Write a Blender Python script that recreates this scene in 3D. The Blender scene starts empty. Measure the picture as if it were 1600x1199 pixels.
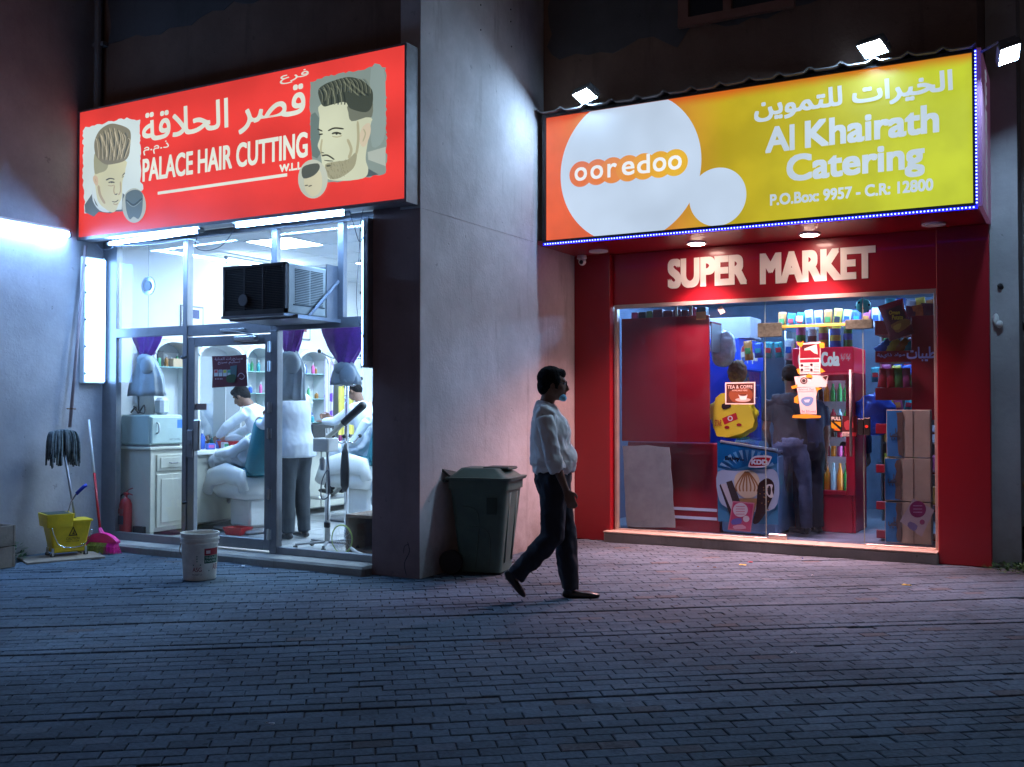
import bpy, bmesh, math, random
from mathutils import Vector, Matrix, noise
from mathutils.geometry import tessellate_polygon
random.seed(11)
S = bpy.context.scene
COL = S.collection
PI = math.pi
V = Vector

# ---------------------------------------------------------------- camera, world, exposure
EYE = V((0, 0, 1.43))
YAW = math.radians(29); PITCH = math.atan(35.5/1595)
cam_d = bpy.data.cameras.new('camera'); cam = bpy.data.objects.new('camera', cam_d); COL.objects.link(cam)
cam.location = EYE; cam.rotation_euler = (PI/2+PITCH, 0, YAW)
cam_d.sensor_width = 36; cam_d.lens = 36*1595/1600; cam_d.clip_end = 500; cam_d.clip_start = .05
S.camera = cam
world = bpy.data.worlds.new('World'); S.world = world; world.use_nodes = True
wn = world.node_tree; bgn = wn.nodes['Background']
sky = wn.nodes.new('ShaderNodeTexSky'); sky.sky_type = 'NISHITA'; sky.sun_disc = False
sky.sun_elevation = math.radians(-4); sky.sun_rotation = math.radians(200)
tint = wn.nodes.new('ShaderNodeMix'); tint.data_type = 'RGBA'; tint.blend_type = 'MULTIPLY'; tint.inputs['Factor'].default_value = 1; tint.inputs[7].default_value = (.55, .75, 1.3, 1)
wn.links.new(sky.outputs[0], tint.inputs[6]); wn.links.new(tint.outputs[2], bgn.inputs[0]); bgn.inputs[1].default_value = 0.45
S.view_settings.view_transform = 'Standard'; S.view_settings.look = 'None'
S.view_settings.exposure = 0; S.view_settings.gamma = 1; S.view_settings.use_curve_mapping = False
S.cycles.max_bounces = 8; S.cycles.transparent_max_bounces = 16; S.cycles.sample_clamp_indirect = 4

street_fill_d = bpy.data.lights.new('sun', 'SUN'); street_fill_d.energy = .055; street_fill_d.angle = math.radians(25); street_fill_d.color = (1, .66, .46)   # added faint warm fill, standing in for unseen street glow behind the viewer
sun = bpy.data.objects.new('sun', street_fill_d); COL.objects.link(sun); sun.rotation_euler = (math.radians(74), 0, math.radians(22))
# strengths of the light sources of the place
L_FLOOD, L_TUBE, L_PANEL, L_DOWN, L_SIGN_RED, L_SIGN_YEL, L_MARKET, L_LED = 1.0, 215, 80, 860, 1.0, 1.0, 100, 14
COOL = (.24, .50, 1.0); INDOOR = (.60, .80, 1.0); FLOODC = (.42, .68, 1.0); WARM = (1.0, .50, .50)

# ---------------------------------------------------------------- geometry of the view, used once to lay things out on the real planes
FW = V((-math.sin(YAW)*math.cos(PITCH), math.cos(YAW)*math.cos(PITCH), math.sin(PITCH)))
RT = V((math.cos(YAW), math.sin(YAW), 0)); UPV = RT.cross(FW)
def at(u, v, **k):
    d = FW + RT*((u-800)/1595) - UPV*((v-599.5)/1595)
    (a, val), = k.items(); i = 'XYZ'.index(a)
    return EYE + d*((val-EYE[i])/d[i])

# ---------------------------------------------------------------- object helpers
def tag(o, label=None, cat=None, group=None, kind=None):
    if label: o['label'] = label
    if cat: o['category'] = cat
    if group: o['group'] = group
    if kind: o['kind'] = kind
    return o
def thing(name, label, cat, loc=(0, 0, 0), group=None, kind=None):
    o = bpy.data.objects.new(name, None); COL.objects.link(o); o.location = loc; o.empty_display_size = .1
    return tag(o, label, cat, group, kind)
def origin(p):
    v = V((0, 0, 0))
    while p is not None: v = v + V(p.location); p = p.parent
    return v
def link_mesh(me, name, parent=None, base=None):
    """mesh in world coordinates -> object whose origin is the parent's (or base)"""
    o0 = origin(parent) if parent is not None else V(base if base is not None else (0, 0, 0))
    me.transform(Matrix.Translation(-o0)); me.name = name
    o = bpy.data.objects.new(name, me); COL.objects.link(o)
    if parent is not None: o.parent = parent
    else: o.location = o0
    return o
def catmull(pts, n=6, closed=False):
    P = [V(p) for p in pts]; out = []; m = len(P)
    rng = range(m if closed else m-1)
    for i in rng:
        if closed: a, b, c, d = P[i-1], P[i], P[(i+1) % m], P[(i+2) % m]
        else: a, b, c, d = P[max(i-1, 0)], P[i], P[i+1], P[min(i+2, m-1)]
        for k in range(n):
            t = k/n
            out.append(.5*((2*b)+(c-a)*t+(2*a-5*b+4*c-d)*t*t+(-a+3*b-3*c+d)*t**3))
    if not closed: out.append(P[-1])
    return out
class MB:
    def __init__(s, M=None): s.v = []; s.f = []; s.mi = []; s.col = []; s.M = M; s.m = 0; s.c = (1, 1, 1)
    def add(s, vs, fs):
        b = len(s.v)
        for p in vs:
            p = V(p); s.v.append(s.M @ p if s.M else p)
        for f in fs: s.f.append([b+i for i in f]); s.mi.append(s.m); s.col.append(s.c)
        return s
    def box(s, x0, x1, y0, y1, z0, z1):
        vs = [(x, y, z) for x in (x0, x1) for y in (y0, y1) for z in (z0, z1)]
        return s.add(vs, [(0, 1, 3, 2), (4, 6, 7, 5), (0, 4, 5, 1), (2, 3, 7, 6), (0, 2, 6, 4), (1, 5, 7, 3)])
    def cbox(s, x0, x1, y0, y1, z0, z1, c=.01):
        """box with chamfered edges: 8 corners x 3 verts"""
        X, Y, Z = (x0, x1), (y0, y1), (z0, z1); vs = []; idx = {}
        c = min(c, (x1-x0)*.45, (y1-y0)*.45, (z1-z0)*.45)
        for i in (0, 1):
            for j in (0, 1):
                for k in (0, 1):
                    dx, dy, dz = (c, -c)[i], (c, -c)[j], (c, -c)[k]
                    for a, p in enumerate(((X[i], Y[j]+dy, Z[k]+dz), (X[i]+dx, Y[j], Z[k]+dz), (X[i]+dx, Y[j]+dy, Z[k]))):
                        idx[i, j, k, a] = len(vs); vs.append(p)
        g = lambda i, j, k, a: idx[i, j, k, a]
        fs = []
        for i in (0, 1): fs.append([g(i, 0, 0, 0), g(i, 1, 0, 0), g(i, 1, 1, 0), g(i, 0, 1, 0)])
        for j in (0, 1): fs.append([g(0, j, 0, 1), g(1, j, 0, 1), g(1, j, 1, 1), g(0, j, 1, 1)])
        for k in (0, 1): fs.append([g(0, 0, k, 2), g(1, 0, k, 2), g(1, 1, k, 2), g(0, 1, k, 2)])
        for j in (0, 1):
            for k in (0, 1): fs.append([g(0, j, k, 1), g(1, j, k, 1), g(1, j, k, 2), g(0, j, k, 2)])
        for i in (0, 1):
            for k in (0, 1): fs.append([g(i, 0, k, 0), g(i, 1, k, 0), g(i, 1, k, 2), g(i, 0, k, 2)])
        for i in (0, 1):
            for j in (0, 1): fs.append([g(i, j, 0, 0), g(i, j, 1, 0), g(i, j, 1, 1), g(i, j, 0, 1)])
        for i in (0, 1):
            for j in (0, 1):
                for k in (0, 1): fs.append([g(i, j, k, 0), g(i, j, k, 1), g(i, j, k, 2)])
        return s.add(vs, fs)
    def loft(s, rings, cap=True, closed=False):
        n = len(rings[0]); vs = [p for r in rings for p in r]; fs = []
        m = len(rings)
        for i in range(m if closed else m-1):
            for j in range(n):
                a, b = i*n+j, i*n+(j+1) % n; c, d = ((i+1) % m)*n+(j+1) % n, ((i+1) % m)*n+j
                fs.append((a, b, c, d))
        if cap and not closed: fs.append(tuple(range(n))[::-1]); fs.append(tuple((m-1)*n+j for j in range(n)))
        return s.add(vs, fs)
    def tube(s, pts, r, n=8, ref=None, cap=True):
        """r: number, list of numbers or list of (a, b) half-widths; a lies along ref"""
        P = [V(p) for p in pts]; m = len(P); rings = []
        R = r if isinstance(r, (list, tuple)) else [r]*m
        prev = None
        for i in range(m):
            t = (P[min(i+1, m-1)]-P[max(i-1, 0)]).normalized()
            q = V(ref) if ref is not None else (prev if prev is not None else (V((0, 0, 1)) if abs(t.z) < .9 else V((1, 0, 0))))
            sd = (q-t*q.dot(t))
            if sd.length < 1e-4: sd = t.orthogonal()
            sd.normalize(); nn = t.cross(sd); prev = sd
            a, b = R[i] if isinstance(R[i], (list, tuple)) else (R[i], R[i])
            rings.append([P[i]+sd*(a*math.cos(2*PI*k/n))+nn*(b*math.sin(2*PI*k/n)) for k in range(n)])
        return s.loft(rings, cap)
    def lathe(s, prof, n=24, c=(0, 0, 0), ax='z'):
        c = V(c); rings = []
        for r, h in prof:
            ring = []
            for k in range(n):
                a, b = r*math.cos(2*PI*k/n), r*math.sin(2*PI*k/n)
                ring.append(c+{'z': V((a, b, h)), 'x': V((h, a, b)), 'y': V((a, h, b))}[ax])
            rings.append(ring)
        return s.loft(rings)
    def ell(s, c, rx, ry, rz, n=12, M=None):
        rings = []; k = max(6, n//2); c = V(c)
        for i in range(k+1):
            th = .08+(PI-.16)*i/k
            ring = []
            for j in range(n):
                p = V((rx*math.sin(th)*math.cos(2*PI*j/n), ry*math.sin(th)*math.sin(2*PI*j/n), rz*math.cos(th)))
                ring.append(c+(M @ p if M else p))
            rings.append(ring)
        return s.loft(rings)
    def poly(s, pts, n=None, th=0):
        """flat polygon; th extrudes it along n"""
        pts = [V(p) for p in pts]; k = len(pts)
        if not th: return s.add(pts, [tuple(range(k))])
        q = [p+V(n)*th for p in pts]
        return s.add(pts+q, [tuple(range(k)), tuple(range(k, 2*k))[::-1]]+[(i, (i+1) % k, k+(i+1) % k, k+i) for i in range(k)])
    def mesh(s, mats, smooth=False, angle=None, colors=False, recalc=True):
        me = bpy.data.meshes.new('m'); me.from_pydata([tuple(p) for p in s.v], [], s.f)
        for m in (mats if isinstance(mats, (list, tuple)) else [mats]): me.materials.append(m)
        me.polygons.foreach_set('material_index', s.mi)
        if colors:
            ca = me.color_attributes.new('Col', 'FLOAT_COLOR', 'CORNER')
            i = 0
            for pl, c in zip(me.polygons, s.col):
                for _ in range(pl.loop_total): ca.data[i].color = (*c, 1); i += 1
        if recalc and not colors:
            bm = bmesh.new(); bm.from_mesh(me); bmesh.ops.recalc_face_normals(bm, faces=bm.faces); bm.to_mesh(me); bm.free()
        if smooth: me.shade_smooth()
        if angle:
            me.shade_smooth()
            me.set_sharp_from_angle(angle=math.radians(angle))
        me.update()
        return me
    def build(s, name, mats, parent=None, base=None, smooth=False, angle=None, colors=False):
        return link_mesh(s.mesh(mats, smooth, angle, colors), name, parent, base)
def rotz(c, a, s=1.0): return Matrix.Translation(V(c)) @ Matrix.Rotation(a, 4, 'Z') @ Matrix.Scale(s, 4)
def frame(c, x, y):
    """matrix with columns x, y, x*y at c"""
    x = V(x).normalized(); y = (V(y)-x*V(y).dot(x)).normalized(); z = x.cross(y)
    M = Matrix((x, y, z)).transposed().to_4x4(); M.translation = V(c); return M
def copy_tree(o, parent=None):
    c = o.copy(); COL.objects.link(c)
    if parent is not None: c.parent = parent
    for ch in [q for q in o.children]: copy_tree(ch, c)
    return c

# ---------------------------------------------------------------- materials
def new_mat(name):
    m = bpy.data.materials.new(name); m.use_nodes = True
    return m, m.node_tree, m.node_tree.nodes['Principled BSDF']
def mat(name, c, rough=.6, metal=0, var=.12, scale=6, bump=0, bscale=60, emit=None, es=0, coat=0, alpha=None, spec=.5):
    m, t, p = new_mat(name); N = t.nodes; Lk = t.links
    tc = N.new('ShaderNodeTexCoord')
    nz = N.new('ShaderNodeTexNoise'); nz.inputs['Scale'].default_value = scale; nz.inputs['Detail'].default_value = 6
    nz.inputs['Roughness'].default_value = .65
    Lk.new(tc.outputs['Object'], nz.inputs['Vector'])
    rp = N.new('ShaderNodeValToRGB'); e = rp.color_ramp.elements
    e[0].position = .3; e[1].position = .7
    e[0].color = (*[x*(1-var) for x in c], 1); e[1].color = (*[min(1, x*(1+var)) for x in c], 1)
    Lk.new(nz.outputs['Fac'], rp.inputs['Fac']); Lk.new(rp.outputs['Color'], p.inputs['Base Color'])
    p.inputs['Roughness'].default_value = rough; p.inputs['Metallic'].default_value = metal
    p.inputs['Specular IOR Level'].default_value = spec
    if coat: p.inputs['Coat Weight'].default_value = coat
    if emit: p.inputs['Emission Color'].default_value = (*emit, 1); p.inputs['Emission Strength'].default_value = es
    if alpha is not None: p.inputs['Alpha'].default_value = alpha
    if bump:
        b = N.new('ShaderNodeTexNoise'); b.inputs['Scale'].default_value = bscale; b.inputs['Detail'].default_value = 5
        Lk.new(tc.outputs['Object'], b.inputs['Vector'])
        bp = N.new('ShaderNodeBump'); bp.inputs['Strength'].default_value = bump; bp.inputs['Distance'].default_value = .01
        Lk.new(b.outputs['Fac'], bp.inputs['Height']); Lk.new(bp.outputs['Normal'], p.inputs['Normal'])
    return m
def plaster(name, c, stain=(.16, .13, .11), amount=.5, low=0.0, bump=.35):
    """rendered wall: trowel relief, blotches, drips, grime that gathers near the ground (low)"""
    m, t, p = new_mat(name); N = t.nodes; Lk = t.links
    tc = N.new('ShaderNodeTexCoord'); geo = N.new('ShaderNodeNewGeometry')
    def nz(scale, det=6, vec=None, rough=.6):
        n = N.new('ShaderNodeTexNoise'); n.inputs['Scale'].default_value = scale; n.inputs['Detail'].default_value = det
        n.inputs['Roughness'].default_value = rough
        Lk.new(vec or geo.outputs['Position'], n.inputs['Vector']); return n.outputs['Fac']
    mp = N.new('ShaderNodeMapping'); mp.inputs['Scale'].default_value = (1, 1, .12); Lk.new(geo.outputs['Position'], mp.inputs['Vector'])
    def ramp(fac, a, b):
        r = N.new('ShaderNodeMapRange'); r.inputs['From Min'].default_value = a; r.inputs['From Max'].default_value = b
        r.clamp = True; Lk.new(fac, r.inputs['Value']); return r.outputs['Result']
    def math_(op, a, b):
        n = N.new('ShaderNodeMath'); n.operation = op
        for i, x in enumerate((a, b)):
            if isinstance(x, (int, float)): n.inputs[i].default_value = x
            else: Lk.new(x, n.inputs[i])
        return n.outputs[0]
    def mix(fac, a, b):
        n = N.new('ShaderNodeMix'); n.data_type = 'RGBA'
        Lk.new(fac, n.inputs['Factor'])
        for i, x in ((6, a), (7, b)):
            if isinstance(x, tuple): n.inputs[i].default_value = (*x, 1)
            else: Lk.new(x, n.inputs[i])
        return n.outputs[2]
    blot = ramp(nz(1.6, 8), .38, .68); fine = ramp(nz(28, 5), .3, .7); drip = ramp(nz(5, 7, mp.outputs[0], .7), .56, .74)
    c1 = mix(blot, tuple(x*.78 for x in c), tuple(x*1.1 for x in c))
    c2 = mix(math_('MULTIPLY', fine, .25), c1, tuple(x*.72 for x in c))
    c3 = mix(math_('MULTIPLY', drip, amount), c2, stain)
    sep = N.new('ShaderNodeSeparateXYZ'); Lk.new(geo.outputs['Position'], sep.inputs[0])
    if low:
        g = ramp(math_('ADD', sep.outputs['Z'], math_('MULTIPLY', nz(3.5, 8, None, .75), 1.1)), 1.15, .45)
        c3 = mix(math_('MULTIPLY', g, low), c3, stain)
    chips = ramp(nz(9, 3), .70, .73)
    c4 = mix(math_('MULTIPLY', chips, .6), c3, tuple(x*.55 for x in c))
    Lk.new(c4, p.inputs['Base Color']); p.inputs['Roughness'].default_value = .85
    h = math_('ADD', math_('MULTIPLY', nz(45, 6), .35), math_('ADD', nz(7, 6), math_('MULTIPLY', chips, -.5)))
    bp = N.new('ShaderNodeBump'); bp.inputs['Strength'].default_value = bump; bp.inputs['Distance'].default_value = .02
    Lk.new(h, bp.inputs['Height']); Lk.new(bp.outputs['Normal'], p.inputs['Normal'])
    return m
def emit_mat(name, c, s):
    m = bpy.data.materials.new(name); m.use_nodes = True; t = m.node_tree; t.nodes.clear()
    e = t.nodes.new('ShaderNodeEmission'); o = t.nodes.new('ShaderNodeOutputMaterial')
    e.inputs[0].default_value = (*c, 1); e.inputs[1].default_value = s; t.links.new(e.outputs[0], o.inputs[0]); return m
def glass_mat(name, tint=(.93, .97, 1), refl=1.0, dirt=.05):
    """thin pane: see-through with Fresnel reflection and a little smeared dust"""
    m = bpy.data.materials.new(name); m.use_nodes = True; t = m.node_tree; t.nodes.clear(); N = t.nodes; Lk = t.links
    o = N.new('ShaderNodeOutputMaterial'); tr = N.new('ShaderNodeBsdfTransparent'); gl = N.new('ShaderNodeBsdfGlossy')
    tr.inputs[0].default_value = (*tint, 1); gl.inputs['Roughness'].default_value = .02
    lw = N.new('ShaderNodeLayerWeight'); lw.inputs[0].default_value = .5
    pw = N.new('ShaderNodeMath'); pw.operation = 'POWER'; pw.inputs[1].default_value = 5; Lk.new(lw.outputs['Facing'], pw.inputs[0])
    mu = N.new('ShaderNodeMath'); mu.operation = 'MULTIPLY_ADD'; mu.inputs[1].default_value = .9*refl; mu.inputs[2].default_value = .045*refl; Lk.new(pw.outputs[0], mu.inputs[0])
    mx = N.new('ShaderNodeMixShader'); Lk.new(mu.outputs[0], mx.inputs[0]); Lk.new(tr.outputs[0], mx.inputs[1]); Lk.new(gl.outputs[0], mx.inputs[2])
    df = N.new('ShaderNodeBsdfDiffuse'); df.inputs[0].default_value = (.6, .62, .64, 1)
    g = N.new('ShaderNodeNewGeometry'); nz = N.new('ShaderNodeTexNoise'); nz.inputs['Scale'].default_value = 4; nz.inputs['Detail'].default_value = 8
    Lk.new(g.outputs['Position'], nz.inputs['Vector'])
    r = N.new('ShaderNodeMapRange'); r.inputs['From Min'].default_value = .4; r.inputs['From Max'].default_value = .8; r.inputs['To Max'].default_value = dirt*2
    Lk.new(nz.outputs['Fac'], r.inputs['Value'])
    m2 = N.new('ShaderNodeMixShader'); Lk.new(r.outputs[0], m2.inputs[0]); Lk.new(mx.outputs[0], m2.inputs[1]); Lk.new(df.outputs[0], m2.inputs[2])
    Lk.new(m2.outputs[0], o.inputs[0]); return m
def print_mat(name, es=0, rough=.5):
    """flat print: colour per face from the attribute Col; es > 0 for backlit film"""
    m, t, p = new_mat(name); a = t.nodes.new('ShaderNodeVertexColor'); a.layer_name = 'Col'
    p.inputs['Roughness'].default_value = rough
    if es:
        g = t.nodes.new('ShaderNodeNewGeometry'); nz = t.nodes.new('ShaderNodeTexNoise'); nz.inputs['Scale'].default_value = 1.4
        t.links.new(g.outputs['Position'], nz.inputs['Vector'])
        r = t.nodes.new('ShaderNodeMapRange'); r.inputs['From Min'].default_value = .3; r.inputs['From Max'].default_value = .7
        r.inputs['To Min'].default_value = es*.86; r.inputs['To Max'].default_value = es*1.06  # uneven backlight imitated by noise in the emission
        t.links.new(nz.outputs['Fac'], r.inputs['Value'])
        t.links.new(a.outputs[0], p.inputs['Emission Color']); t.links.new(r.outputs[0], p.inputs['Emission Strength'])
        p.inputs['Base Color'].default_value = (.05, .05, .05, 1)
    else: t.links.new(a.outputs[0], p.inputs['Base Color'])
    return m
M = {}
M['side_wall'] = plaster('side_wall_plaster', (.62, .58, .58), amount=.5, low=.8)
M['left_wall'] = plaster('left_wall_plaster', (.42, .40, .42), amount=.25, low=.5)
M['upper_wall'] = plaster('upper_wall_render', (.21, .125, .09), stain=(.07, .045, .035), amount=.6)
M['dark_render'] = plaster('bare_cement_render', (.10, .095, .095), stain=(.05, .045, .04), amount=.5)
M['pillar'] = plaster('pillar_paint', (.30, .20, .20), stain=(.10, .07, .06), amount=.35, low=.5)
M['concrete'] = plaster('concrete_ledge', (.32, .31, .29), stain=(.10, .09, .08), amount=.5, bump=.6)
M['alley_wall'] = plaster('alley_wall_plaster', (.40, .40, .41), amount=.5, low=.7)
M['red_clad'] = mat('red_cladding', (.29, .005, .014), .38, var=.06, scale=2, bump=.05, bscale=8, coat=.15)
M['alu'] = mat('anodised_aluminium', (.27, .27, .29), .38, .65, var=.10, scale=9)
M['alu_dark'] = mat('dull_aluminium', (.25, .24, .25), .5, .4, var=.2, scale=9)
M['steel'] = mat('brushed_steel', (.60, .60, .60), .28, 1, var=.1)
M['chrome'] = mat('chrome', (.75, .76, .78), .12, 1, var=.03)
M['rust'] = mat('rusty_steel', (.22, .12, .07), .8, .2, var=.5, scale=22)
M['wood'] = mat('pale_wood', (.46, .31, .19), .65, var=.25, scale=4, bump=.15)
M['crate'] = mat('weathered_board', (.24, .19, .15), .8, var=.3, scale=5, bump=.2)
M['card'] = mat('corrugated_cardboard', (.60, .41, .25), .85, var=.12, scale=5)
M['white'] = mat('white_gloss_paint', (.78, .78, .76), .4, var=.04)
M['white_wall'] = mat('white_wall_paint', (.80, .80, .80), .8, var=.03, scale=2)
M['white_plastic'] = mat('white_plastic', (.74, .74, .72), .42, var=.06)
M['cream'] = mat('cream_lacquer', (.64, .62, .52), .45, var=.06)
M['ceiling'] = mat('mineral_ceiling_tile', (.72, .72, .72), .9, var=.06, scale=40)
M['floor_tile'] = mat('glazed_floor_tile', (.52, .52, .52), .25, var=.1, scale=5)
M['black'] = mat('black_plastic', (.015, .015, .017), .45, var=.2)
M['rubber'] = mat('black_rubber', (.02, .02, .02), .8, var=.2)
M['grey_plastic'] = mat('grey_plastic', (.2, .2, .21), .5)
M['teal'] = mat('teal_vinyl', (.010, .17, .23), .4, var=.12, scale=8)
M['cape'] = mat('white_cape_cloth', (.66, .70, .76), .85, var=.06, bump=.3, bscale=14)
M['grey_cloth'] = mat('pale_grey_cloth', (.42, .47, .50), .9, var=.12, bump=.3, bscale=14)
M['purple'] = mat('purple_satin', (.17, .035, .30), .45, var=.3, scale=12)
M['yellow_cloth'] = mat('yellow_towel', (.62, .52, .12), .95, var=.15)
M['bin'] = mat('green_bin_plastic', (.065, .12, .10), .5, var=.18, scale=5, bump=.08)
M['bin_dark'] = mat('dark_bin_plastic', (.03, .05, .045), .6, var=.2)
M['bucket'] = mat('stained_white_plastic', (.76, .72, .64), .5, var=.22, scale=7)
M['mop_yellow'] = mat('yellow_polypropylene', (.70, .48, .012), .4, var=.14, scale=9)
M['pink'] = mat('magenta_plastic', (.72, .02, .26), .45, var=.15)
M['bristle'] = mat('yellow_green_bristle', (.32, .34, .06), .8, var=.5, scale=30)
M['mop_yarn'] = mat('dirty_mop_yarn', (.10, .12, .13), .95, var=.5, scale=30)
M['red_paint'] = mat('red_enamel', (.42, .015, .02), .4, var=.1)
M['blue_plastic'] = mat('blue_plastic', (.01, .03, .35), .45)
M['skin'] = mat('brown_skin', (.20, .10, .062), .55, var=.12, scale=14, bump=.05)
M['hair'] = mat('black_hair', (.008, .007, .007), .85, var=.5, scale=60, bump=.6, bscale=140, spec=.15)
M['shirt'] = mat('white_shirt_cotton', (.80, .77, .74), .85, var=.05, bump=.25, bscale=10)
M['navy'] = mat('navy_trouser_cloth', (.012, .013, .022), .85, var=.2, bump=.2, bscale=12)
M['charcoal'] = mat('charcoal_trouser_cloth', (.035, .042, .05), .85, var=.15)
M['leather'] = mat('black_leather', (.012, .011, .011), .3, var=.2)
M['mask'] = mat('pale_blue_mask', (.22, .60, .80), .85, var=.06)
M['coat'] = mat('white_barber_coat', (.70, .74, .80), .85, var=.05, bump=.2, bscale=10)
M['tshirt'] = mat('black_tshirt', (.018, .018, .022), .9, var=.2)
M['tblue'] = mat('dark_blue_top', (.02, .03, .07), .85, var=.2)
M['jeans'] = mat('washed_jeans', (.07, .09, .15), .9, var=.45, scale=7, bump=.3, bscale=14)
M['leaf'] = mat('leaf_green', (.03, .10, .025), .6, var=.4, scale=12)
M['wire'] = mat('grey_cable', (.10, .11, .14), .6)
M['bag_black'] = mat('black_rubbish_sack', (.012, .012, .014), .25, var=.2)
M['bag_blue'] = mat('blue_carrier_bag', (.01, .10, .62), .3, var=.2, bump=.8, bscale=12)
M['bag_clear'] = mat('crumpled_clear_plastic', (.50, .52, .56), .22, var=.25, scale=14, bump=.9, bscale=18)
M['print'] = print_mat('printed_sheet'); M['print_gloss'] = print_mat('printed_gloss', rough=.25)
M['print_red'] = print_mat('backlit_print_on_red_sign', L_SIGN_RED); M['print_yel'] = print_mat('backlit_print_on_yellow_sign', L_SIGN_YEL)
M['tube'] = emit_mat('lit_fluorescent_tube', COOL, L_TUBE); M['panel'] = emit_mat('lit_ceiling_panel', INDOOR, L_PANEL)
M['tube_in'] = emit_mat('lit_indoor_tube', INDOOR, 75); M['lightbox'] = emit_mat('lit_white_acrylic', COOL, 12)
M['flood'] = [emit_mat('lit_floodlight_lens', FLOODC, L_FLOOD*k) for k in (260, 640, 420)]; M['down'] = emit_mat('lit_downlight', (1, .70, .58), 85)
M['market'] = emit_mat('lit_market_batten', (.42, .66, 1), L_MARKET); M['fridge_light'] = emit_mat('lit_fridge_strip', (.6, .85, 1), 30)
M['led'] = emit_mat('blue_led', (.10, .14, 1), L_LED)
M['glass'] = glass_mat('shop_glass', refl=.9, dirt=.012); M['glass_red'] = glass_mat('market_glass', tint=(.80, .90, 1.0), refl=.65, dirt=.006)
M['mirror'] = mat('mirror', (.75, .8, .82), .05, 1, var=.01)

# ---------------------------------------------------------------- writing and flat prints
AR = {'ا': (0xFE8D, 0xFE8E), 'ل': (0xFEDD, 0xFEDE, 0xFEDF, 0xFEE0), 'خ': (0xFEA5, 0xFEA6, 0xFEA7, 0xFEA8), 'ي': (0xFEF1, 0xFEF2, 0xFEF3, 0xFEF4),
      'ر': (0xFEAD, 0xFEAE), 'ت': (0xFE95, 0xFE96, 0xFE97, 0xFE98), 'م': (0xFEE1, 0xFEE2, 0xFEE3, 0xFEE4), 'و': (0xFEED, 0xFEEE),
      'ن': (0xFEE5, 0xFEE6, 0xFEE7, 0xFEE8), 'ف': (0xFED1, 0xFED2, 0xFED3, 0xFED4), 'ع': (0xFEC9, 0xFECA, 0xFECB, 0xFECC),
      'ق': (0xFED5, 0xFED6, 0xFED7, 0xFED8), 'ص': (0xFEB9, 0xFEBA, 0xFEBB, 0xFEBC), 'ح': (0xFEA1, 0xFEA2, 0xFEA3, 0xFEA4),
      'ة': (0xFE93, 0xFE94), 'ذ': (0xFEAB, 0xFEAC), 'س': (0xFEB1, 0xFEB2, 0xFEB3, 0xFEB4), 'ه': (0xFEE9, 0xFEEA, 0xFEEB, 0xFEEC),
      'ب': (0xFE8F, 0xFE90, 0xFE91, 0xFE92), 'د': (0xFEA9, 0xFEAA), 'ط': (0xFEC1, 0xFEC2, 0xFEC3, 0xFEC4), 'ك': (0xFED9, 0xFEDA, 0xFEDB, 0xFEDC)}
def ar(s):
    o = []; i = 0; n = len(s)
    while i < n:
        c = s[i]
        if c not in AR: o.append(c); i += 1; continue
        pj = i > 0 and s[i-1] in AR and len(AR[s[i-1]]) == 4
        if c == 'ل' and i+1 < n and s[i+1] == 'ا': o.append(chr(0xFEFC if pj else 0xFEFB)); i += 2; continue
        nj = i+1 < n and s[i+1] in AR and len(AR[c]) == 4
        f = AR[c]; o.append(chr(f[3] if pj and nj else f[2] if nj else f[1] if pj else f[0])); i += 1
    return ''.join(reversed(o))
def glyphs(s, res=4):
    """outlines of the writing, each outer contour filled with its own holes so that overlapping strokes stay solid"""
    c = bpy.data.curves.new('t', 'FONT'); c.body = s; c.size = 1; c.resolution_u = res
    o = bpy.data.objects.new('t', c); COL.objects.link(o); bpy.context.view_layer.update()
    cu = o.to_curve(bpy.context.evaluated_depsgraph_get()); loops = []
    for sp in cu.splines:
        P = []
        if sp.type == 'BEZIER':
            B = sp.bezier_points; n = len(B)
            for i in range(n):
                p, q = B[i], B[(i+1) % n]
                st = (p.handle_right-p.co).length < 1e-6 and (q.handle_left-q.co).length < 1e-6
                for k in range(1 if st else res):
                    t = k/res; u = 1-t
                    P.append(p.co*u**3+p.handle_right*3*u*u*t+q.handle_left*3*u*t*t+q.co*t**3)
        else: P = [V(p.co[:3]) for p in sp.points]
        if len(P) > 2: loops.append([V((p.x, p.y, 0)) for p in P])
    o.to_curve_clear(); bpy.data.objects.remove(o); bpy.data.curves.remove(c)
    if not loops: return [], []
    area = lambda L_: sum(p.x*q.y-q.x*p.y for p, q in zip(L_, L_[1:]+L_[:1]))/2
    A = [area(L_) for L_ in loops]
    def inside_(p, L_):
        r = False
        for a_, b_ in zip(L_, L_[1:]+L_[:1]):
            if (a_.y > p.y) != (b_.y > p.y) and p.x < (b_.x-a_.x)*(p.y-a_.y)/(b_.y-a_.y)+a_.x: r = not r
        return r
    sg = A[max(range(len(A)), key=lambda i: abs(A[i]))] > 0
    outer = [i for i in range(len(A)) if (A[i] > 0) == sg]; vs, fs, extra = [], [], []; holes = {i: [] for i in outer}
    for i in range(len(A)):
        if i not in holes:
            cands = [j for j in outer if inside_(loops[i][0], loops[j])]
            if cands: holes[min(cands, key=lambda j: abs(A[j]))].append(i)
            else: extra.append(i)
    for i in extra: holes[i] = []
    for i in outer+extra:
        poly = [loops[i]]+[loops[h] for h in holes[i]]; base = len(vs)
        for q in poly: vs.extend(q)
        fs += [tuple(base+k for k in t) for t in tessellate_polygon(poly)]
    return vs, fs
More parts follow.
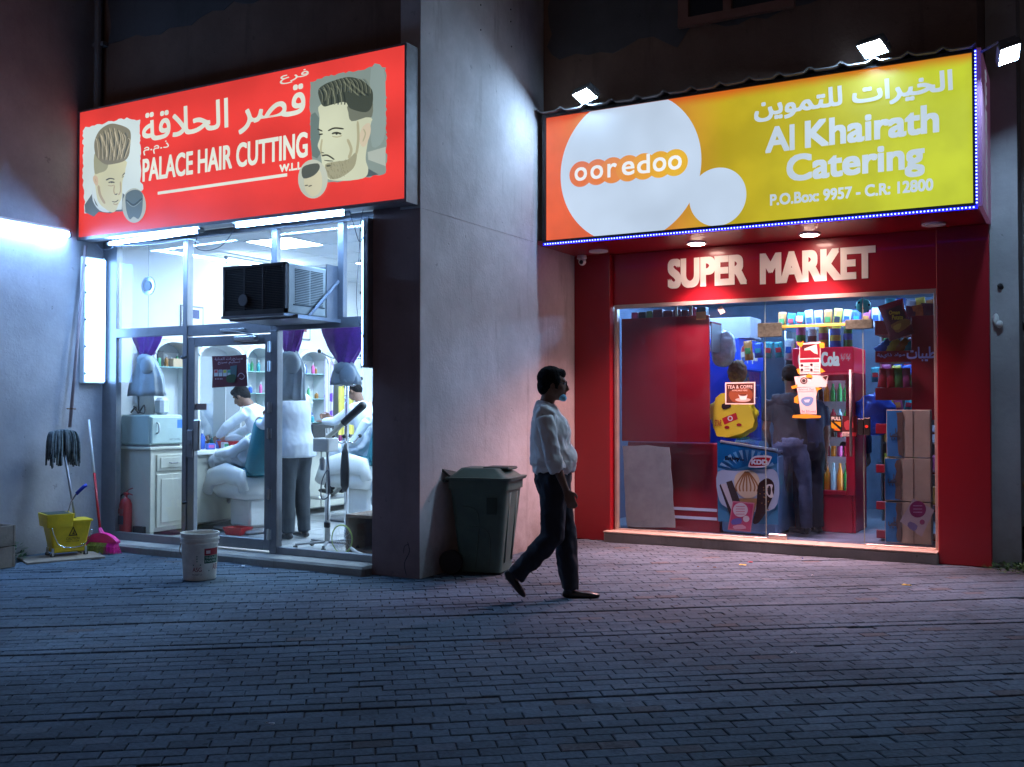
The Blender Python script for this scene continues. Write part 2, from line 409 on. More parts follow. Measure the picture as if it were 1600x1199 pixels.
def write(mb, s, box, bold=0.0, o=None, rx=(1, 0, 0), up=(0, 0, 1), nrm=(0, -1, 0), lift=.0, res=4):
    """fits the writing s into box = (a0, b0, a1, b1), measured along rx and up from the point o; bold thickens the strokes"""
    vs, fs = glyphs(s, res)
    if not vs: return
    x0, x1 = min(v.x for v in vs), max(v.x for v in vs); y0, y1 = min(v.y for v in vs), max(v.y for v in vs)
    a0, b0, a1, b1 = box; a0 += bold; a1 -= bold; b0 += bold; b1 -= bold
    sx, sy = (a1-a0)/(x1-x0), (b1-b0)/(y1-y0)
    o = V(o if o is not None else (0, 0, 0)); rx, up, nrm = V(rx), V(up), V(nrm)
    offs = [(0, 0)]+([(bold*a, bold*b) for a in (-1, 0, 1) for b in (-1, 0, 1) if a or b] if bold else [])
    for i, (dx, dy) in enumerate(offs):
        mb.add([o+rx*(a0+(v.x-x0)*sx+dx)+up*(b0+(v.y-y0)*sy+dy)+nrm*(lift+.00015*i) for v in vs], fs)
def stroke(mb, pts, w, to, lift):
    """a flat brush stroke through 2-D points; to(point) gives the place in the world, lift its height over the sheet"""
    P = catmull([(p[0], p[1], 0) for p in pts], 4); L = []; Rr = []
    for i, p in enumerate(P):
        t = (P[min(i+1, len(P)-1)]-P[max(i-1, 0)]).normalized(); n = V((-t.y, t.x, 0)); ww = w*.5*(1 if 0 < i < len(P)-1 else .5)
        L.append(p+n*ww); Rr.append(p-n*ww)
    mb.add([to(q)+lift for q in L+Rr], [(i, i+1, len(P)+i+1, len(P)+i) for i in range(len(P)-1)])
def shape(mb, pts, c, to, lift, smooth=0):
    P = catmull([(p[0], p[1], 0) for p in pts], smooth, True) if smooth else [V((p[0], p[1], 0)) for p in pts]
    mb.c = c; mb.add([to(q)+lift for q in P], [tuple(range(len(P)))])
def rough_edge(pts, amp, step, seed=1):
    """torn outline: subdivides a closed polygon and jitters it"""
    rnd = random.Random(seed); out = []
    for i, p in enumerate(pts):
        q = pts[(i+1) % len(pts)]; L = math.hypot(q[0]-p[0], q[1]-p[1]); n = max(1, int(L/step))
        for k in range(n): out.append((p[0]+(q[0]-p[0])*k/n+rnd.uniform(-amp, amp), p[1]+(q[1]-p[1])*k/n+rnd.uniform(-amp, amp)))
    return out
def disc(cx, cy, rx, ry=None, n=28, a0=0): ry = ry or rx; return [(cx+rx*math.cos(2*PI*k/n+a0), cy+ry*math.sin(2*PI*k/n+a0)) for k in range(n)]
def srgb(r, g, b): return tuple(((x/255)/12.92 if x/255 <= .04045 else ((x/255+.055)/1.055)**2.4) for x in (r, g, b))
# ================================================================ SETTING: ground
ground = MB().box(-30, 25, -25, 30, -.30, -.012).build('ground', mat('sand_bed', (.02, .019, .02), .95, var=.4, scale=30, bump=.5)); tag(ground, kind='structure')
pavement = thing('pavement', None, None, (0, 0, 0), kind='structure')
def paver_mat():
    m, t, p = new_mat('paver_concrete'); N = t.nodes; Lk = t.links
    g = N.new('ShaderNodeNewGeometry'); a = N.new('ShaderNodeVertexColor'); a.layer_name = 'Col'
    n1 = N.new('ShaderNodeTexNoise'); n1.inputs['Scale'].default_value = .8; n1.inputs['Detail'].default_value = 8
    n2 = N.new('ShaderNodeTexNoise'); n2.inputs['Scale'].default_value = 45; n2.inputs['Detail'].default_value = 6
    for n in (n1, n2): Lk.new(g.outputs['Position'], n.inputs['Vector'])
    mr = N.new('ShaderNodeMapRange'); mr.inputs['From Min'].default_value = .3; mr.inputs['From Max'].default_value = .7
    mr.inputs['To Min'].default_value = .5; mr.inputs['To Max'].default_value = 1.2; Lk.new(n1.outputs['Fac'], mr.inputs['Value'])
    m2 = N.new('ShaderNodeMapRange'); m2.inputs['From Min'].default_value = .3; m2.inputs['From Max'].default_value = .7
    m2.inputs['To Min'].default_value = .72; m2.inputs['To Max'].default_value = 1.15; Lk.new(n2.outputs['Fac'], m2.inputs['Value'])
    mu = N.new('ShaderNodeMath'); mu.operation = 'MULTIPLY'; Lk.new(mr.outputs[0], mu.inputs[0]); Lk.new(m2.outputs[0], mu.inputs[1])
    n4 = N.new('ShaderNodeTexNoise'); n4.inputs['Scale'].default_value = 3.2; n4.inputs['Detail'].default_value = 7; n4.inputs['Roughness'].default_value = .7; Lk.new(g.outputs['Position'], n4.inputs['Vector'])
    m4 = N.new('ShaderNodeMapRange'); m4.inputs['From Min'].default_value = .56; m4.inputs['From Max'].default_value = .68; m4.inputs['To Min'].default_value = 1; m4.inputs['To Max'].default_value = .55; Lk.new(n4.outputs['Fac'], m4.inputs['Value'])
    vo = N.new('ShaderNodeTexVoronoi'); vo.inputs['Scale'].default_value = 4.5; Lk.new(g.outputs['Position'], vo.inputs['Vector'])
    m5 = N.new('ShaderNodeMapRange'); m5.inputs['From Min'].default_value = .055; m5.inputs['From Max'].default_value = .08; m5.inputs['To Min'].default_value = .45; m5.inputs['To Max'].default_value = 1; Lk.new(vo.outputs['Distance'], m5.inputs['Value'])
    s1 = N.new('ShaderNodeMath'); s1.operation = 'MULTIPLY'; Lk.new(m4.outputs[0], s1.inputs[0]); Lk.new(m5.outputs[0], s1.inputs[1])
    s2 = N.new('ShaderNodeMath'); s2.operation = 'MULTIPLY'; Lk.new(mu.outputs[0], s2.inputs[0]); Lk.new(s1.outputs[0], s2.inputs[1]); mu = s2
    vm = N.new('ShaderNodeVectorMath'); vm.operation = 'SCALE'
    oi = N.new('ShaderNodeObjectInfo'); m3 = N.new('ShaderNodeMapRange'); m3.inputs['To Min'].default_value = .88; m3.inputs['To Max'].default_value = 1.12
    Lk.new(oi.outputs['Random'], m3.inputs['Value']); mu2 = N.new('ShaderNodeMath'); mu2.operation = 'MULTIPLY'
    Lk.new(mu.outputs[0], mu2.inputs[0]); Lk.new(m3.outputs[0], mu2.inputs[1])
    Lk.new(a.outputs[0], vm.inputs[0]); Lk.new(mu2.outputs[0], vm.inputs['Scale']); Lk.new(vm.outputs[0], p.inputs['Base Color'])
    p.inputs['Roughness'].default_value = .88; p.inputs['Specular IOR Level'].default_value = .22
    bp = N.new('ShaderNodeBump'); bp.inputs['Strength'].default_value = .5; bp.inputs['Distance'].default_value = .006
    Lk.new(n2.outputs['Fac'], bp.inputs['Height']); Lk.new(bp.outputs['Normal'], p.inputs['Normal'])
    return m
M['paver'] = paver_mat()
ANG = math.radians(37.5)
ex, ey = V((math.cos(ANG), math.sin(ANG), 0)), V((-math.sin(ANG), math.cos(ANG), 0))
PL, PW = .168, .090
def inside(x, y):
    if x > -.6: return y < 11.4
    if x > -4.78: return y < 10.06
    return -8.9 < x and y < 7.12 or (x <= -8.9 and False)
def paver_cols(rnd):
    k = rnd.random(); v = rnd.uniform(.86, 1.12)
    if k < .012: return (.11*v, .11*v, .125*v)
    if k < .07: return (.12*v, .15*v, .19*v)
    return (.098*v, .135*v, .178*v)
cand = []
rnd = random.Random(5)
for j in range(-130, 175):
    drift = .018*math.sin(j*.37)+rnd.uniform(-.018, .018); rowz = rnd.gauss(0, .0016)-(.004 if rnd.random() < .08 else 0)
    for i in range(-84, 98):
        c = ex*(i*(PL+.0020)+(j % 2)*PL/2+rnd.uniform(-.0015, .0015)+drift)+ey*(j*(PW+.0042))
        wob = .012*math.sin(c.x*1.3+c.y*.7)+.010*math.sin(c.x*.6-c.y*1.9+1)
        c = c+ey*wob
        if not inside(c.x, c.y) or c.y < -1.5 or c.x > 4.5 or c.x < -8.9: continue
        rel = c-EYE; d = rel.dot(FW)
        if d < -1 or (d < 2.5 and rel.length > 3.2): continue
        u = 800+1595*rel.dot(RT)/max(d, .3); v = 599.5-1595*rel.dot(UPV)/max(d, .3)
        if d > 0 and not (-900 < u < 2500): continue
        vis = d > 1 and -20 < u < 1620 and v < 1215
        sink = rowz+.007*noise.noise(V((c.x*.9, c.y*.9, 0)))-.0012*rnd.random()-(.006 if rnd.random() < .012 else 0)
        cand.append((not vis, d, c, sink, (rnd.gauss(0, .007), rnd.gauss(0, .004), rnd.gauss(0, .003))))
cand.sort(key=lambda t: (t[0], t[1]))
def paver_shape(rnd):
    b = MB(); l, w = PL/2-rnd.uniform(0, .003), PW/2-rnd.uniform(0, .002)
    b.c = paver_cols(rnd); top = 0; ch = .003
    z0 = -.06
    vs = [(-l, -w, z0), (l, -w, z0), (l, w, z0), (-l, w, z0), (-l, -w, -ch), (l, -w, -ch), (l, w, -ch), (-l, w, -ch)]
    j = lambda: rnd.uniform(0, .002)
    vs += [(-l+ch+j(), -w+ch+j(), 0), (l-ch-j(), -w+ch+j(), 0), (l-ch-j(), w-ch-j(), 0), (-l+ch+j(), w-ch-j(), 0)]
    fs = [(8, 9, 10, 11)]
    for k in range(4): n = (k+1) % 4; fs += [(k, n, 4+n, 4+k), (4+k, 4+n, 8+n, 8+k)]
    b.add(vs, fs); return b
variants = [paver_shape(rnd).mesh(M['paver'], colors=True) for _ in range(24)]
far = MB()
for n, (h, d, c, sink, r) in enumerate(cand):
    if n < 300:
        o = bpy.data.objects.new('paver', rnd.choice(variants)); COL.objects.link(o); o.parent = pavement
        o.location = c+V((0, 0, sink)); o.rotation_euler = (r[0], r[1], ANG+r[2])
    else:
        b = paver_shape(rnd); Mx = Matrix.Translation(c+V((0, 0, sink))) @ Matrix.Rotation(ANG+r[2], 4, 'Z') @ Matrix.Rotation(r[0], 4, 'X') @ Matrix.Rotation(r[1], 4, 'Y')
        far.c = b.c; far.add([Mx @ p for p in b.v], b.f)
fo = far.build('paver', M['paver'], pavement, colors=True); tag(fo, kind='stuff')

# ================================================================ SETTING: the building
bld = thing('apartment_building', 'plastered building whose ground floor holds the two lit shops', 'building', (-4.8, 7, 0))
def wallbox(x0, x1, y0, y1, z0, z1, m, name='wall', parent=None):
    return MB().box(x0, x1, y0, y1, z0, z1).build(name, m, parent if parent is not None else bld)
wallbox(-9.1, -8.83, -3, 12.6, 0, 8, M['left_wall'])                        # wall left of the barber shop
wallbox(-8.83, -4.98, 7.05, 7.35, 3.18, 8, M['upper_wall'])
wallbox(-5.27, -4.98, 7.05, 7.35, 0, 3.18, M['pillar'], 'pillar')
MB().box(-4.98, -4.78, 7.05, 12.6, 0, 3.085).build('wall', M['side_wall'], bld)
MB().box(-4.98, -4.777, 7.042, 12.6, 3.085, 8).build('wall', M['side_wall'], bld)   # the upper coat stands a few millimetres proud
MB().box(-4.98, -4.783, 7.044, 7.05, 0, 3.085).build('wall', M['pillar'], bld)
MB().box(-4.772, -.705, 9.28, 10.5, 3.16, 8).build('wall', M['upper_wall'], bld)  # overhanging upper floor above the market
MB().box(-.70, -.45, 10.10, 12.6, 0, 8).build('wall', M['alley_wall'], bld)
MB().box(-.45, 6, 10.9, 11.1, 0, 8).build('wall', M['alley_wall'], bld)
bare = MB()                                                                   # patches of bare render high on the walls
rr = random.Random(3)
def patch(mb, pts, seed):
    P = rough_edge(pts, .03, .12, seed); mb.poly([(x, y, z) for (x, z), y in ((p, 9.276) for p in P)], (0, -1, 0), .006)
patch(bare, [(-4.7, 5.0), (-4.0, 4.95), (-3.6, 5.02), (-3.3, 4.9), (-3.2, 5.05), (-2.6, 5.0), (-1.6, 5.08), (-1.6, 5.6), (-2.2, 5.9), (-3.3, 5.9), (-4.7, 5.9)], 2)
bare.build('render_patch', M['dark_render'], bld); bare = MB()
P2 = rough_edge([(-8.6, 5.15), (-7.6, 5.1), (-6.9, 5.22), (-5.9, 5.1), (-5.9, 6.2), (-8.6, 6.2)], .03, .12, 4)
bare.poly([(x, 7.046, z) for x, z in P2], (0, -1, 0), .006)
bare.build('render_patch', M['dark_render'], bld)
pipe = MB().tube([(-8.70, 6.99, 3.2), (-8.70, 6.99, 7.5)], .04, 10); pipe.box(-8.78, -8.62, 6.98, 7.05, 5.1, 5.14)
pipe.build('drain_pipe', M['grey_plastic'], bld)
for (u, v) in [(751, 8), (751, 47), (798, 15), (798, 34), (799, 73)]:
    p = at(u, v, X=-4.777); MB().lathe([(.008, 0), (.008, .004)], 8, (p.x, p.y, p.z), 'x').build('anchor_hole', M['black'], bld)
# crack lines near the pillar foot
ck = MB(); stroke(ck, [(-4.90, .30), (-4.88, .22), (-4.93, .12), (-4.91, .02)],  .007, lambda q: V((q.x, 7.043, q.y)), V((0, 0, 0)))
stroke(ck, [(-4.89, .28), (-4.93, .26), (-4.94, .2)], .005, lambda q: V((q.x, 7.0428, q.y)), V((0, 0, 0)))
ck.build('crack', M['black'], bld)
# upstairs window, only its foot shows
w = MB(); w.m = 0
for x0, x1 in ((-3.30, -3.2), (-2.86, -2.78), (-2.28, -2.2)): w.box(x0, x1, 9.22, 9.28, 5.12, 6.4)
w.box(-3.30, -2.2, 9.21, 9.28, 5.04, 5.12)
wo = w.build('window', mat('brown_window_frame', (.22, .10, .07), .6), bld)
MB().box(-3.2, -2.28, 9.262, 9.274, 5.12, 6.4).build('pane', M['black'], wo)
# ================================================================ RED BARBER SIGN
sgl = thing('barber_sign', 'long red backlit barber shop sign with white lettering and two portrait photos', 'sign', (-6.8, 6.9, 3.12))
X0, X1, Z0, Z1, YF = -8.82, -4.81, 3.135, 4.40, 6.86
fr = MB()
fr.box(X0, X1, 6.865, 7.02, Z0-.03, Z0); fr.box(X0, X1, 6.865, 7.02, Z1, Z1+.02)
fr.box(X0-.005, X0+.02, 6.86, 7.02, Z0-.03, Z1+.02); fr.box(X1, X1+.02, 6.855, 7.02, Z0-.03, Z1+.02)
fr.build('frame', M['alu_dark'], sgl)
MB().box(X0, X1, 7.0, 7.03, Z0, Z1).build('back', M['alu'], sgl)
def red_face():
    m, t, p = new_mat('backlit_red_film'); N = t.nodes; Lk = t.links
    g = N.new('ShaderNodeNewGeometry'); sp = N.new('ShaderNodeSeparateXYZ'); Lk.new(g.outputs['Position'], sp.inputs[0])
    # glow of unmodelled tube rows painted into the emission: bright bands, darker edges
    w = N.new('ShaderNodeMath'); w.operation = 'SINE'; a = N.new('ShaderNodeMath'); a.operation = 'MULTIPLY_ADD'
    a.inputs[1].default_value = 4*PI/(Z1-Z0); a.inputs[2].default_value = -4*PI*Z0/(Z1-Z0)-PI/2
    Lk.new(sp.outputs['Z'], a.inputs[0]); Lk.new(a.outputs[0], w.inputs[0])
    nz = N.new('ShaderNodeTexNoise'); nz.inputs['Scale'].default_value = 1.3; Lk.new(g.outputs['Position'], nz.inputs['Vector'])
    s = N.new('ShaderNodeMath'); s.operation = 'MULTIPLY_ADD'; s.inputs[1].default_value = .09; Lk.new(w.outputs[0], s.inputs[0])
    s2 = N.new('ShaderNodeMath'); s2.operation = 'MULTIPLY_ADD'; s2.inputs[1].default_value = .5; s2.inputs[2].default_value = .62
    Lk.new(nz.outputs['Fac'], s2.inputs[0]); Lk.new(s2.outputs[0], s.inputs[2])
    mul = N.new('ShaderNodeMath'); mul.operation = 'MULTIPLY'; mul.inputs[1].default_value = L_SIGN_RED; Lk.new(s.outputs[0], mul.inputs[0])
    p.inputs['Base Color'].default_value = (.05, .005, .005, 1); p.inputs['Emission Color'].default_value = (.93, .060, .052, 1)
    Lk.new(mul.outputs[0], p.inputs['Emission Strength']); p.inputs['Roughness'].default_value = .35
    return m
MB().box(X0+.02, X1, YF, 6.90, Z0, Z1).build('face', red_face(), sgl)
SL = lambda q: at(q[0], q[1], Y=YF)                     # photo coordinates laid on the sign's plane
def bx(u0, v0, u1, v1, Y):                              # box on a plane Y from its lower-left and upper-right corner
    a, b = at(u0, v0, Y=Y), at(u1, v1, Y=Y); return (a.x, a.z, b.x, b.z)
LW = srgb(226, 232, 218)
t = MB(); t.c = LW
def zz(u, v): return at(u, v, Y=YF).z
def xx(u): return at(u, 300, Y=YF).x
o_ = (0, YF, 0)
write(t, ar('قصر الحلاقة'), (xx(222), zz(395, 207), xx(477), zz(225, 178)), .006, o_, lift=.004)
write(t, ar('فرع'), (xx(437), zz(440, 133), xx(482), zz(478, 108)), .001, o_, lift=.004)
write(t, ar('ذ.م.م'), (xx(224), zz(228, 243), xx(264), zz(260, 220)), .001, o_, lift=.004)
write(t, 'PALACE HAIR CUTTING', (xx(223), zz(223, 285), xx(481), zz(223, 249)), .006, o_, lift=.004)
write(t, 'W.L.L', (xx(437), zz(437, 270), xx(472), zz(437, 258)), .004, o_, lift=.004)
x0, z0_, x1, z1_ = bx(247, 306, 449, 273, YF); zc = zz(247, 304)
t.box(x0, x1, YF-.005, YF-.003, zc-.004, zc+.024)
t.build('lettering', M['print_red'], sgl, colors=True)
# portraits, traced as layered flat print
def portrait_left():
    b = MB(); q = lambda p: SL((120+p[0]/6.66, 170+p[1]/6.66)); k = [0]
    def L(): k[0] += 1; return V((0, -.002-.0006*k[0], 0))
    shape(b, rough_edge([(70, 205), (185, 175), (520, 98), (655, 120), (668, 760), (700, 830), (500, 1060), (90, 1090), (65, 700)], 9, 26, 2), srgb(206, 222, 222), q, L())
    shape(b, [(85, 1000), (160, 890), (230, 1030), (350, 1090), (470, 1050), (480, 880), (540, 930), (500, 1070), (230, 1075), (180, 1125), (90, 1080)], srgb(88, 100, 98), q, L())
    shape(b, [(165, 840), (200, 1000), (300, 1050), (345, 1060), (330, 1080), (240, 1060), (170, 960)], srgb(200, 214, 220), q, L(), 3)
    shape(b, [(190, 640), (300, 560), (510, 540), (512, 620), (500, 690), (478, 760), (475, 860), (470, 930), (440, 990), (410, 1060), (370, 1080), (310, 1050), (235, 980), (205, 870)], srgb(206, 205, 168), q, L(), 3)
    shape(b, [(172, 720), (192, 695), (222, 720), (225, 790), (205, 800), (182, 770)], srgb(205, 180, 150), q, L(), 3)
    shape(b, [(187, 480), (250, 440), (330, 560), (310, 640), (240, 670), (190, 670)], srgb(158, 158, 128), q, L(), 3)
    shape(b, [(195, 320), (250, 220), (350, 160), (450, 170), (540, 210), (568, 270), (560, 400), (545, 490), (500, 545), (400, 575), (300, 580), (215, 510), (188, 420)], srgb(128, 124, 104), q, L(), 4)
    l = L()
    for i in range(9):
        x = 220+i*36; b.c = srgb(*((186, 176, 150) if i % 2 else (84, 88, 80)))
        stroke(b, [(x, 300-60*math.sin(i*.35)), (x+24, 330), (x+58, 430), (x+66, 505)] if i < 7 else [(x, 250), (x+20, 330), (x+10, 420), (x-20, 480)], 16, q, l)
    l = L(); b.c = srgb(96, 96, 84)
    for pts, w_ in (([(312, 748), (355, 728), (400, 738)], 11), ([(335, 770), (372, 764), (400, 772)], 13), ([(478, 700), (508, 670)], 9), ([(375, 968), (410, 972), (440, 950)], 9), ([(405, 895), (430, 885)], 7)): stroke(b, pts, w_, q, l)
    l = L(); b.c = srgb(176, 160, 128)
    for pts, w_ in (([(232, 800), (250, 900), (300, 990)], 26), ([(400, 800), (392, 860), (405, 893)], 12), ([(460, 760), (462, 860), (440, 900)], 14), ([(330, 800), (365, 806), (398, 796)], 9), ([(385, 990), (415, 1000), (435, 985)], 12), ([(200, 730), (208, 770)], 7)): stroke(b, pts, w_, q, l)
    l = L(); b.c = srgb(60, 60, 54)
    for pts, w_ in (([(310, 745), (350, 727), (398, 735)], 9), ([(340, 772), (368, 760), (396, 772)], 6), ([(482, 698), (506, 668)], 7), ([(476, 716), (496, 708)], 8), ([(372, 966), (405, 972), (436, 952)], 5), ([(400, 893), (418, 898), (430, 886)], 5)): stroke(b, pts, w_, q, l)
    shape(b, disc(372, 768, 9, 9, 12), srgb(50, 52, 50), q, L())
    l = L()
    for i in range(22):
        x = 205+i*16; b.c = srgb(*((205, 196, 170), (150, 144, 122), (66, 72, 68))[i % 3]); stroke(b, [(x, 330-110*math.sin(i/21*PI)-20), (x+14+i*.5, 340-40*math.sin(i/21*PI)), (x+26-i*1.6, 440), (x+30-i*3.2, 520+25*math.sin(i/21*PI))], 5, q, l)
    shape(b, disc(605, 1010, 124, 180, 30), srgb(176, 184, 172), q, L())
    shape(b, [(515, 920), (545, 870), (620, 845), (690, 880), (695, 980), (685, 1080), (650, 1150), (600, 1125), (560, 1155), (525, 1060)], srgb(92, 108, 108), q, L(), 3)
    l = L(); b.c = srgb(44, 60, 60); stroke(b, [(520, 950), (600, 1005), (692, 935)], 20, q, l); b.c = srgb(150, 160, 150); stroke(b, [(530, 968), (600, 1022), (685, 958)], 7, q, L())
    return b
def portrait_right():
    b = MB(); q = lambda p: SL((460+p[0]/5, 90+p[1]/5)); k = [0]
    def L(): k[0] += 1; return V((0, -.002-.0006*k[0], 0))
    shape(b, rough_edge([(122, 190), (250, 150), (590, 80), (712, 80), (720, 400), (722, 880), (690, 915), (430, 960), (270, 975), (135, 800)], 8, 22, 5), srgb(136, 152, 146), q, L())
    shape(b, [(600, 85), (700, 95), (715, 400), (700, 640), (610, 700), (600, 480)], srgb(146, 164, 160), q, L(), 3)
    shape(b, [(130, 450), (200, 480), (215, 740), (140, 770)], srgb(104, 122, 118), q, L(), 2)
    shape(b, [(540, 940), (580, 870), (660, 915)], srgb(82, 96, 100), q, L())
    shape(b, [(575, 740), (715, 700), (715, 850), (580, 800)], srgb(176, 186, 176), q, L())
    shape(b, [(208, 370), (440, 350), (600, 470), (600, 520), (570, 700), (560, 800), (580, 880), (540, 945), (340, 965), (240, 930), (215, 800), (205, 740), (185, 690), (205, 620), (195, 560), (200, 470)], srgb(205, 210, 182), q, L(), 4)
    shape(b, [(510, 620), (540, 540), (590, 515), (598, 590), (560, 690), (525, 690)], srgb(212, 198, 172), q, L(), 3)
    shape(b, [(430, 370), (600, 330), (612, 460), (560, 470), (450, 500), (425, 430)], srgb(116, 122, 108), q, L(), 3)
    shape(b, [(190, 260), (235, 215), (320, 180), (430, 155), (530, 180), (600, 240), (618, 290), (610, 380), (560, 430), (440, 400), (400, 350), (300, 370), (235, 385), (205, 340)], srgb(70, 78, 68), q, L(), 4)
    l = L()
    for i in range(11):
        x = 205+i*26; b.c = srgb(*((122, 128, 108) if i % 2 else (46, 54, 50)))
        stroke(b, [(x, 255-i*6), (x+22, 275-i*4), (x+38, 330), (x+36, 372)] if i < 7 else [(x, 190), (x+40, 230), (x+85, 270), (x+120, 300)], 10, q, l)
    shape(b, [(245, 840), (330, 815), (420, 800), (490, 740), (480, 840), (430, 900), (340, 950), (270, 940)], srgb(160, 158, 130), q, L(), 3)
    l = L(); b.c = srgb(92, 94, 78)
    for pts, w_ in (([(270, 575), (320, 553), (392, 560)], 12), ([(188, 560), (225, 578)], 10), ([(298, 598), (335, 590), (372, 600)], 15), ([(196, 605), (228, 600)], 12), ([(220, 772), (262, 765), (318, 800)], 12), ([(240, 806), (310, 812)], 7), ([(255, 850), (290, 845)], 16)): stroke(b, pts, w_, q, l)
    l = L(); b.c = srgb(176, 172, 140)
    for pts, w_ in (([(222, 640), (212, 720), (222, 765)], 14), ([(500, 500), (505, 640), (490, 760)], 20), ([(300, 618), (340, 624), (378, 612)], 9), ([(545, 560), (560, 600), (540, 660)], 10), ([(420, 640), (450, 720), (430, 790)], 22)): stroke(b, pts, w_, q, l)
    l = L(); b.c = srgb(48, 50, 44)
    for pts, w_ in (([(268, 576), (320, 556), (390, 562)], 9), ([(186, 562), (224, 580)], 8), ([(300, 596), (335, 586), (370, 600)], 6), ([(198, 603), (226, 598)], 6), ([(218, 770), (262, 768), (316, 800)], 7), ([(238, 804), (270, 812), (308, 812)], 4), ([(216, 742), (240, 750)], 6)): stroke(b, pts, w_, q, l)
    shape(b, disc(336, 599, 9, 8, 12), srgb(40, 44, 42), q, L()); shape(b, disc(212, 603, 7, 7, 12), srgb(40, 44, 42), q, L())
    l = L(); rp = random.Random(4)
    for i in range(150):
        x, y = rp.uniform(235, 490), rp.uniform(770, 945)
        if x < 430 and y < 940-(x-300)*.25 and y > 790+(430-x)*.18: b.c = srgb(*rp.choice(((116, 114, 92), (140, 136, 112)))); stroke(b, [(x, y), (x+3, y+9), (x+5, y+18)], 3, q, l)
    for i in range(40):
        x = 200+i*10; b.c = srgb(*((142, 146, 124), (30, 38, 36), (96, 104, 90))[i % 3]); y0 = 250-90*math.sin(min(1, i/26)*PI*.6); stroke(b, [(x, y0), (x+14, y0+18), (x+26, y0+60), (x+22, y0+110)] if i < 22 else [(x-30, y0+5), (x-5, y0+30), (x+8, y0+70), (x+12, y0+120)], 3.2, q, l)
    shape(b, disc(152, 952, 116, 152, 30), srgb(190, 196, 180), q, L())
    shape(b, [(85, 950), (130, 940), (200, 880), (225, 960), (210, 1050), (150, 1090), (95, 1040)], srgb(206, 202, 172), q, L(), 3)
    shape(b, [(65, 880), (100, 845), (190, 830), (205, 870), (160, 925), (80, 948)], srgb(84, 90, 82), q, L(), 3)
    l = L(); b.c = srgb(92, 92, 80); stroke(b, [(90, 1005), (115, 1000)], 9, q, l); stroke(b, [(118, 1010), (145, 1002)], 9, q, l)
    return b
portrait_left().build('portrait_photo', M['print_red'], sgl, colors=True)
portrait_right().build('portrait_photo', M['print_red'], sgl, colors=True)

# ================================================================ YELLOW CATERING SIGN with its overhang
sgr = thing('catering_sign', 'yellow backlit catering sign with large white circles above the red market', 'sign', (-2.7, 9.2, 3.08))
RX0, RX1, RZ0, RZ1, RY = -4.675, -.735, 3.10, 4.345, 9.15
def yellow_face():
    m, t, p = new_mat('backlit_yellow_film'); N = t.nodes; Lk = t.links
    g = N.new('ShaderNodeNewGeometry'); sp = N.new('ShaderNodeSeparateXYZ'); Lk.new(g.outputs['Position'], sp.inputs[0])
    def mr(sock, a, b, c=0, d=1):
        n = N.new('ShaderNodeMapRange'); n.inputs['From Min'].default_value = a; n.inputs['From Max'].default_value = b
        n.inputs['To Min'].default_value = c; n.inputs['To Max'].default_value = d; n.interpolation_type = 'SMOOTHSTEP'; Lk.new(sock, n.inputs['Value']); return n.outputs[0]
    r = N.new('ShaderNodeValToRGB'); e = r.color_ramp.elements
    e[0].position = 0; e[0].color = (*srgb(226, 92, 58), 1); e[1].position = 1; e[1].color = (*srgb(192, 204, 54), 1)
    for pos, c in ((.12, (228, 112, 66)), (.30, (206, 142, 50)), (.45, (186, 162, 34)), (.75, (190, 182, 42))):
        el = e.new(pos); el.color = (*srgb(*c), 1)
    Lk.new(mr(sp.outputs['X'], RX0, RX1), r.inputs['Fac'])
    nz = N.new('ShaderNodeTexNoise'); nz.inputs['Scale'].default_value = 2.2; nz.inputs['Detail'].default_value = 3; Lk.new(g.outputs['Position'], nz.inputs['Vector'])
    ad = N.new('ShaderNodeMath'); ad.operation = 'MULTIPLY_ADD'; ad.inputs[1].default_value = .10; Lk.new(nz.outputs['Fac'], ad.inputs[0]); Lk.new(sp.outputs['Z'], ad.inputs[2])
    mx = N.new('ShaderNodeMix'); mx.data_type = 'RGBA'; mx.inputs[7].default_value = (*srgb(206, 60, 26), 1)  # reddish top edge painted in, standing for the backlight's dimmer top
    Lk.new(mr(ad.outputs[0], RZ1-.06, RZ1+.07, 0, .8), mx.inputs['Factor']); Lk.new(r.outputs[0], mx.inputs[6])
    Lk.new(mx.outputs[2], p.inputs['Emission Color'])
    Lk.new(mr(nz.outputs['Fac'], .3, .7, L_SIGN_YEL*.88, L_SIGN_YEL*1.1), p.inputs['Emission Strength'])  # patchy backlight put into the strength by noise
    p.inputs['Base Color'].default_value = (.05, .045, .01, 1); p.inputs['Roughness'].default_value = .35
    return m
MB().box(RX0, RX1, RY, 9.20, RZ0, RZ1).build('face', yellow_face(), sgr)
f2 = MB(); f2.box(RX0-.04, RX0, RY-.015, 9.28, RZ0-.03, RZ1+.03); f2.box(RX1, RX1+.035, RY-.015, 9.28, RZ0-.03, RZ1+.03)
f2.box(RX0, RX1, RY-.015, 9.28, RZ0-.03, RZ0); f2.box(RX0, RX1, RY-.015, 9.28, RZ1, RZ1+.03)
f2.build('frame', M['black'], sgr)
SR = lambda q: at(q[0], q[1], Y=RY)
def xr(u): return at(u, 250, Y=RY).x
def zr(u, v): return at(u, v, Y=RY).z
c1 = MB(); cw = srgb(196, 214, 236)
xa, xb = xr(876), xr(1096); cx_, rad = (xa+xb)/2, (xb-xa)/2; czb = zr(987, 262)
clampz = lambda p: V((p[0], RY, min(max(p[1], RZ0+.002), RZ1-.002)))
c1.c = cw; c1.add([clampz(p)+V((0, -.002, 0)) for p in disc(cx_, czb, rad, None, 96)], [tuple(range(96))])
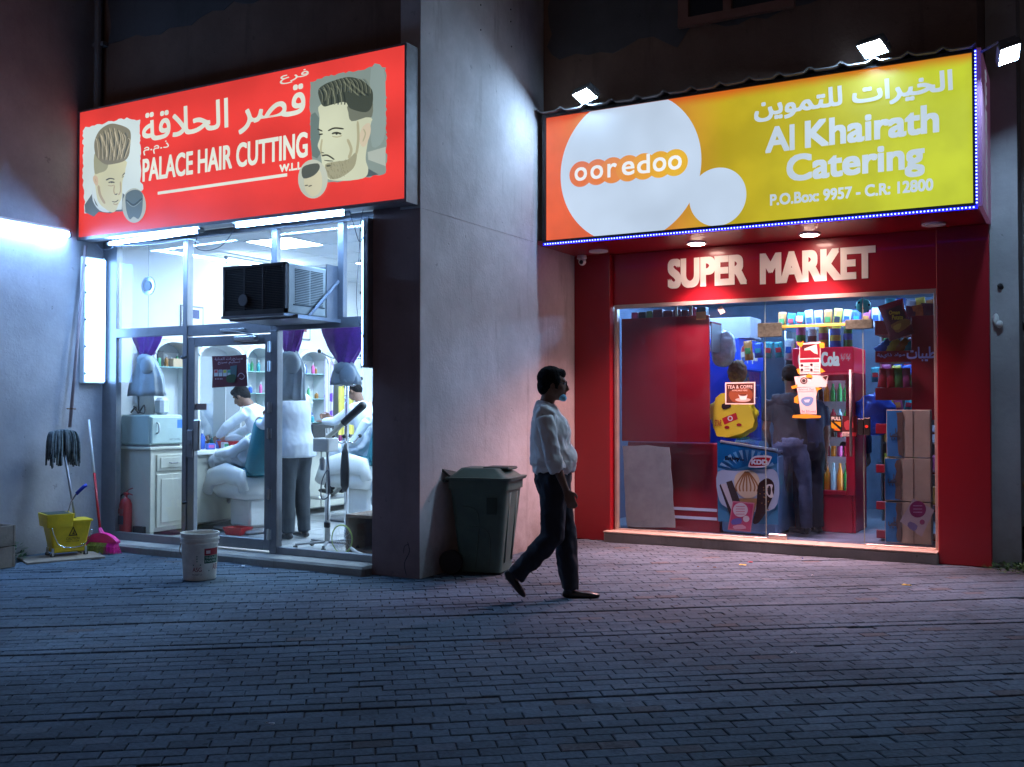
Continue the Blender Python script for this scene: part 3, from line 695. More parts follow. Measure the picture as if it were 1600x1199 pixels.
xa2, xb2 = xr(1077), xr(1166); c1.add([clampz(p)+V((0, -.0026, 0)) for p in disc((xa2+xb2)/2, zr(1121, 308), (xb2-xa2)/2, None, 64)], [tuple(range(64))])
c1.build('white_circle', M['print_yel'], sgr, colors=True)
og = MB()                                                                 # chain of seven orange to yellow discs with the brand's lower-case word
n7 = 7; ux = [908, 933, 957, 982, 1006, 1031, 1055]
zl, zrr = zr(908, 271), zr(1055, 256); zmid = (zl+zrr)/2
oc = [(228, 116, 62), (230, 124, 60), (232, 136, 58), (232, 148, 54), (232, 160, 50), (230, 170, 46), (228, 178, 48)]
for i, u in enumerate(ux):
    shape(og, disc(xr(u), zmid, .128, None, 32), srgb(*oc[i]), lambda q: V((q[0], RY, q[1])), V((0, -.004-.0003*i, 0)))
og.c = srgb(240, 244, 248)
for i, (u, ch) in enumerate(zip(ux, 'ooredoo')):
    wch = {'r': .05, 'e': .066, 'd': .066}.get(ch, .068); hh = .115 if ch == 'd' else .068
    x = xr(u)
    write(og, ch, (x-wch, zmid-.068, x+wch, zmid+hh), .004, (0, RY, 0), lift=.009)
og.build('brand_word', M['print_yel'], sgr, colors=True)
t = MB(); t.c = srgb(196, 212, 226); o_ = (0, RY, 0)
write(t, ar('الخيرات للتموين'), (xr(1179), zr(1190, 191), xr(1490), zr(1490, 108)), .007, o_, lift=.004)
write(t, 'Al', (xr(1196), zr(1196, 240), xr(1242), zr(1196, 200)), .009, o_, lift=.004)
write(t, 'Khairath', (xr(1258), zr(1196, 240), xr(1468), zr(1196, 198)), .010, o_, lift=.004)
write(t, 'Catering', (xr(1229), zr(1429, 277), xr(1445), zr(1229, 243)), .010, o_, lift=.004)
write(t, 'P.O.Box: 9957 - C.R: 12800', (xr(1203), zr(1205, 322), xr(1458), zr(1205, 304)), .004, o_, lift=.004)
t.build('lettering', M['print_yel'], sgr, colors=True)
# side cheek with the market's name running down it
MB().box(-.70, -.665, 9.14, 10.10, RZ0-.03, RZ1+.03).build('side_cheek', mat('mauve_side_film', (.30, .16, .24), .35, var=.1, emit=(.26, .10, .22), es=.22), sgr)
t = MB(); t.c = srgb(190, 200, 225)
for i, ch in enumerate('SUPERMARKET'):
    zt = RZ1-.03-i*.116; yc = 9.60
    write(t, ch, (-.09, zt-.095, .09, zt), .006, (-.665, yc, 0), rx=(0, 1, 0), nrm=(1, 0, 0), lift=.002)
t.build('side_lettering', print_mat('side_letter_film', .35), sgr, colors=True)
# corrugated sheet lying over the sign
cs = MB(); nn_ = 132; top = []; bot = []
for i in range(nn_+1):
    x = -4.76+i*(4.06/nn_); ph = (x+4.76)/.272; z = RZ1+.045+.035*max(0, math.cos(2*PI*ph))**3+.004*math.sin(x*9)
    top.append((x, z))
cs.loft([[V((x, y, z)) for x, z in top]+[V((x, y, z-.012)) for x, z in reversed(top)] for y in (9.08, 9.28)])
cs.build('corrugated_sheet', mat('galvanised_sheet', (.20, .19, .19), .55, .3, var=.3), sgr, angle=40)
# red soffit and blue led line
led = thing('led_strip', 'blue dotted led strip edging the yellow sign below and at its right end', 'light strip', (-2.7, 9.13, 3.06))
MB().box(-4.70, -.70, 9.125, 9.134, 3.048, 3.072).box(-.712, -.70, 9.12, 9.134, 3.072, 4.36).build('carrier', mat('blue_strip_carrier', (.02, .02, .35), .4, emit=(.01, .01, 1), es=2.2), led)
d_ = MB()
x = -4.68
while x < -.71: d_.cbox(x, x+.012, 9.117, 9.125, 3.055, 3.067, .002); x += .029
z = 3.09
while z < 4.35: d_.cbox(-.712, -.700, 9.112, 9.12, z, z+.012, .002); z += .029
tag(d_.build('diode', M['led'], led), kind='stuff')

# ---------------------------------------------------------------- floodlights
def flood(u, v, Y, n, label, w=.24, h=.17, tilt=0):
    p = at(u, v, Y=Y); n = V(n).normalized(); rx = V((0, 0, 1)).cross(n).normalized()
    rx = Matrix.Rotation(tilt, 3, n) @ rx; up = n.cross(rx)
    t = thing('floodlight', label, 'floodlight', p, 'floodlights along the top of the yellow sign')
    Mx = frame(p, rx, up)
    b = MB(Mx); b.cbox(-w/2, w/2, -h/2, h/2, -.06, -.006, .012)
    for k in range(9): x = -w/2+.02+k*(w-.04)/8; b.box(x-.002, x+.002, -h/2+.02, h/2-.02, -.085, -.06)
    b.build('housing', mat('floodlight_casting', (.16, .17, .18), .5, .6), t)
    r = MB(Mx); e = .012
    r.box(-w/2, w/2, -h/2, -h/2+e, -.006, .008).box(-w/2, w/2, h/2-e, h/2, -.006, .008).box(-w/2, -w/2+e, -h/2+e, h/2-e, -.006, .008).box(w/2-e, w/2, -h/2+e, h/2-e, -.006, .008)
    r.build('bezel', M['grey_plastic'], t)
    MB(Mx).box(-w/2+e, w/2-e, -h/2+e, h/2-e, -.005, .0).build('lens', M['flood'][0 if u < 1000 else 1 if u < 1500 else 2], t)
    br = MB(); foot = V((p.x, 9.20, RZ1+.06)) if u < 1500 else V((-.72, 9.20, 4.33))
    a = Mx @ V((-w/2-.012, 0, -.03)); c = Mx @ V((w/2+.012, 0, -.03)); q = Mx @ V((0, -h*.2, -.14))
    br.tube([a, a+(q-a)*.7, q, c+(q-c)*.7, c], .009, 6); br.tube([q, foot], .012, 6)
    br.build('bracket', M['grey_plastic'], t)
flood(914, 150, 9.02, (-.15, -.45, -.88), 'left floodlight, beside the side wall above the big white circle', tilt=.12)
flood(1364, 76, 9.02, (-.22, -.50, -.84), 'middle floodlight above the Arabic lettering of the yellow sign')
flood(1577, 85, 9.0, (.30, -.20, -.93), 'right floodlight on an arm beyond the end of the yellow sign', w=.25, h=.17, tilt=-.75)
# ================================================================ BARBER SHOPFRONT
GY = 7.20
sf = thing('barber_shopfront', 'aluminium and glass shopfront of the brightly lit barber shop', 'shopfront', (-7.05, GY, 0))
def bar(x0, x1, z0, z1, y0=GY-.03, y1=GY+.03, name='frame', m='alu', parent=None, c=.004):
    return MB().cbox(x0, x1, y0, y1, z0, z1, c).build(name, M[m], parent if parent is not None else sf, angle=30)
MB().cbox(-8.83, -5.27, 6.93, 7.40, -.05, .075, .02).build('threshold', M['concrete'], sf)
bar(-8.83, -8.62, .075, 3.13, GY-.02, GY+.05)        # blank aluminium panel at the left jamb
bar(-5.36, -5.27, .075, 3.13)
bar(-8.62, -7.655, .075, .15); bar(-6.44, -5.36, .075, .14)
bar(-7.655, -7.595, .075, 3.13, GY-.04, GY+.04)
bar(-6.525, -6.44, .075, 2.13, GY-.04, GY+.04)
bar(-8.62, -7.655, 2.13, 2.22); bar(-7.595, -6.525, 2.115, 2.22); bar(-6.525, -5.36, 2.13, 2.22)
bar(-8.62, -5.36, 3.07, 3.13)
bar(-6.53, -6.46, 2.22, 3.07); bar(-5.75, -5.685, 2.22, 3.07)
for x0, x1, z0, z1 in ((-8.62, -7.655, .15, 2.13), (-6.44, -5.36, .14, 2.13), (-8.62, -7.655, 2.22, 3.07), (-7.595, -6.53, 2.22, 3.07), (-6.46, -5.75, 2.68, 3.07), (-5.685, -5.36, 2.22, 3.07)):
    MB().box(x0, x1, GY-.003, GY+.003, z0, z1).build('pane', M['glass'], sf)
MB().box(-6.46, -5.75, GY-.01, GY+.01, 2.655, 2.68).build('frame', M['alu'], sf)
door = bar(-7.59, -7.50, .10, 2.10, GY-.03, GY+.02, 'door'); 
for x0, x1, z0, z1 in ((-6.60, -6.53, .10, 2.10), (-7.50, -6.60, .10, .20), (-7.50, -6.60, 2.01, 2.10)):
    bar(x0, x1, z0, z1, GY-.03, GY+.02, 'stile', parent=door)
MB().box(-7.50, -6.60, GY-.007, GY-.001, .20, 2.01).build('pane', M['glass'], door)
MB().cbox(-7.585, -7.505, GY-.05, GY-.03, .93, 1.20, .006).lathe([(.028, -.062), (.028, -.05)], 16, (-7.545, GY, 1.08), 'y').build('lock_plate', M['alu_dark'], door, angle=30)
MB().cbox(-7.50, -7.42, GY-.045, GY-.01, 1.0, 1.30, .01).build('handle', M['steel'], door)
for z in (.25, .62, 1.18, 1.42, 1.80, 1.98):
    MB().tube([(-6.53, GY-.05, z-.05), (-6.53, GY-.05, z+.05)], .012, 8).box(-6.56, -6.50, GY-.042, GY-.03, z-.045, z+.045).build('hinge', M['steel'], sf)
dc = MB().cbox(-6.93, -6.66, GY-.10, GY-.035, 2.035, 2.085, .01); dc.tube([(-6.70, GY-.07, 2.09), (-6.90, GY-.09, 2.13), (-7.12, GY-.05, 2.15)], .008, 6)
dc.cbox(-7.14, -6.84, GY-.06, GY-.03, 2.14, 2.165, .004); dc.build('door_closer', M['steel'], sf, angle=30)
pu = MB(); pu.tube([(-7.66, GY-.05, 1.92), (-7.63, GY-.07, 1.90), (-7.58, GY-.06, 1.91)], .012, 6); pu.build('padlock_hasp', M['black'], sf)
pu = MB(); pu.tube([(-7.63, GY-.04, .50), (-7.60, GY-.07, .49), (-7.57, GY-.05, .50)], .012, 6); pu.build('padlock_hasp', M['black'], sf)
# maroon poster on the door glass
ps = thing('door_poster', 'maroon poster with four colour swatches taped to the barber door glass', 'poster', at(357, 600, Y=GY-.02))
b = MB(); yy = GY-.012; q = lambda p: at(150+p[0]/3.5556, 320+p[1]/3.5556, Y=yy); k = [0]
def Lq(): k[0] += 1; return V((0, -.0006*k[0], 0))
shape(b, [(645, 842), (740, 840), (836, 832), (838, 920), (842, 1008), (740, 1012), (645, 1018), (648, 930)], srgb(92, 14, 34), q, Lq())
for i, cc in enumerate(((196, 70, 70), (150, 150, 160), (200, 190, 60), (70, 160, 130))):
    x = 657+i*25; shape(b, [(x, 918), (x+21, 917), (x+21, 953), (x, 954)], (.6, .6, .6), q, Lq()); shape(b, [(x+2, 920), (x+19, 919), (x+19, 934), (x+2, 935)], srgb(*cc), q, Lq())
shape(b, [(748, 898), (786, 892), (782, 960), (772, 988), (735, 984), (750, 950)], srgb(70, 96, 100), q, Lq()); shape(b, [(732, 950), (775, 945), (772, 986), (730, 984)], srgb(40, 70, 30), q, Lq(), 3)
b.c = srgb(200, 170, 180); b_ = lambda w_, u0, v0, u1, v1, bo=.0: write(b, w_, (at(u0, v0, Y=yy).x, at(u0, v0, Y=yy).z, at(u1, v1, Y=yy).x, at(u1, v1, Y=yy).z), bo, (0, yy, 0), lift=.006, res=1)
b_(ar('مستحضرات العناية').replace('ض', ''), 336, 565.5, 380, 557.5); b_(ar('تسليم سريع'), 341, 570, 376, 563); b_('- - - - -', 337, 593.5, 348, 591)
for r_ in (0, 1): stroke(b, [(790, 955+r_*3), (800, 940), (815, 938), (828, 955), (815, 970), (800, 965)], 4, q, Lq())
b.build('sheet', M['print'], ps, colors=True)
nt = thing('door_notice', 'small brown notice strip stuck on the door glass by the lock', 'notice', at(318, 640, Y=GY-.02))
MB().box(at(309, 0, Y=7.19).x, at(327, 0, Y=7.19).x, GY-.012, GY-.009, 1.395, 1.455).build('sheet', mat('brown_notice', (.26, .17, .15), .7), nt)

# fluorescent battens under the sign and on the left wall
def batten(a, b_, label, n=(0, -1, -.3), group='fluorescent tubes round the barber shopfront', r=.016, m='tube'):
    a, b_ = V(a), V(b_); t = thing('fluorescent_tube', label, 'tube light', (a+b_)/2, group)
    d = (b_-a).normalized(); n = V(n); n = (n-d*n.dot(d)).normalized(); s = d.cross(n)
    Mx = frame((a+b_)/2, d, n); L = (b_-a).length/2
    MB(Mx).cbox(-L, L, -.055, -.02, -.022, .022, .006).build('batten', M['white'], t)
    for a_, c_ in ((-L-.02, -L+.01), (L-.01, L+.02)): MB(Mx).cbox(a_, c_, -.05, .03, -.02, .02, .006).build('lampholder', M['grey_plastic'], t)
    MB(Mx).tube([(-L+.01, .008, 0), (L-.01, .008, 0)], r, 10, ref=(0, 0, 1)).build('tube', M[m], t, smooth=True)
    return t
batten(at(172, 381, Y=6.95), at(312, 361, Y=6.95), 'left tube light hanging below the red sign')
batten(at(370, 353, Y=6.95), at(541, 333, Y=6.95), 'right tube light hanging below the red sign')
batten((-8.775, 5.35, 3.155), at(108, 367, X=-8.775), 'tube light on the left wall, cut by the edge of the photo', n=(.3, 0, -1))
# vertical light boxes either side of the shopfront
def lightbox(x0, x1, y0, y1, z0, z1, face, label):
    t = thing('vertical_light_box', label, 'light box', ((x0+x1)/2, (y0+y1)/2, z0), 'vertical light boxes beside the barber shopfront')
    MB().cbox(x0, x1, y0, y1, z0, z1, .008).build('case', M['alu_dark'] if face < 0 else M['white'], t)
    if face > 0: MB().cbox(x1+.001, x1+.02, y0+.012, y1-.012, z0+.02, z1-.02, .004).build('diffuser', M['lightbox'], t)
    else: MB().cbox(x0-.02, x0-.001, y0+.012, y1-.012, z0+.02, z1-.02, .004).build('diffuser', M['lightbox'], t)
    for k in range(5):
        s = MB(); z = z0+.1+k*(z1-z0-.2)/4; X = x1+.02 if face > 0 else x0-.02
        s.box(X-.004, X+.004, y0-.006, y0+.01, z-.012, z+.012).build('clip', M['black'], t)
lightbox(-8.83, -8.76, 6.90, 7.155, 1.66, 2.95, 1, 'glowing vertical light box at the left corner of the barber shopfront')
lightbox(-5.335, -5.275, 6.99, 7.15, 1.76, 3.04, -1, 'vertical light box seen on its dark edge beside the pink pillar')

# ---------------------------------------------------------------- window air conditioner
ac = thing('air_conditioner', 'boxy window air conditioner with dark rear grille over the barber door', 'air conditioner', (-6.1, 6.85, 2.2))
ax0, ax1, ay0, ay1, az0, az1 = -6.465, -5.76, 6.50, 7.32, 2.205, 2.635
MB().cbox(ax0, ax1, ay0+.03, ay1, az0, az1, .012).build('casing', mat('ac_casing', (.52, .48, .40), .5, .1, var=.15, scale=6), ac)
MB().box(ax0+.02, ax1-.02, ay0+.022, ay0+.028, az0+.02, az1-.02).build('condenser', M['black'], ac)
g = MB(); dk = mat('ac_rear_grille', (.085, .07, .065), .5, .3, var=.3)
g.box(ax0, ax0+.025, ay0, ay0+.03, az0, az1).box(ax1-.02, ax1, ay0, ay0+.03, az0, az1).box(ax0, ax1, ay0, ay0+.03, az1-.02, az1).box(ax0, ax1, ay0, ay0+.03, az0, az0+.045)
for x in (ax0+.24, ax0+.45): g.box(x-.008, x+.008, ay0+.003, ay0+.02, az0+.04, az1-.02)
g.build('rear_frame', dk, ac)
n = 0; z = az0+.055; one = MB().cbox(ax0+.025, ax1-.02, ay0+.004, ay0+.014, 0, .006, .001).mesh(dk)
me = one
while z < az1-.025:
    o = bpy.data.objects.new('louvre', me); COL.objects.link(o); o.parent = ac
    o.location = V((0, 0, z))-V(ac.location); z += .0145
sl = MB(); z = az0+.09
while z < az1-.05:
    for y0_, y1_ in ((6.62, 6.80), (6.82, 6.98)): sl.box(ax1-.002, ax1+.006, y0_, y1_, z, z+.005)
    z += .0145
sl.build('side_louvres', M['black'], ac); ac.children[-1]['kind'] = 'stuff'
sp_ = MB(); sp_.box(ax1, ax1+.008, 6.60, 7.0, az0+.075, az0+.085)
sp_.build('seam', M['black'], ac)
br = MB(); br.tube([(ax1+.02, 7.20, 2.56), (ax1+.02, 6.78, 2.20)], [(.016, .016)]*2, 4); br.box(ax0-.02, ax1+.05, 6.60, 7.2, 2.17, 2.20)
br.box(ax0, ax1, 6.48, 6.62, 2.185, 2.205); br.build('support_bracket', M['alu'], ac)
MB().box(ax1+.002, ax1+.012, 7.02, 7.195, az0, az1+.04).build('mounting_plate', M['alu'], ac)
bdg = MB(); bdg.lathe([(.05, -.012), (.05, 0)], 16, (ax0+.24, ay0, az0+.13), 'y'); bdg.build('badge', M['grey_plastic'], ac)
# cables
def cable(pts, label, r=.004, name='cable', cat='cable', m='wire', n=5, group=None):
    o = MB().tube(catmull(pts, n), r, 5).build(name, M[m], None, pts[0], smooth=True); tag(o, label, cat, group); return o
cable([at(312, 362, Y=6.94), at(305, 385, Y=6.96), at(322, 392, Y=6.98), at(345, 385, Y=6.98), at(360, 368, Y=6.96), at(366, 355, Y=6.94)], 'looping cable between the two tube lights')
cable([at(170, 384, Y=6.96), at(205, 384, Y=6.99), at(250, 381, Y=7.0), at(296, 374, Y=7.0), at(312, 380, Y=6.98)], 'thin cable running beneath the left tube light', .003)
cable([at(546, 330, Y=6.95), at(553, 352, Y=6.97), at(562, 378, Y=6.97), at(572, 360, Y=6.95), at(576, 338, Y=6.93)], 'cable looped between the sign and the dark light box')
cable([at(568, 326, Y=6.95), at(563, 352, Y=6.97), at(561, 400, Y=7.0), at(557, 460, Y=7.0), at(560, 500, Y=7.0), at(568, 530, Y=7.0), at(571, 552, Y=7.0)], 'thin cable hanging down beside the dark light box', .003)
cable([at(152, 383, Y=6.9), at(160, 390, Y=6.93), at(175, 388, Y=6.97), at(176, 380, Y=6.97)], 'short cable at the top of the glowing light box', .003)
# round shiny disc hung on a string
hd = thing('hanging_disc', 'shiny round disc hanging on a string behind the upper left pane', 'ornament', at(232, 447, Y=7.3))
p = at(232, 447, Y=7.3)
MB().lathe([(.04, -.004), (.095, -.008), (.098, 0), (.095, .006), (.04, .004)], 24, p, 'y').build('disc', M['chrome'], hd)
MB().lathe([(.018, -.012), (.05, -.013), (.05, -.009), (.018, -.009)], 16, p, 'y').build('hub', M['alu_dark'], hd)
MB().tube([p+V((0, 0, .10)), p+V((0, 0, .56))], .0025, 4).tube([p-V((0, 0, .10)), p-V((0, 0, .62))], .0025, 4).build('string', M['wire'], hd)

# ================================================================ BARBER SHOP INTERIOR
tag(MB().box(-8.83, -4.98, 7.20, 12.4, -.05, .078).build('floor', M['floor_tile']), kind='structure')
tg = MB()
for i in range(10): tg.box(-8.83, -4.98, 7.45+i*.5, 7.455+i*.5, .078, .0795)
for i in range(8): tg.box(-8.8+i*.5, -8.795+i*.5, 7.40, 12.4, .078, .0797)
tag(tg.build('floor_joint', M['alu_dark']), kind='structure')
room = MB().box(-8.825, -8.80, 7.24, 12.4, .08, 3.16).box(-8.83, -4.98, 12.38, 12.5, .08, 3.16).box(-5.0, -4.985, 7.35, 12.4, .08, 3.16).build('wall', M['white_wall']); tag(room, kind='structure')
ceil = MB().box(-8.83, -4.98, 7.24, 12.4, 3.165, 3.20).build('ceiling', M['ceiling']); tag(ceil, kind='structure')
tile = MB().cbox(-.295, .295, -.295, .295, 0, .012, .004).mesh(M['ceiling'])
lit = {(2, 1), (2, 4), (5, 2), (5, 5), (3, 7)}
for i in range(6):
    for j in range(8):
        o = bpy.data.objects.new('ceiling_tile', tile); COL.objects.link(o); o.parent = ceil; x, y = -8.5+i*.61, 7.6+j*.61
        if (i, j) in lit:
            bpy.data.objects.remove(o)
            cl = thing('ceiling_light', 'square lit ceiling panel %s in the barber shop' % {(2, 1): 'nearest the glass', (2, 4): 'over the near barber chair', (5, 2): 'above the door side wall', (5, 5): 'deep on the right', (3, 7): 'farthest back'}[(i, j)], 'ceiling light', (x, y, 3.14), 'ceiling light panels in the barber shop')
            MB().box(x-.28, x+.28, y-.28, y+.28, 3.146, 3.152).build('diffuser', M['panel'], cl)
            MB().box(x-.30, x+.30, y-.30, y-.28, 3.142, 3.162).box(x-.30, x+.30, y+.28, y+.30, 3.142, 3.162).box(x-.30, x-.28, y-.28, y+.28, 3.142, 3.162).box(x+.28, x+.30, y-.28, y+.28, 3.142, 3.162).build('trim', M['white'], cl)
        else: o.location = (x, y, 3.150)
batten((-8.3, 8.4, 3.06), (-8.3, 9.6, 3.06), 'tube light on the ceiling along the mirror wall of the barber shop', n=(.3, 0, -1), group='ceiling tubes in the barber shop', m='tube_in')
# niches and arches along the left wall, counter beneath
XW = -8.80
def arch_unit(y0, y1, z1, depth=.24, shelves=(), label='', ztop=2.02, mirror=False):
    t = thing('wall_unit', label, 'shelf unit', (XW, (y0+y1)/2, .95), 'arched units along the barber wall')
    b = MB(); b.box(XW, XW+depth, y0, y0+.03, .95, ztop).box(XW, XW+depth, y1-.03, y1, .95, ztop).box(XW, XW+.02, y0, y1, .95, ztop); b.build('carcass', M['white'], t)
    a = MB(); n = 14; yc = (y0+y1)/2; r = (y1-y0)/2+.02
    prof = [(yc+r*math.cos(PI*k/n), ztop+.14*math.sin(PI*k/n)) for k in range(n+1)]
    inn = [(yc+(r-.03)*math.cos(PI*k/n), ztop+.14*math.sin(PI*k/n)-.035) for k in range(n+1)]
    a.loft([[V((X, y, z)) for y, z in prof+inn[::-1]] for X in (XW, XW+depth+.03)]); a.build('arch', M['white'], t, angle=40)
    MB().poly([(XW+.02, y, z) for y, z in prof], (1, 0, 0), .01).build('arch_back', M['grey_cloth'] if not mirror else M['white'], t)
    if mirror: MB().box(XW+.021, XW+.026, y0+.05, y1-.05, 1.0, ztop-.02).build('mirror', M['mirror'], t)
    for z in shelves: MB().box(XW+.02, XW+depth-.02, y0+.03, y1-.03, z, z+.008).build('shelf', mat('shelf_glass', (.35, .6, .6), .15), t)
    return t
arch_unit(7.62, 8.18, 2.0, shelves=(1.85,), label='first arched unit by the window, boxes on its top shelf')
arch_unit(8.24, 8.92, 2.0, mirror=True, label='arched mirror bay left of the maroon poster')
arch_unit(8.98, 9.42, 2.0, shelves=(1.30, 1.58, 1.84), label='narrow arched niche with glass shelves behind the maroon poster')
arch_unit(9.90, 10.48, 2.0, shelves=(1.22, 1.52, 1.84), label='arched niche with bottles behind the standing barber')
arch_unit(10.56, 11.02, 2.0, mirror=True, label='arched bay beside the yellow towel')
arch_unit(11.5, 12.1, 2.0, shelves=(1.5, 1.8), label='farthest arched niche of the barber wall')
ct = thing('mirror_counter', 'long white counter below the barber mirrors', 'counter', (XW+.25, 9.9, .08))
MB().cbox(XW, XW+.50, 7.95, 12.3, .90, .95, .008).build('top', M['white'], ct)
for k in range(6): MB().cbox(XW+.02, XW+.44, 8.0+k*.71, 8.69+k*.71, .16, .90, .006).build('cupboard', M['cream'], ct)
def bottle(x, y, z, h, r, m, label, grp='bottles on the barber shelves and counter', cap='white_plastic'):
    t = MB(); t.m = 0; t.lathe([(r*.9, 0), (r, h*.05), (r, h*.62), (r*.4, h*.75), (r*.38, h*.82)], 10, (x, y, z)); t.m = 1; t.lathe([(r*.45, h*.82), (r*.45, h)], 8, (x, y, z))
    o = t.build('bottle', [m, M[cap]], None, (x, y, z), angle=40); tag(o, label, 'bottle', grp); return o
bcol = [mat('bottle_'+n_, c, .3) for n_, c in (('blue', (.04, .12, .5)), ('white', (.7, .7, .72)), ('amber', (.35, .15, .03)), ('green', (.05, .3, .12)), ('pink', (.6, .1, .3)), ('teal', (.05, .35, .4)))]
rb = random.Random(8)
for y0, zs in ((8.98, (1.308, 1.588, 1.848)), (9.90, (1.228, 1.528, 1.848)), (11.5, (1.508, 1.808)), (7.62, (1.858,))):
    for z in zs:
        y = y0+.07
        while y < y0+(.38 if y0 == 8.98 else .50):
            mm = rb.choice(bcol); bottle(XW+.12+rb.uniform(-.04, .04), y, z, rb.uniform(.09, .17), rb.uniform(.018, .028), mm, 'small %s bottle on the %s shelf of %s' % (mm.name.split('_')[1], 'top' if z > 1.8 else 'middle' if z > 1.45 else 'lowest', {8.98: 'the niche behind the maroon poster', 9.90: 'the niche behind the standing barber', 11.5: 'the farthest barber niche', 7.62: 'the arched unit nearest the window'}[y0])); y += rb.uniform(.06, .11)
for y in [8.1+k*.23 for k in range(15)]:
    mm = rb.choice(bcol); bottle(XW+.12+rb.uniform(0, .14), y, .95, rb.uniform(.12, .24), rb.uniform(.022, .035), mm, '%s bottle on the %s stretch of counter below the barber mirrors' % (mm.name.split('_')[1], 'nearest' if y < 9.2 else 'middle' if y < 10.4 else 'farthest'))
bk = tag(MB().cbox(XW+.06, XW+.16, 7.74, 7.82, 1.858, 2.03, .004).build('carton', M['black'], None, (XW+.1, 7.78, 1.858)), 'small black carton on the top shelf nearest the window', 'box')
bk = tag(MB().cbox(XW+.06, XW+.2, 7.92, 8.10, 1.858, 1.95, .004).build('carton', M['card'], None, (XW+.1, 8.0, 1.858)), 'low brown carton beside the black one on the nearest shelf', 'box')
rk_ = random.Random(31)
for i in range(16):                                                        # clutter along the counter
    y = 8.05+i*.245; w_, d_c, h = rk_.uniform(.05, .11), rk_.uniform(.05, .1), rk_.uniform(.05, .17); x = XW+.30+rk_.uniform(0, .10); mm = rk_.choice(bcol+[M['black'], M['card'], M['white'], M['red_paint']])
    t = thing('product_pack', '%s pack, %d from the window along the front edge of the barber counter' % (mm.name.split('_')[-1] if 'bottle' in mm.name else mm.name.split('_')[0], i+1), 'pack', (x, y, .95), 'packs along the barber counter')
    Mr = rotz((x, y, .95), rk_.uniform(-.5, .5)); MB(Mr).cbox(-w_/2, w_/2, -d_c/2, d_c/2, 0, h, .004).build('carton', mm, t)
    MB(Mr).box(w_/2, w_/2+.0015, -d_c*.35, d_c*.35, h*.3, h*.75).build('label_panel', rk_.choice(bcol+[M['white']]), t)
for i, (y, z, w_, h, c_) in enumerate(((8.36, 2.45, .34, .24, (60, 70, 110)), (9.25, 2.50, .22, .30, (150, 120, 80)), (10.2, 2.42, .40, .26, (120, 60, 60)), (11.2, 2.46, .26, .34, (70, 110, 90)))):
    t = thing('framed_picture', '%s small framed notice high on the barber wall' % ('nearest', 'second', 'third', 'farthest')[i], 'picture', (XW, y, z), 'framed notices on the barber wall')
    MB().cbox(XW, XW+.02, y-w_/2, y+w_/2, z-h/2, z+h/2, .004).build('frame', M['alu_dark'], t); b = MB(); b.c = (.8, .8, .78); b.box(XW+.0205, XW+.021, y-w_/2+.02, y+w_/2-.02, z-h/2+.02, z+h/2-.02); b.c = srgb(*c_); b.box(XW+.0212, XW+.0216, y-w_*.3, y+w_*.3, z-h*.1, z+h*.32)
    b.build('sheet', M['print'], t, colors=True)
hb = thing('product_box', 'black product box printed HAIR on the counter behind the standing barber', 'box', (-8.40, 10.2, .95))
MB().cbox(-8.52, -8.38, 9.98, 10.40, .95, 1.20, .006).build('carton', M['black'], hb)
w = MB(); w.c = (.6, .6, .6); write(w, 'HAIR', (.22, .05, .36, .20), .002, (-8.38, 10.0, .95), rx=(0, 1, 0), nrm=(1, 0, 0), lift=.003); w.build('lettering', M['print'], hb, colors=True)
# patterned purple curtains in the recesses and a yellow towel
def pleated(name, label, cat, y0, y1, x, z0, z1, m, group=None, amp=.02, k=7):
    b = MB(); n = 60; rows = 8
    pts = [[V((x+amp*math.sin(2*PI*k*i/n)+.004*math.sin(i*1.7+r), y0+(y1-y0)*i/n, z0+(z1-z0)*r/rows)) for i in range(n+1)] for r in range(rows+1)]
    vs = [p for r in pts for p in r]; fs = [(r*(n+1)+i, r*(n+1)+i+1, (r+1)*(n+1)+i+1, (r+1)*(n+1)+i) for r in range(rows) for i in range(n)]
    b.add(vs, fs); b.add([p-V((.004, 0, 0)) for p in vs], [f[::-1] for f in fs])
    o = b.build(name, m, None, (x, (y0+y1)/2, z0), smooth=True); tag(o, label, cat, group); return o
def flower_cloth():
    m, t, p = new_mat('flowered_cloth'); N = t.nodes; Lk = t.links
    g = N.new('ShaderNodeNewGeometry'); mp = N.new('ShaderNodeMapping'); mp.inputs['Scale'].default_value = (.01, 5.6, 4.6); Lk.new(g.outputs['Position'], mp.inputs['Vector'])
    v = N.new('ShaderNodeTexVoronoi'); v.inputs['Scale'].default_value = 1; v.inputs['Randomness'].default_value = .25; Lk.new(mp.outputs[0], v.inputs['Vector'])
    r = N.new('ShaderNodeValToRGB'); e = r.color_ramp.elements; e[0].position = .10; e[0].color = (.45, .35, .75, 1); e[1].position = .12; e[1].color = (.16, .05, .42, 1)
    el = e.new(.30); el.color = (.20, .07, .5, 1); el = e.new(.33); el.color = (.60, .55, .78, 1)
    Lk.new(v.outputs['Distance'], r.inputs['Fac']); Lk.new(r.outputs[0], p.inputs['Base Color']); p.inputs['Roughness'].default_value = .9
    return m
M['flower'] = flower_cloth()
pleated('patterned_curtain', 'lilac curtain with purple flowers right of the maroon poster', 'curtain', 9.43, 9.88, -8.62, .96, 2.05, M['flower'], 'flowered curtains between the barber units')
pleated('patterned_curtain', 'narrow strip of flowered lilac curtain left of the yellow towel', 'curtain', 10.42, 10.60, -8.56, .96, 2.05, M['flower'], 'flowered curtains between the barber units', k=3)
pleated('yellow_towel', 'yellow towel hanging on the wall behind the right hand barber chair', 'towel', 10.66, 10.98, -8.52, 1.05, 1.90, M['yellow_cloth'], k=3)
pleated('white_towel', 'white towel hung beside the yellow one', 'towel', 11.02, 11.40, -8.52, 1.0, 1.95, M['cape'], k=3)
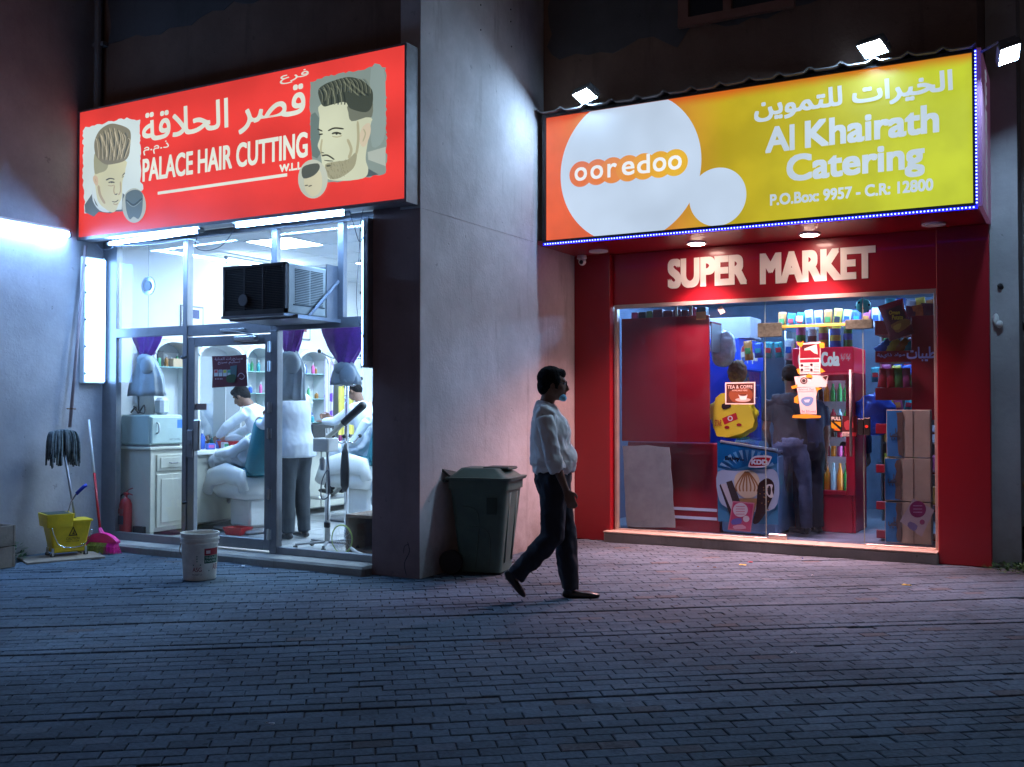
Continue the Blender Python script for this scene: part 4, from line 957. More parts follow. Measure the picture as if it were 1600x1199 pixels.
# knotted purple and grey curtains in the window
def knot_curtain(cx, w, ztop, zk, zb, wb, label, yc=7.42, k=9, seed=1, box=False):
    t = thing('tied_curtain', label, 'curtain', (cx, yc, zb), 'purple curtains tied up behind the barber glass')
    rnd = random.Random(seed); ph = rnd.uniform(0, 6)
    def prof(zs, ws, ds, sk):
        b = MB(); rings = []; n = 72
        for z, w_, d in zip(zs, ws, ds):
            rings.append([V((cx+w_*math.cos(2*PI*i/n)*(1+sk*math.sin(k*2*PI*i/n+ph+z*2)), yc+d*math.sin(2*PI*i/n)*(1+2.2*sk*math.cos(k*2*PI*i/n+ph)), z+.01*math.sin(5*2*PI*i/n+ph))) for i in range(n)])
        for r_ in rings:
            for i_, p_ in enumerate(r_): r_[i_] = p_+V((p_.x-cx, p_.y-yc, 0)).normalized()*(.012*noise.noise(V((p_.x*22+seed, p_.y*22, p_.z*6)))+.010*noise.noise(V((p_.x*9, seed, p_.z*14))))
        b.loft(rings); return b
    m = 9; f = [i/(m-1) for i in range(m)]
    prof([ztop+(zk-ztop)*s for s in f], [w/2*(1-s**1.5)+.05*s**1.5+.01 for s in f], [.05+.01*s for s in f], .07).build('purple_drape', M['purple'], t, smooth=True)
    if not box: wd = [.05+(wb/2-.05)*(1-(1-s)**2.0) for s in f]
    else: wd = [.06+(wb/2-.06)*min(1, s*3.2) for s in f]
    prof([zk+.03+(zb-zk-.03)*s for s in f], wd, [.05+.05*s for s in f], .06).build('grey_cloth', M['grey_cloth'], t, smooth=True)
    kn = MB(); kn.ell((cx, yc-.03, zk-.04), .10, .07, .07, 14); kn.ell((cx+.06, yc-.05, zk-.10), .09, .06, .10, 12); kn.build('knot', M['grey_cloth'], t, smooth=True)
def wx(u, Y=7.42): return at(u, 560, Y=Y).x
def wz(u, v, Y=7.42): return at(u, v, Y=Y).z
knot_curtain(wx(230), .42, 2.18, wz(228, 557), wz(228, 618), .50, 'purple curtain tied into a grey skirt behind the left window', seed=2)
knot_curtain(wx(455), .28, 2.18, wz(455, 553), wz(455, 625), .30, 'purple curtain tied beside the door in the right window', seed=3, box=True)
knot_curtain(wx(540), .54, 2.18, wz(540, 570), wz(540, 600), .34, 'widest purple curtain tied behind the coat stand', seed=4, k=7)

# towel warmer on a white cabinet
cb = thing('wooden_cabinet', 'cream painted cabinet with a drawer over a panelled door by the left window', 'cabinet', (-8.52, 7.6, .08))
cx0, cx1, cy0, cy1 = -8.79, -8.29, 7.34, 7.92
MB().cbox(cx0, cx1, cy0, cy1, .14, .98, .006).box(cx0, cx1-.01, cy0+.01, cy0+.05, .08, .14).box(cx1-.05, cx1, cy0, cy0+.05, .08, .14).box(cx1-.05, cx1, cy1-.05, cy1, .08, .14).build('carcass', M['cream'], cb)
MB().cbox(cx0, cx1+.02, cy0-.02, cy1+.02, .98, 1.01, .006).build('top', M['cream'], cb)
dr = MB().cbox(cx1, cx1+.018, cy0+.07, cy1-.05, .76, .93, .006).build('drawer', M['cream'], cb)
MB().cbox(cx1+.018, cx1+.028, cy0+.11, cy1-.09, .79, .90, .008).build('drawer_panel', M['cream'], dr)
MB().tube([(cx1+.03, 7.56, .845), (cx1+.045, 7.58, .84), (cx1+.045, 7.66, .84), (cx1+.03, 7.68, .845)], .006, 6).build('handle', M['alu_dark'], dr)
dd = MB().cbox(cx1, cx1+.018, cy0+.07, cy1-.05, .18, .73, .006).build('door', M['cream'], cb)
MB().cbox(cx1+.018, cx1+.026, cy0+.12, cy1-.10, .23, .68, .012).build('door_panel', M['cream'], dd)
tw = thing('towel_warmer', 'pale green box shaped towel warmer on the cream cabinet', 'towel warmer', (-8.5, 7.6, 1.01))
tc_ = mat('towel_warmer_enamel', (.50, .62, .58), .4, var=.05)
MB().cbox(-8.76, -8.33, 7.36, 7.80, 1.03, 1.34, .015).build('cabinet', tc_, tw, angle=30)
MB().cbox(-8.33, -8.30, 7.365, 7.80, 1.04, 1.32, .01).build('door', tc_, tw, angle=30)
MB().cbox(-8.74, -8.34, 7.38, 7.78, 1.01, 1.03, .002).build('foot', M['alu_dark'], tw)
MB().tube(catmull([(-8.30, 7.43, 1.15), (-8.27, 7.43, 1.17), (-8.27, 7.43, 1.24), (-8.30, 7.43, 1.26)], 4), .010, 6).build('handle', M['white'], tw, smooth=True)
pr_ = MB(); pr_.c = srgb(70, 130, 200); pr_.box(-8.2995, -8.299, 7.70, 7.78, 1.20, 1.29); pr_.c = (.1, .12, .14); write(pr_, 'HOT TOWEL', (.24, .075, .38, .095), 0, (-8.30, 7.36, 1.0), rx=(0, 1, 0), nrm=(1, 0, 0), lift=.001, res=1)
pr_.build('label_print', M['print'], tw, colors=True)
bt = tag(MB().cbox(-8.55, -8.42, 7.60, 7.72, 1.34, 1.52, .03).build('tissue_pack', M['cape'], None, (-8.5, 7.66, 1.34)), 'white tissue pack on top of the towel warmer', 'tissue pack')
tag(MB().tube(catmull([(-8.7, 7.44, 1.36), (-8.66, 7.47, 1.42), (-8.6, 7.45, 1.36), (-8.56, 7.49, 1.44), (-8.52, 7.46, 1.36), (-8.62, 7.45, 1.38), (-8.70, 7.48, 1.43)], 5), .008, 6).build('coiled_cable', M['black'], None, (-8.6, 7.46, 1.34), smooth=True), 'black cable coiled on the towel warmer', 'cable')
cable([(-8.29, 7.80, 1.04), (-8.24, 7.84, .98), (-8.22, 7.86, .75), (-8.24, 7.80, .55), (-8.10, 7.75, .48), (-7.9, 7.6, .49)], 'dark cable hanging down the side of the cream cabinet', .007)
# fire extinguisher
fe = thing('fire_extinguisher', 'red fire extinguisher on the floor behind the left pane', 'fire extinguisher', (-8.585, 7.29, .08))
fx, fy = -8.585, 7.285
MB().lathe([(.05, .08), (.062, .09), (.062, .42), (.045, .47), (.018, .49), (.018, .52)], 20, (fx, fy, 0)).build('cylinder', M['red_paint'], fe, angle=40)
MB().cbox(fx-.02, fx+.03, fy-.015, fy+.015, .515, .545, .004).tube([(fx, fy, .54), (fx+.05, fy, .575), (fx+.10, fy, .59)], .006, 6).tube([(fx, fy, .53), (fx+.06, fy, .53), (fx+.10, fy, .52)], .006, 6).build('valve', M['red_paint'], fe)
MB().tube(catmull([(fx-.02, fy, .53), (fx-.07, fy, .50), (fx-.085, fy, .40), (fx-.08, fy, .2), (fx-.05, fy-.02, .14)], 4), .010, 6).build('hose', M['rubber'], fe, smooth=True)
lb = MB(); lb.c = (.30, .06, .06); lb.box(fx-.035, fx+.035, fy-.0645, fy-.0635, .33, .38); lb.c = (.05, .03, .05); lb.box(fx-.04, fx+.04, fy-.064, fy-.063, .22, .31); lb.build('data_plate', M['print'], fe, colors=True)
tag(MB().cbox(-8.50, -8.34, 7.30, 7.335, .08, .20, .003).build('skirting_box', M['black'], None, (-8.4, 7.3, .08)), 'low dark box on the floor beside the fire extinguisher', 'box')

# barber chairs
def barber_chair(loc, ang, label, recline=.7, sc=1.0):
    t = thing('barber_chair', label, 'barber chair', loc, 'barber chairs')
    X = rotz(loc, ang, sc)      # local +x = the way the sitter faces
    B = lambda: MB(X)
    B().cbox(-.36, .36, -.30, .30, 0, .05, .02).build('base_plate', M['alu_dark'], t, angle=40)
    B().cbox(-.20, .20, -.18, .18, .05, .36, .03).build('pedestal', M['white_plastic'], t, angle=40)
    s = B(); s.cbox(-.32, .36, -.33, .33, .36, .60, .07); s.build('seat_shell', M['white_plastic'], t, angle=50)
    for sy in (-1, 1):
        a = B(); a.tube([(-.34, sy*.33, .46), (-.30, sy*.34, .60), (0, sy*.34, .64), (.30, sy*.34, .58), (.40, sy*.33, .42)], [(.05, .06), (.05, .10), (.05, .11), (.05, .10), (.05, .07)], 12, ref=(0, 1, 0)); a.build('armrest', M['white_plastic'], t, smooth=True)
    B().cbox(-.26, .32, -.27, .27, .58, .70, .05).build('seat_cushion', M['teal'], t, angle=50)
    bk = MB(X @ Matrix.Translation((-.28, 0, .66)) @ Matrix.Rotation(-recline, 4, 'Y')); bk.cbox(-.16, .04, -.31, .31, 0, .62, .06); bb = bk.build('backrest', M['teal'], t, angle=50)
    hr = MB(X @ Matrix.Translation((-.28, 0, .66)) @ Matrix.Rotation(-recline, 4, 'Y')); hr.cbox(-.06, .04, -.13, .13, .64, .80, .03); hr.build('headrest', M['teal'], bb, angle=50)
    f = B(); f.tube([(.34, 0, .44), (.50, 0, .30), (.62, 0, .22)], .03, 8); f.cbox(.54, .74, -.20, .20, .20, .24, .015); f.build('footrest', M['steel'], t, angle=40)
    B().tube([(-.02, -.36, .42), (-.10, -.40, .36), (-.14, -.42, .34)], .014, 8).build('lever', M['black'], t)
    return t
barber_chair((-7.86, 8.38, .08), math.radians(165), 'barber chair with white shell and teal back behind the glass door', .35)
barber_chair((-7.35, 9.75, .08), math.radians(170), 'barber chair with white shell and teal back in the right window', .30, 1.1)
# red trays
for p, l in (((-7.75, 8.03, .08), 'red plastic tray on the floor by the near barber chair'), ((-8.45, 8.62, .955), 'red tray on the counter below the poster')):
    w = MB(Matrix.Translation(p)); w.loft([[V((x*s, y*s, z)) for x, y in ((-.13, -.09), (.13, -.09), (.13, .09), (-.13, .09))] for s, z in ((.8, 0), (1, .08), (.94, .08), (.76, .012))]); tag(w.build('tray', M['red_paint'], None, p), l, 'tray')
tag(MB().ell((-8.42, 8.66, 1.06), .10, .12, .05, 14).build('folded_towel', M['cape'], None, (-8.42, 8.66, 1.02), smooth=True), 'white towel heaped on the red tray on the counter', 'towel')
# coat stand
px, py = at(544, 0, Y=7.95).x, 7.95
cs_ = thing('coat_stand', 'metal coat stand with black knobs behind the right hand pane', 'coat stand', (px, py, .08))
MB().tube([(px, py, .10), (px, py, 1.95)], .022, 10).build('pole', M['chrome'], cs_, smooth=True)
MB().lathe([(.16, .08), (.16, .10), (.03, .12)], 20, (px, py, 0)).build('base', M['chrome'], cs_, angle=40)
for z, r, k in ((1.93, .26, 4), (1.66, .13, 4), (1.10, .12, 4)):
    for i in range(k):
        a = i*2*PI/k+.5; d = V((math.cos(a), math.sin(a), 0)); e = V((px, py, z))
        h = MB().tube(catmull([e, e+d*r*.5+V((0, 0, -.03)), e+d*r+V((0, 0, .03))], 4), .008, 6).build('hook', M['chrome'], cs_, smooth=True)
        MB().ell(e+d*(r+.01)+V((0, 0, .04)), .020, .020, .020, 8).build('knob', M['black'], h, smooth=True)
hg = MB(); hg.loft([[V((px+.02+w_*math.cos(2*PI*i/10), py-.05+.5*w_*math.sin(2*PI*i/10), z)) for i in range(10)] for z, w_ in ((1.06, .01), (.98, .04), (.80, .055), (.66, .05), (.60, .02))])
tag(hg.build('hanging_bag', M['black'], None, (px, py-.05, .6), smooth=True), 'small black bag hanging on the coat stand', 'bag')
# steamer on a wheeled stand
sx, sy = -6.22, 7.62
st = thing('hair_steamer', 'hair steamer on a white pole with castors inside the right window', 'hair steamer', (sx, sy, .08))
for i in range(5):
    a = i*2*PI/5+.25; d = V((math.cos(a), math.sin(a), 0)); e = V((sx, sy, .15))
    l = MB().tube([e, e+d*.30+V((0, 0, -.01))], [(.014, .02), (.012, .014)], 6).build('leg', M['grey_plastic'], st)
    MB().lathe([(.024, -.012), (.026, 0), (.024, .012)], 12, (e+d*.30-V((0, 0, .045))), 'x').build('castor', M['rubber'], l)
MB().tube([(sx, sy, .15), (sx, sy, .60)], .026, 10).build('lower_pole', M['white_plastic'], st, smooth=True)
MB().tube([(sx, sy, .60), (sx, sy, 1.0)], .014, 8).build('pole', M['steel'], st, smooth=True)
MB().cbox(sx-.12, sx+.07, sy-.08, sy+.08, 1.0, 1.13, .01).build('control_box', M['white_plastic'], st, angle=30)
MB().tube([(sx-.02, sy, 1.12), (sx+.08, sy+.02, 1.20), (sx+.20, sy+.04, 1.30)], .022, 8).build('arm', M['cream'], st)
MB().tube([(sx+.16, sy+.03, 1.27), (sx+.36, sy+.07, 1.44), (sx+.38, sy+.07, 1.45)], [.035, .042, .03], 10).build('nozzle', M['black'], st, smooth=True)
MB().lathe([(.02, .82), (.03, .84), (.03, .93), (.012, .95)], 12, (sx-.06, sy, 0)).build('water_jar', M['steel'], st, angle=40)
cable([(sx+.03, sy-.05, 1.02), (sx+.07, sy-.06, .8), (sx+.06, sy-.05, .6), (sx-.03, sy-.05, .56), (sx-.02, sy-.06, .72), (sx+.05, sy-.05, .82), (sx+.055, sy-.06, .5), (sx+.05, sy-.06, .36)], 'mains lead with a plug dangling from the hair steamer', .006)
tag(MB().cbox(sx+.02, sx+.08, sy-.085, sy-.045, .29, .35, .01).build('plug', M['black'], None, (sx+.05, sy-.06, .29)), 'black three pin plug at the end of the dangling lead', 'plug')
# mosquito racket
rk = thing('insect_racket', 'green rimmed electric insect racket leaning inside the right window', 'racket', (-5.8, 7.28, .12))
rc = at(532, 848, Y=7.27)+V((0, 0, .02)); n = 28
ring = [rc+V((.115*math.cos(2*PI*i/n), .02, .125*math.sin(2*PI*i/n)+.01)) for i in range(n)]
tb = MB(); rr_ = [[ring[i]+(ring[i]-rc).normalized()*(.007*math.cos(a))+V((0, .007*math.sin(a), 0)) for a in (0, PI/2, PI, 3*PI/2)] for i in range(n)]
tb.loft(rr_, closed=True); tb.build('rim', mat('lime_plastic', (.38, .5, .12), .4), rk)
ms = MB()
for r in (.03, .05, .07, .09, .105): 
    pts = [rc+V((r*math.cos(a*2*PI/20), .02, r*math.sin(a*2*PI/20)*1.08+.01)) for a in range(20)]
    ms.loft([[p+V((0, dy, dz)) for dy, dz in ((-.0012, 0), (0, .0012), (.0012, 0))] for p in pts], closed=True)
for i in range(12): a = i*PI/6; ms.tube([rc+V((.02*math.cos(a), .02, .02*math.sin(a)+.01)), rc+V((.112*math.cos(a), .02, .12*math.sin(a)+.01))], .0012, 3)
tag(ms.build('mesh_wires', M['steel'], rk), kind='stuff')
MB().tube([rc+V((.10, .02, -.06)), rc+V((.16, .02, -.10)), rc+V((.36, .03, -.155))], [.012, .02, .018], 8).build('handle', M['white_plastic'], rk, smooth=True)
# wooden box table and plastic bag in the right corner
bxx = thing('wooden_box', 'open fronted brown wooden box standing in the right corner of the window', 'box', (-5.55, 7.72, .08))
bwood = mat('dark_chipboard', (.16, .10, .07), .7, var=.2)
for a in ((-5.95, -5.30, 7.55, 8.0, .40, .43), (-5.95, -5.92, 7.55, 8.0, .08, .40), (-5.33, -5.30, 7.55, 8.0, .08, .40), (-5.92, -5.33, 7.97, 8.0, .08, .40), (-5.92, -5.33, 7.57, 7.97, .08, .10)):
    MB().cbox(*a, .003).build('board', bwood, bxx)
def sack(loc, rx, ry, rz, m, name, label, cat, seed=1, tied=True, n=40, grp=None, rough=1.0):
    b = MB(); rnd = random.Random(seed); o = V(loc); rings = []; K = 22
    for i in range(K+1):
        th = PI*i/K; rr_ = math.sin(th)**.8 if 0 < i < K else .03
        if tied and i <= 2: rr_ *= .35
        ring = []
        for j in range(n):
            a = 2*PI*j/n; nn_ = 1+.16*noise.noise(V((math.cos(a)*1.6, math.sin(a)*1.6, i*.45+seed*7)))+.05*math.sin(a*5+i*.5)+rough*.10*noise.noise(V((math.cos(a)*4, math.sin(a)*4, i*.55+seed*3)))+rough*.05*noise.noise(V((math.cos(a)*9, math.sin(a)*9, i*1.1+seed)))
            ring.append(o+V((rx*rr_*math.cos(a)*nn_, ry*rr_*math.sin(a)*nn_, rz*(1+math.cos(th))*(1+.05*noise.noise(V((a, i, seed)))))))
        rings.append(ring)
    b.loft(rings); ob = b.build(name, m, None, loc, smooth=True); tag(ob, label, cat, grp); return ob
sack((-5.58, 7.75, .43), .20, .16, .20, M['cape'], 'plastic_sack', 'stuffed translucent white sack on the brown wooden box', 'sack', 5)
# ================================================================ RED MARKET FRONT
mk = thing('market_front', 'red clad supermarket front with frameless glass under the yellow sign', 'shopfront', (-2.7, 10.1, 0))
for x0, x1, y0 in ((-4.78, -4.36, 10.02), (-1.12, -.68, 10.0)):
    MB().cbox(x0, x1, y0, 10.20, 0, 3.06, .006).build('red_column', M['red_clad'], mk, angle=30)
MB().cbox(-4.36, -1.12, 10.10, 10.20, 2.515, 3.06, .004).build('red_fascia', M['red_clad'], mk, angle=30)
so = MB().box(-4.772, -.70, 9.14, 10.20, 3.062, 3.10).build('soffit', M['red_clad'], mk)
w = MB(); w.c = srgb(242, 236, 228)
write(w, 'SUPER', (-3.735, 2.655, -2.895, 2.965), .016, (0, 10.1, 0), lift=.006, res=6)
write(w, 'MARKET', (-2.765, 2.645, -1.66, 2.955), .016, (0, 10.1, 0), lift=.006, res=6)
w.build('lettering', M['print'], mk, colors=True)
creamalu = mat('warm_aluminium_trim', (.50, .44, .38), .4, .4, var=.15)
for a in ((-4.345, -1.125, 10.10, 10.17, 2.475, 2.515), (-4.345, -4.31, 10.10, 10.17, .115, 2.475), (-1.155, -1.125, 10.10, 10.17, .115, 2.475), (-4.31, -2.72, 10.12, 10.17, .105, .125), (-1.78, -1.155, 10.12, 10.17, .105, .125)):
    MB().cbox(*a, .003).build('trim', creamalu, mk)
MB().cbox(-4.40, -1.12, 9.93, 10.22, -.02, .098, .012).build('step', M['concrete'], mk, angle=30)
for i in range(6): MB().cbox(-4.40+i*.547, -3.857+i*.547, 9.915, 10.21, .098, .112, .003).build('step_slab', mat('step_stone', (.46, .37, .30), .6, var=.2), mk)
GM = 10.15
MB().box(-4.31, -2.735, GM-.005, GM+.005, .12, 2.48).build('pane', M['glass_red'], mk)
MB().box(-2.725, -1.795, GM-.005, GM+.005, 2.215, 2.48).build('pane', M['glass_red'], mk)
MB().box(-1.785, -1.15, GM-.005, GM+.005, .12, 2.48).build('pane', M['glass_red'], mk)
gd = MB().box(-2.725, -1.795, GM-.005, GM+.005, .12, 2.205).build('glass_door', M['glass_red'], mk)
ed = mat('green_glass_edge', (.25, .34, .30), .2)
for x in (-2.73, -1.79): MB().box(x-.003, x+.003, GM-.006, GM+.006, .12, 2.48).build('glass_edge', ed, mk)
ptc = mat('worn_patch_fitting', (.10, .13, .10), .5, .4, var=.4, scale=30)
for x0, x1, z0, z1 in ((-2.80, -2.56, 2.12, 2.26), (-1.95, -1.70, 2.17, 2.26)):
    MB().cbox(x0, x1, GM-.025, GM+.025, z0, z1, .004).build('patch_fitting', ptc, gd)
MB().cbox(-2.56, -1.95, GM-.012, GM+.012, 2.205, 2.232, .003).build('yellowed_rail', mat('yellowed_tape', (.62, .44, .08), .5, var=.2), gd)
MB().cbox(-2.70, -2.52, GM-.03, GM+.03, .113, .165, .004).build('bottom_fitting', M['steel'], gd)
MB().tube([(-1.90, GM-.05, .95), (-1.90, GM-.05, 1.78)], .013, 10).tube([(-1.90, GM-.05, 1.05), (-1.90, GM, 1.05)], .008, 6).tube([(-1.90, GM-.05, 1.65), (-1.90, GM, 1.65)], .008, 6).build('pull_handle', M['alu_dark'], gd, smooth=True)
# downlights
for i, (x, on) in enumerate(((-4.38, 0), (-3.31, 1), (-2.20, 1), (-1.11, 0))):
    t = thing('downlight', ('unlit first downlight of the red soffit, by the side wall', 'lit downlight above the word SUPER', 'lit downlight above the word MARKET', 'unlit downlight at the right end of the red soffit')[i], 'downlight', (x, 9.77, 3.05), 'downlights in the red soffit')
    MB().lathe([(.085, 3.048), (.085, 3.061), (.10, 3.061), (.10, 3.046)], 28, (x, 9.77, 0)).build('ring', M['white'], t, angle=40)
    MB().lathe([(.078, 3.0415), (.078, 3.0455)], 24, (x, 9.77, 0)).build('lens', M['down'] if on else M['white_plastic'], t, angle=40)
    if on:
        l = bpy.data.lights.new('downlight_beam', 'SPOT'); l.energy = L_DOWN; l.color = WARM; l.spot_size = math.radians(112); l.spot_blend = 1; l.shadow_soft_size = .07
        lo = bpy.data.objects.new('downlight_beam', l); COL.objects.link(lo); lo.parent = t; lo.location = V((0, 0, -.02)); lo.rotation_euler = (math.radians(-8), 0, 0)
# camera under the soffit
t = thing('security_camera', 'small white dome camera in the top left corner of the red front', 'camera', (-4.64, 10.0, 2.98))
MB().lathe([(.05, 3.055), (.055, 3.02), (.03, 3.0)], 16, (-4.66, 9.96, 0)).build('mount', M['white'], t, angle=50)
MB().ell((-4.65, 9.95, 2.985), .042, .042, .042, 16).build('eyeball', M['white'], t, smooth=True)
MB().lathe([(.022, -.048), (.022, -.038)], 14, (-4.642, 9.95, 2.975), 'y').build('lens', M['black'], t)

# ---------------------------------------------------------------- market interior shell
tag(MB().box(-4.74, -.72, 10.17, 13.8, -.02, .108).build('floor', mat('market_floor_tile', (.36, .38, .42), .3, var=.15, scale=4)), kind='structure')
tag(MB().box(-4.77, -4.74, 10.2, 13.8, 0, 2.8).box(-.74, -.705, 10.2, 13.8, 0, 2.8).box(-4.77, -.70, 13.75, 13.85, 0, 2.8).build('wall', mat('market_wall', (.13, .17, .24), .8)), kind='structure')
tag(MB().box(-4.77, -.70, 10.2, 13.85, 2.80, 2.86).build('ceiling', mat('market_ceiling', (.35, .38, .42), .9)), kind='structure')
for i, (x, y) in enumerate(((-3.9, 11.3), (-1.5, 11.5), (-2.6, 11.75), (-3.3, 10.95))):  # frontmost tube is added, kept out of sight, to light the goods' fronts
    batten((x-.6, y, 2.72), (x+.6, y, 2.72), 'tube light on the market ceiling, the frontmost an added fill', n=(0, 0, -1), group='ceiling tubes in the market', m='market', r=.03)

def onq(Y): return lambda p: at(p[0], p[1], Y=Y)
def sheet(name, label, cat, Y, layers, m='print', parent=None, texts=(), back=None, group=None):
    """flat print: layers of (colour, photo points[, smooth]) laid on the plane Y"""
    b = MB(); q = onq(Y); k = 0
    for L_ in layers:
        k += 1; shape(b, L_[1], srgb(*L_[0]), q, V((0, -.0007*k, 0)), L_[2] if len(L_) > 2 else 0)
    for s_, box, c, bo in texts:
        k += 1; b.c = srgb(*c); a, c2 = at(box[0], box[1], Y=Y), at(box[2], box[3], Y=Y)
        write(b, s_, (a.x, a.z, c2.x, c2.z), bo, (0, Y, 0), lift=.0007*k+.0005, res=2)
    pts = [q(p)+V((0, .0012, 0)) for p in layers[0][1]]
    b.c = srgb(*layers[0][0]); b.add(pts, [tuple(range(len(pts)))])
    o = b.build(name, M[m], parent, None if parent is not None else q(layers[0][1][0]), colors=True)
    if parent is None: tag(o, label, cat, group)
    return o
def rect(u0, v0, u1, v1, s=0): return [(u0, v0), (u1, v0+s), (u1, v1+s), (u0, v1)]
YP = 10.138
sheet('coffee_sign', 'small framed sign reading TEA & COFFE with a steaming cup', 'sign', YP, [((225, 215, 205), [(1133, 598), (1180, 597), (1180, 632), (1133, 632)]), ((74, 38, 26), [(1135, 600), (1178, 599), (1178, 630), (1135, 630)]), ((130, 70, 40), [(1140, 612), (1165, 606), (1176, 615), (1170, 628), (1145, 628)], 3), ((190, 180, 170), disc(1161, 625, 12, 3)), ((235, 230, 225), [(1154, 617), (1168, 617), (1166, 625), (1157, 625)]), ((90, 50, 30), disc(1161, 617.5, 6, 1.3))],
      texts=(('TEA & COFFE', (1137, 607.5, 1176, 602), (235, 225, 215), .0), ('AVAILABLE HERE', (1144, 611.5, 1168, 609), (220, 205, 190), 0)))
sheet('taped_paper', 'small white square paper taped high on the left pane', 'paper', YP, [((225, 210, 195), [(1121, 482), (1128, 478), (1133, 488), (1126, 492)])], group=None)
sheet('taped_paper', 'small white square paper taped high above the market door', 'paper', YP, [((190, 195, 190), [(1244, 494), (1254, 494), (1254, 503), (1243, 502)])])
sheet('taped_card', 'orange card square at the top edge of the red panel', 'card', 10.2, [((200, 120, 60), rect(1088, 488, 1103, 500, -1))])
yt = (226, 160, 40)
sheet('door_notice', 'maroon notice folded over at the top of the paper stack on the glass door', 'notice', YP, [((225, 205, 200), [(1249, 537), (1282, 534), (1282, 560), (1249, 561)]), ((120, 12, 34), [(1250, 539), (1281, 537), (1281, 559), (1250, 560)]), ((70, 20, 24), [(1252, 540), (1276, 538), (1270, 545), (1254, 547)]), ((220, 205, 190), [(1257, 545), (1276, 538), (1278, 554), (1272, 552), (1266, 547), (1257, 548)]), (yt, [(1245, 534), (1251, 536), (1256, 533), (1254, 540), (1252, 543), (1246, 539)]), (yt, [(1280, 536), (1288, 536), (1288, 544), (1281, 544)])])
sheet('door_notice', 'white notice with a red heading and four small pictures on the glass door', 'notice', YP, [((232, 214, 208), [(1249, 561), (1282, 560), (1282, 585), (1248, 585)]), ((200, 40, 60), [(1250, 562), (1280, 561), (1280, 566), (1250, 567)])]+[((60, 40, 50), disc(x, y, 2.2, 2)) for x, y in ((1253, 571), (1268, 570), (1253, 578), (1268, 578))]+[((170, 150, 150), rect(x, y, x+8, y+1)) for x, y in ((1257, 570), (1257, 573), (1272, 570), (1272, 573), (1257, 577), (1257, 580), (1272, 577), (1272, 580))]+[(yt, [(1245, 577), (1250, 576), (1250, 586), (1247, 583)]), (yt, [(1282, 574), (1290, 581), (1282, 583)])])
sheet('door_notice', 'wide white sheet with a black round stamp and curling corners on the glass door', 'notice', YP, [((226, 212, 208), [(1241, 589), (1262, 586), (1294, 587), (1291, 605), (1244, 605)]), ((50, 40, 40), disc(1256, 595, 5.6, 5.2)), ((190, 180, 175), disc(1256, 595, 4.2, 3.9)), ((60, 50, 50), disc(1256, 595, 2.8, 2.6)), ((70, 45, 40), [(1285, 589), (1294, 587), (1290, 594)]), (yt, [(1259, 588), (1264, 584), (1270, 588), (1268, 591), (1260, 590)])])
sheet('door_notice', 'lowest notice with a blue oval emblem and yellow tape on the glass door', 'notice', YP, [((232, 214, 212), [(1245, 606), (1279, 605), (1275, 620), (1276, 648), (1251, 647), (1249, 630)]), ((110, 150, 200), [(1252, 624), (1260, 620), (1271, 622), (1268, 632), (1260, 635), (1253, 630)], 3), ((200, 215, 230), [(1256, 625), (1266, 624), (1264, 629), (1258, 629)]), (yt, [(1236, 604), (1246, 601), (1246, 606), (1238, 608)]), (yt, [(1241, 622), (1247, 617), (1248, 631), (1241, 629)]), (yt, [(1239, 649), (1260, 647), (1283, 650), (1282, 653), (1258, 654), (1238, 653)]), (yt, [(1274, 605), (1285, 607), (1278, 610), (1277, 614)])],
      texts=(('Balanced Meal', (1248, 610, 1272, 607), (190, 70, 90), 0), ('Bel Billowed', (1253, 645, 1275, 641), (190, 70, 90), 0)))
sheet('pull_sticker', 'black sticker reading PULL with yellow diagonal stripes by the door handle', 'sticker', YP, [((16, 14, 14), [(1298, 650), (1315, 649), (1316, 676), (1298, 675)]), ((220, 160, 20), [(1299, 659), (1314, 659), (1314, 673), (1299, 669)]), ((16, 14, 14), [(1299, 659), (1303, 659), (1314, 668), (1314, 673)]), ((220, 110, 60), [(1302, 672), (1308, 669), (1313, 674)])], texts=(('PULL', (1299.5, 657, 1314, 651.5), (235, 230, 220), .0015),))
sheet('door_sticker', 'maroon picture sticker beside the PULL sticker', 'sticker', YP, [((84, 16, 26), [(1316, 650), (1339, 650), (1339, 683), (1316, 683)]), ((170, 60, 70), [(1319, 660), (1330, 657), (1334, 668), (1322, 672)], 2), ((220, 200, 195), [(1316, 675), (1328, 675), (1328, 682), (1316, 682)]), ((200, 60, 70), rect(1330, 676, 1338, 682))], texts=(('PUSH', (1317, 681, 1327, 677), (40, 20, 20), 0),))
t = thing('card_reader', 'black box fixed to the glass beside the door handle with a red mark', 'box', at(1348, 665, Y=10.12))
a, b_ = at(1340, 680, Y=10.11), at(1358, 653, Y=10.11)
MB().cbox(a.x, b_.x-.05, 10.105, 10.14, a.z, b_.z-.01, .005).cbox(b_.x-.045, b_.x+.01, 10.09, 10.14, a.z, b_.z, .005).build('housing', M['black'], t)
MB().lathe([(.014, -.02), (.014, -.016)], 12, (b_.x-.02, 10.107, (a.z+b_.z)/2), 'y').build('red_mark', mat('red_indicator', (.7, .02, .02), .4, emit=(1, .05, .02), es=.5), t)

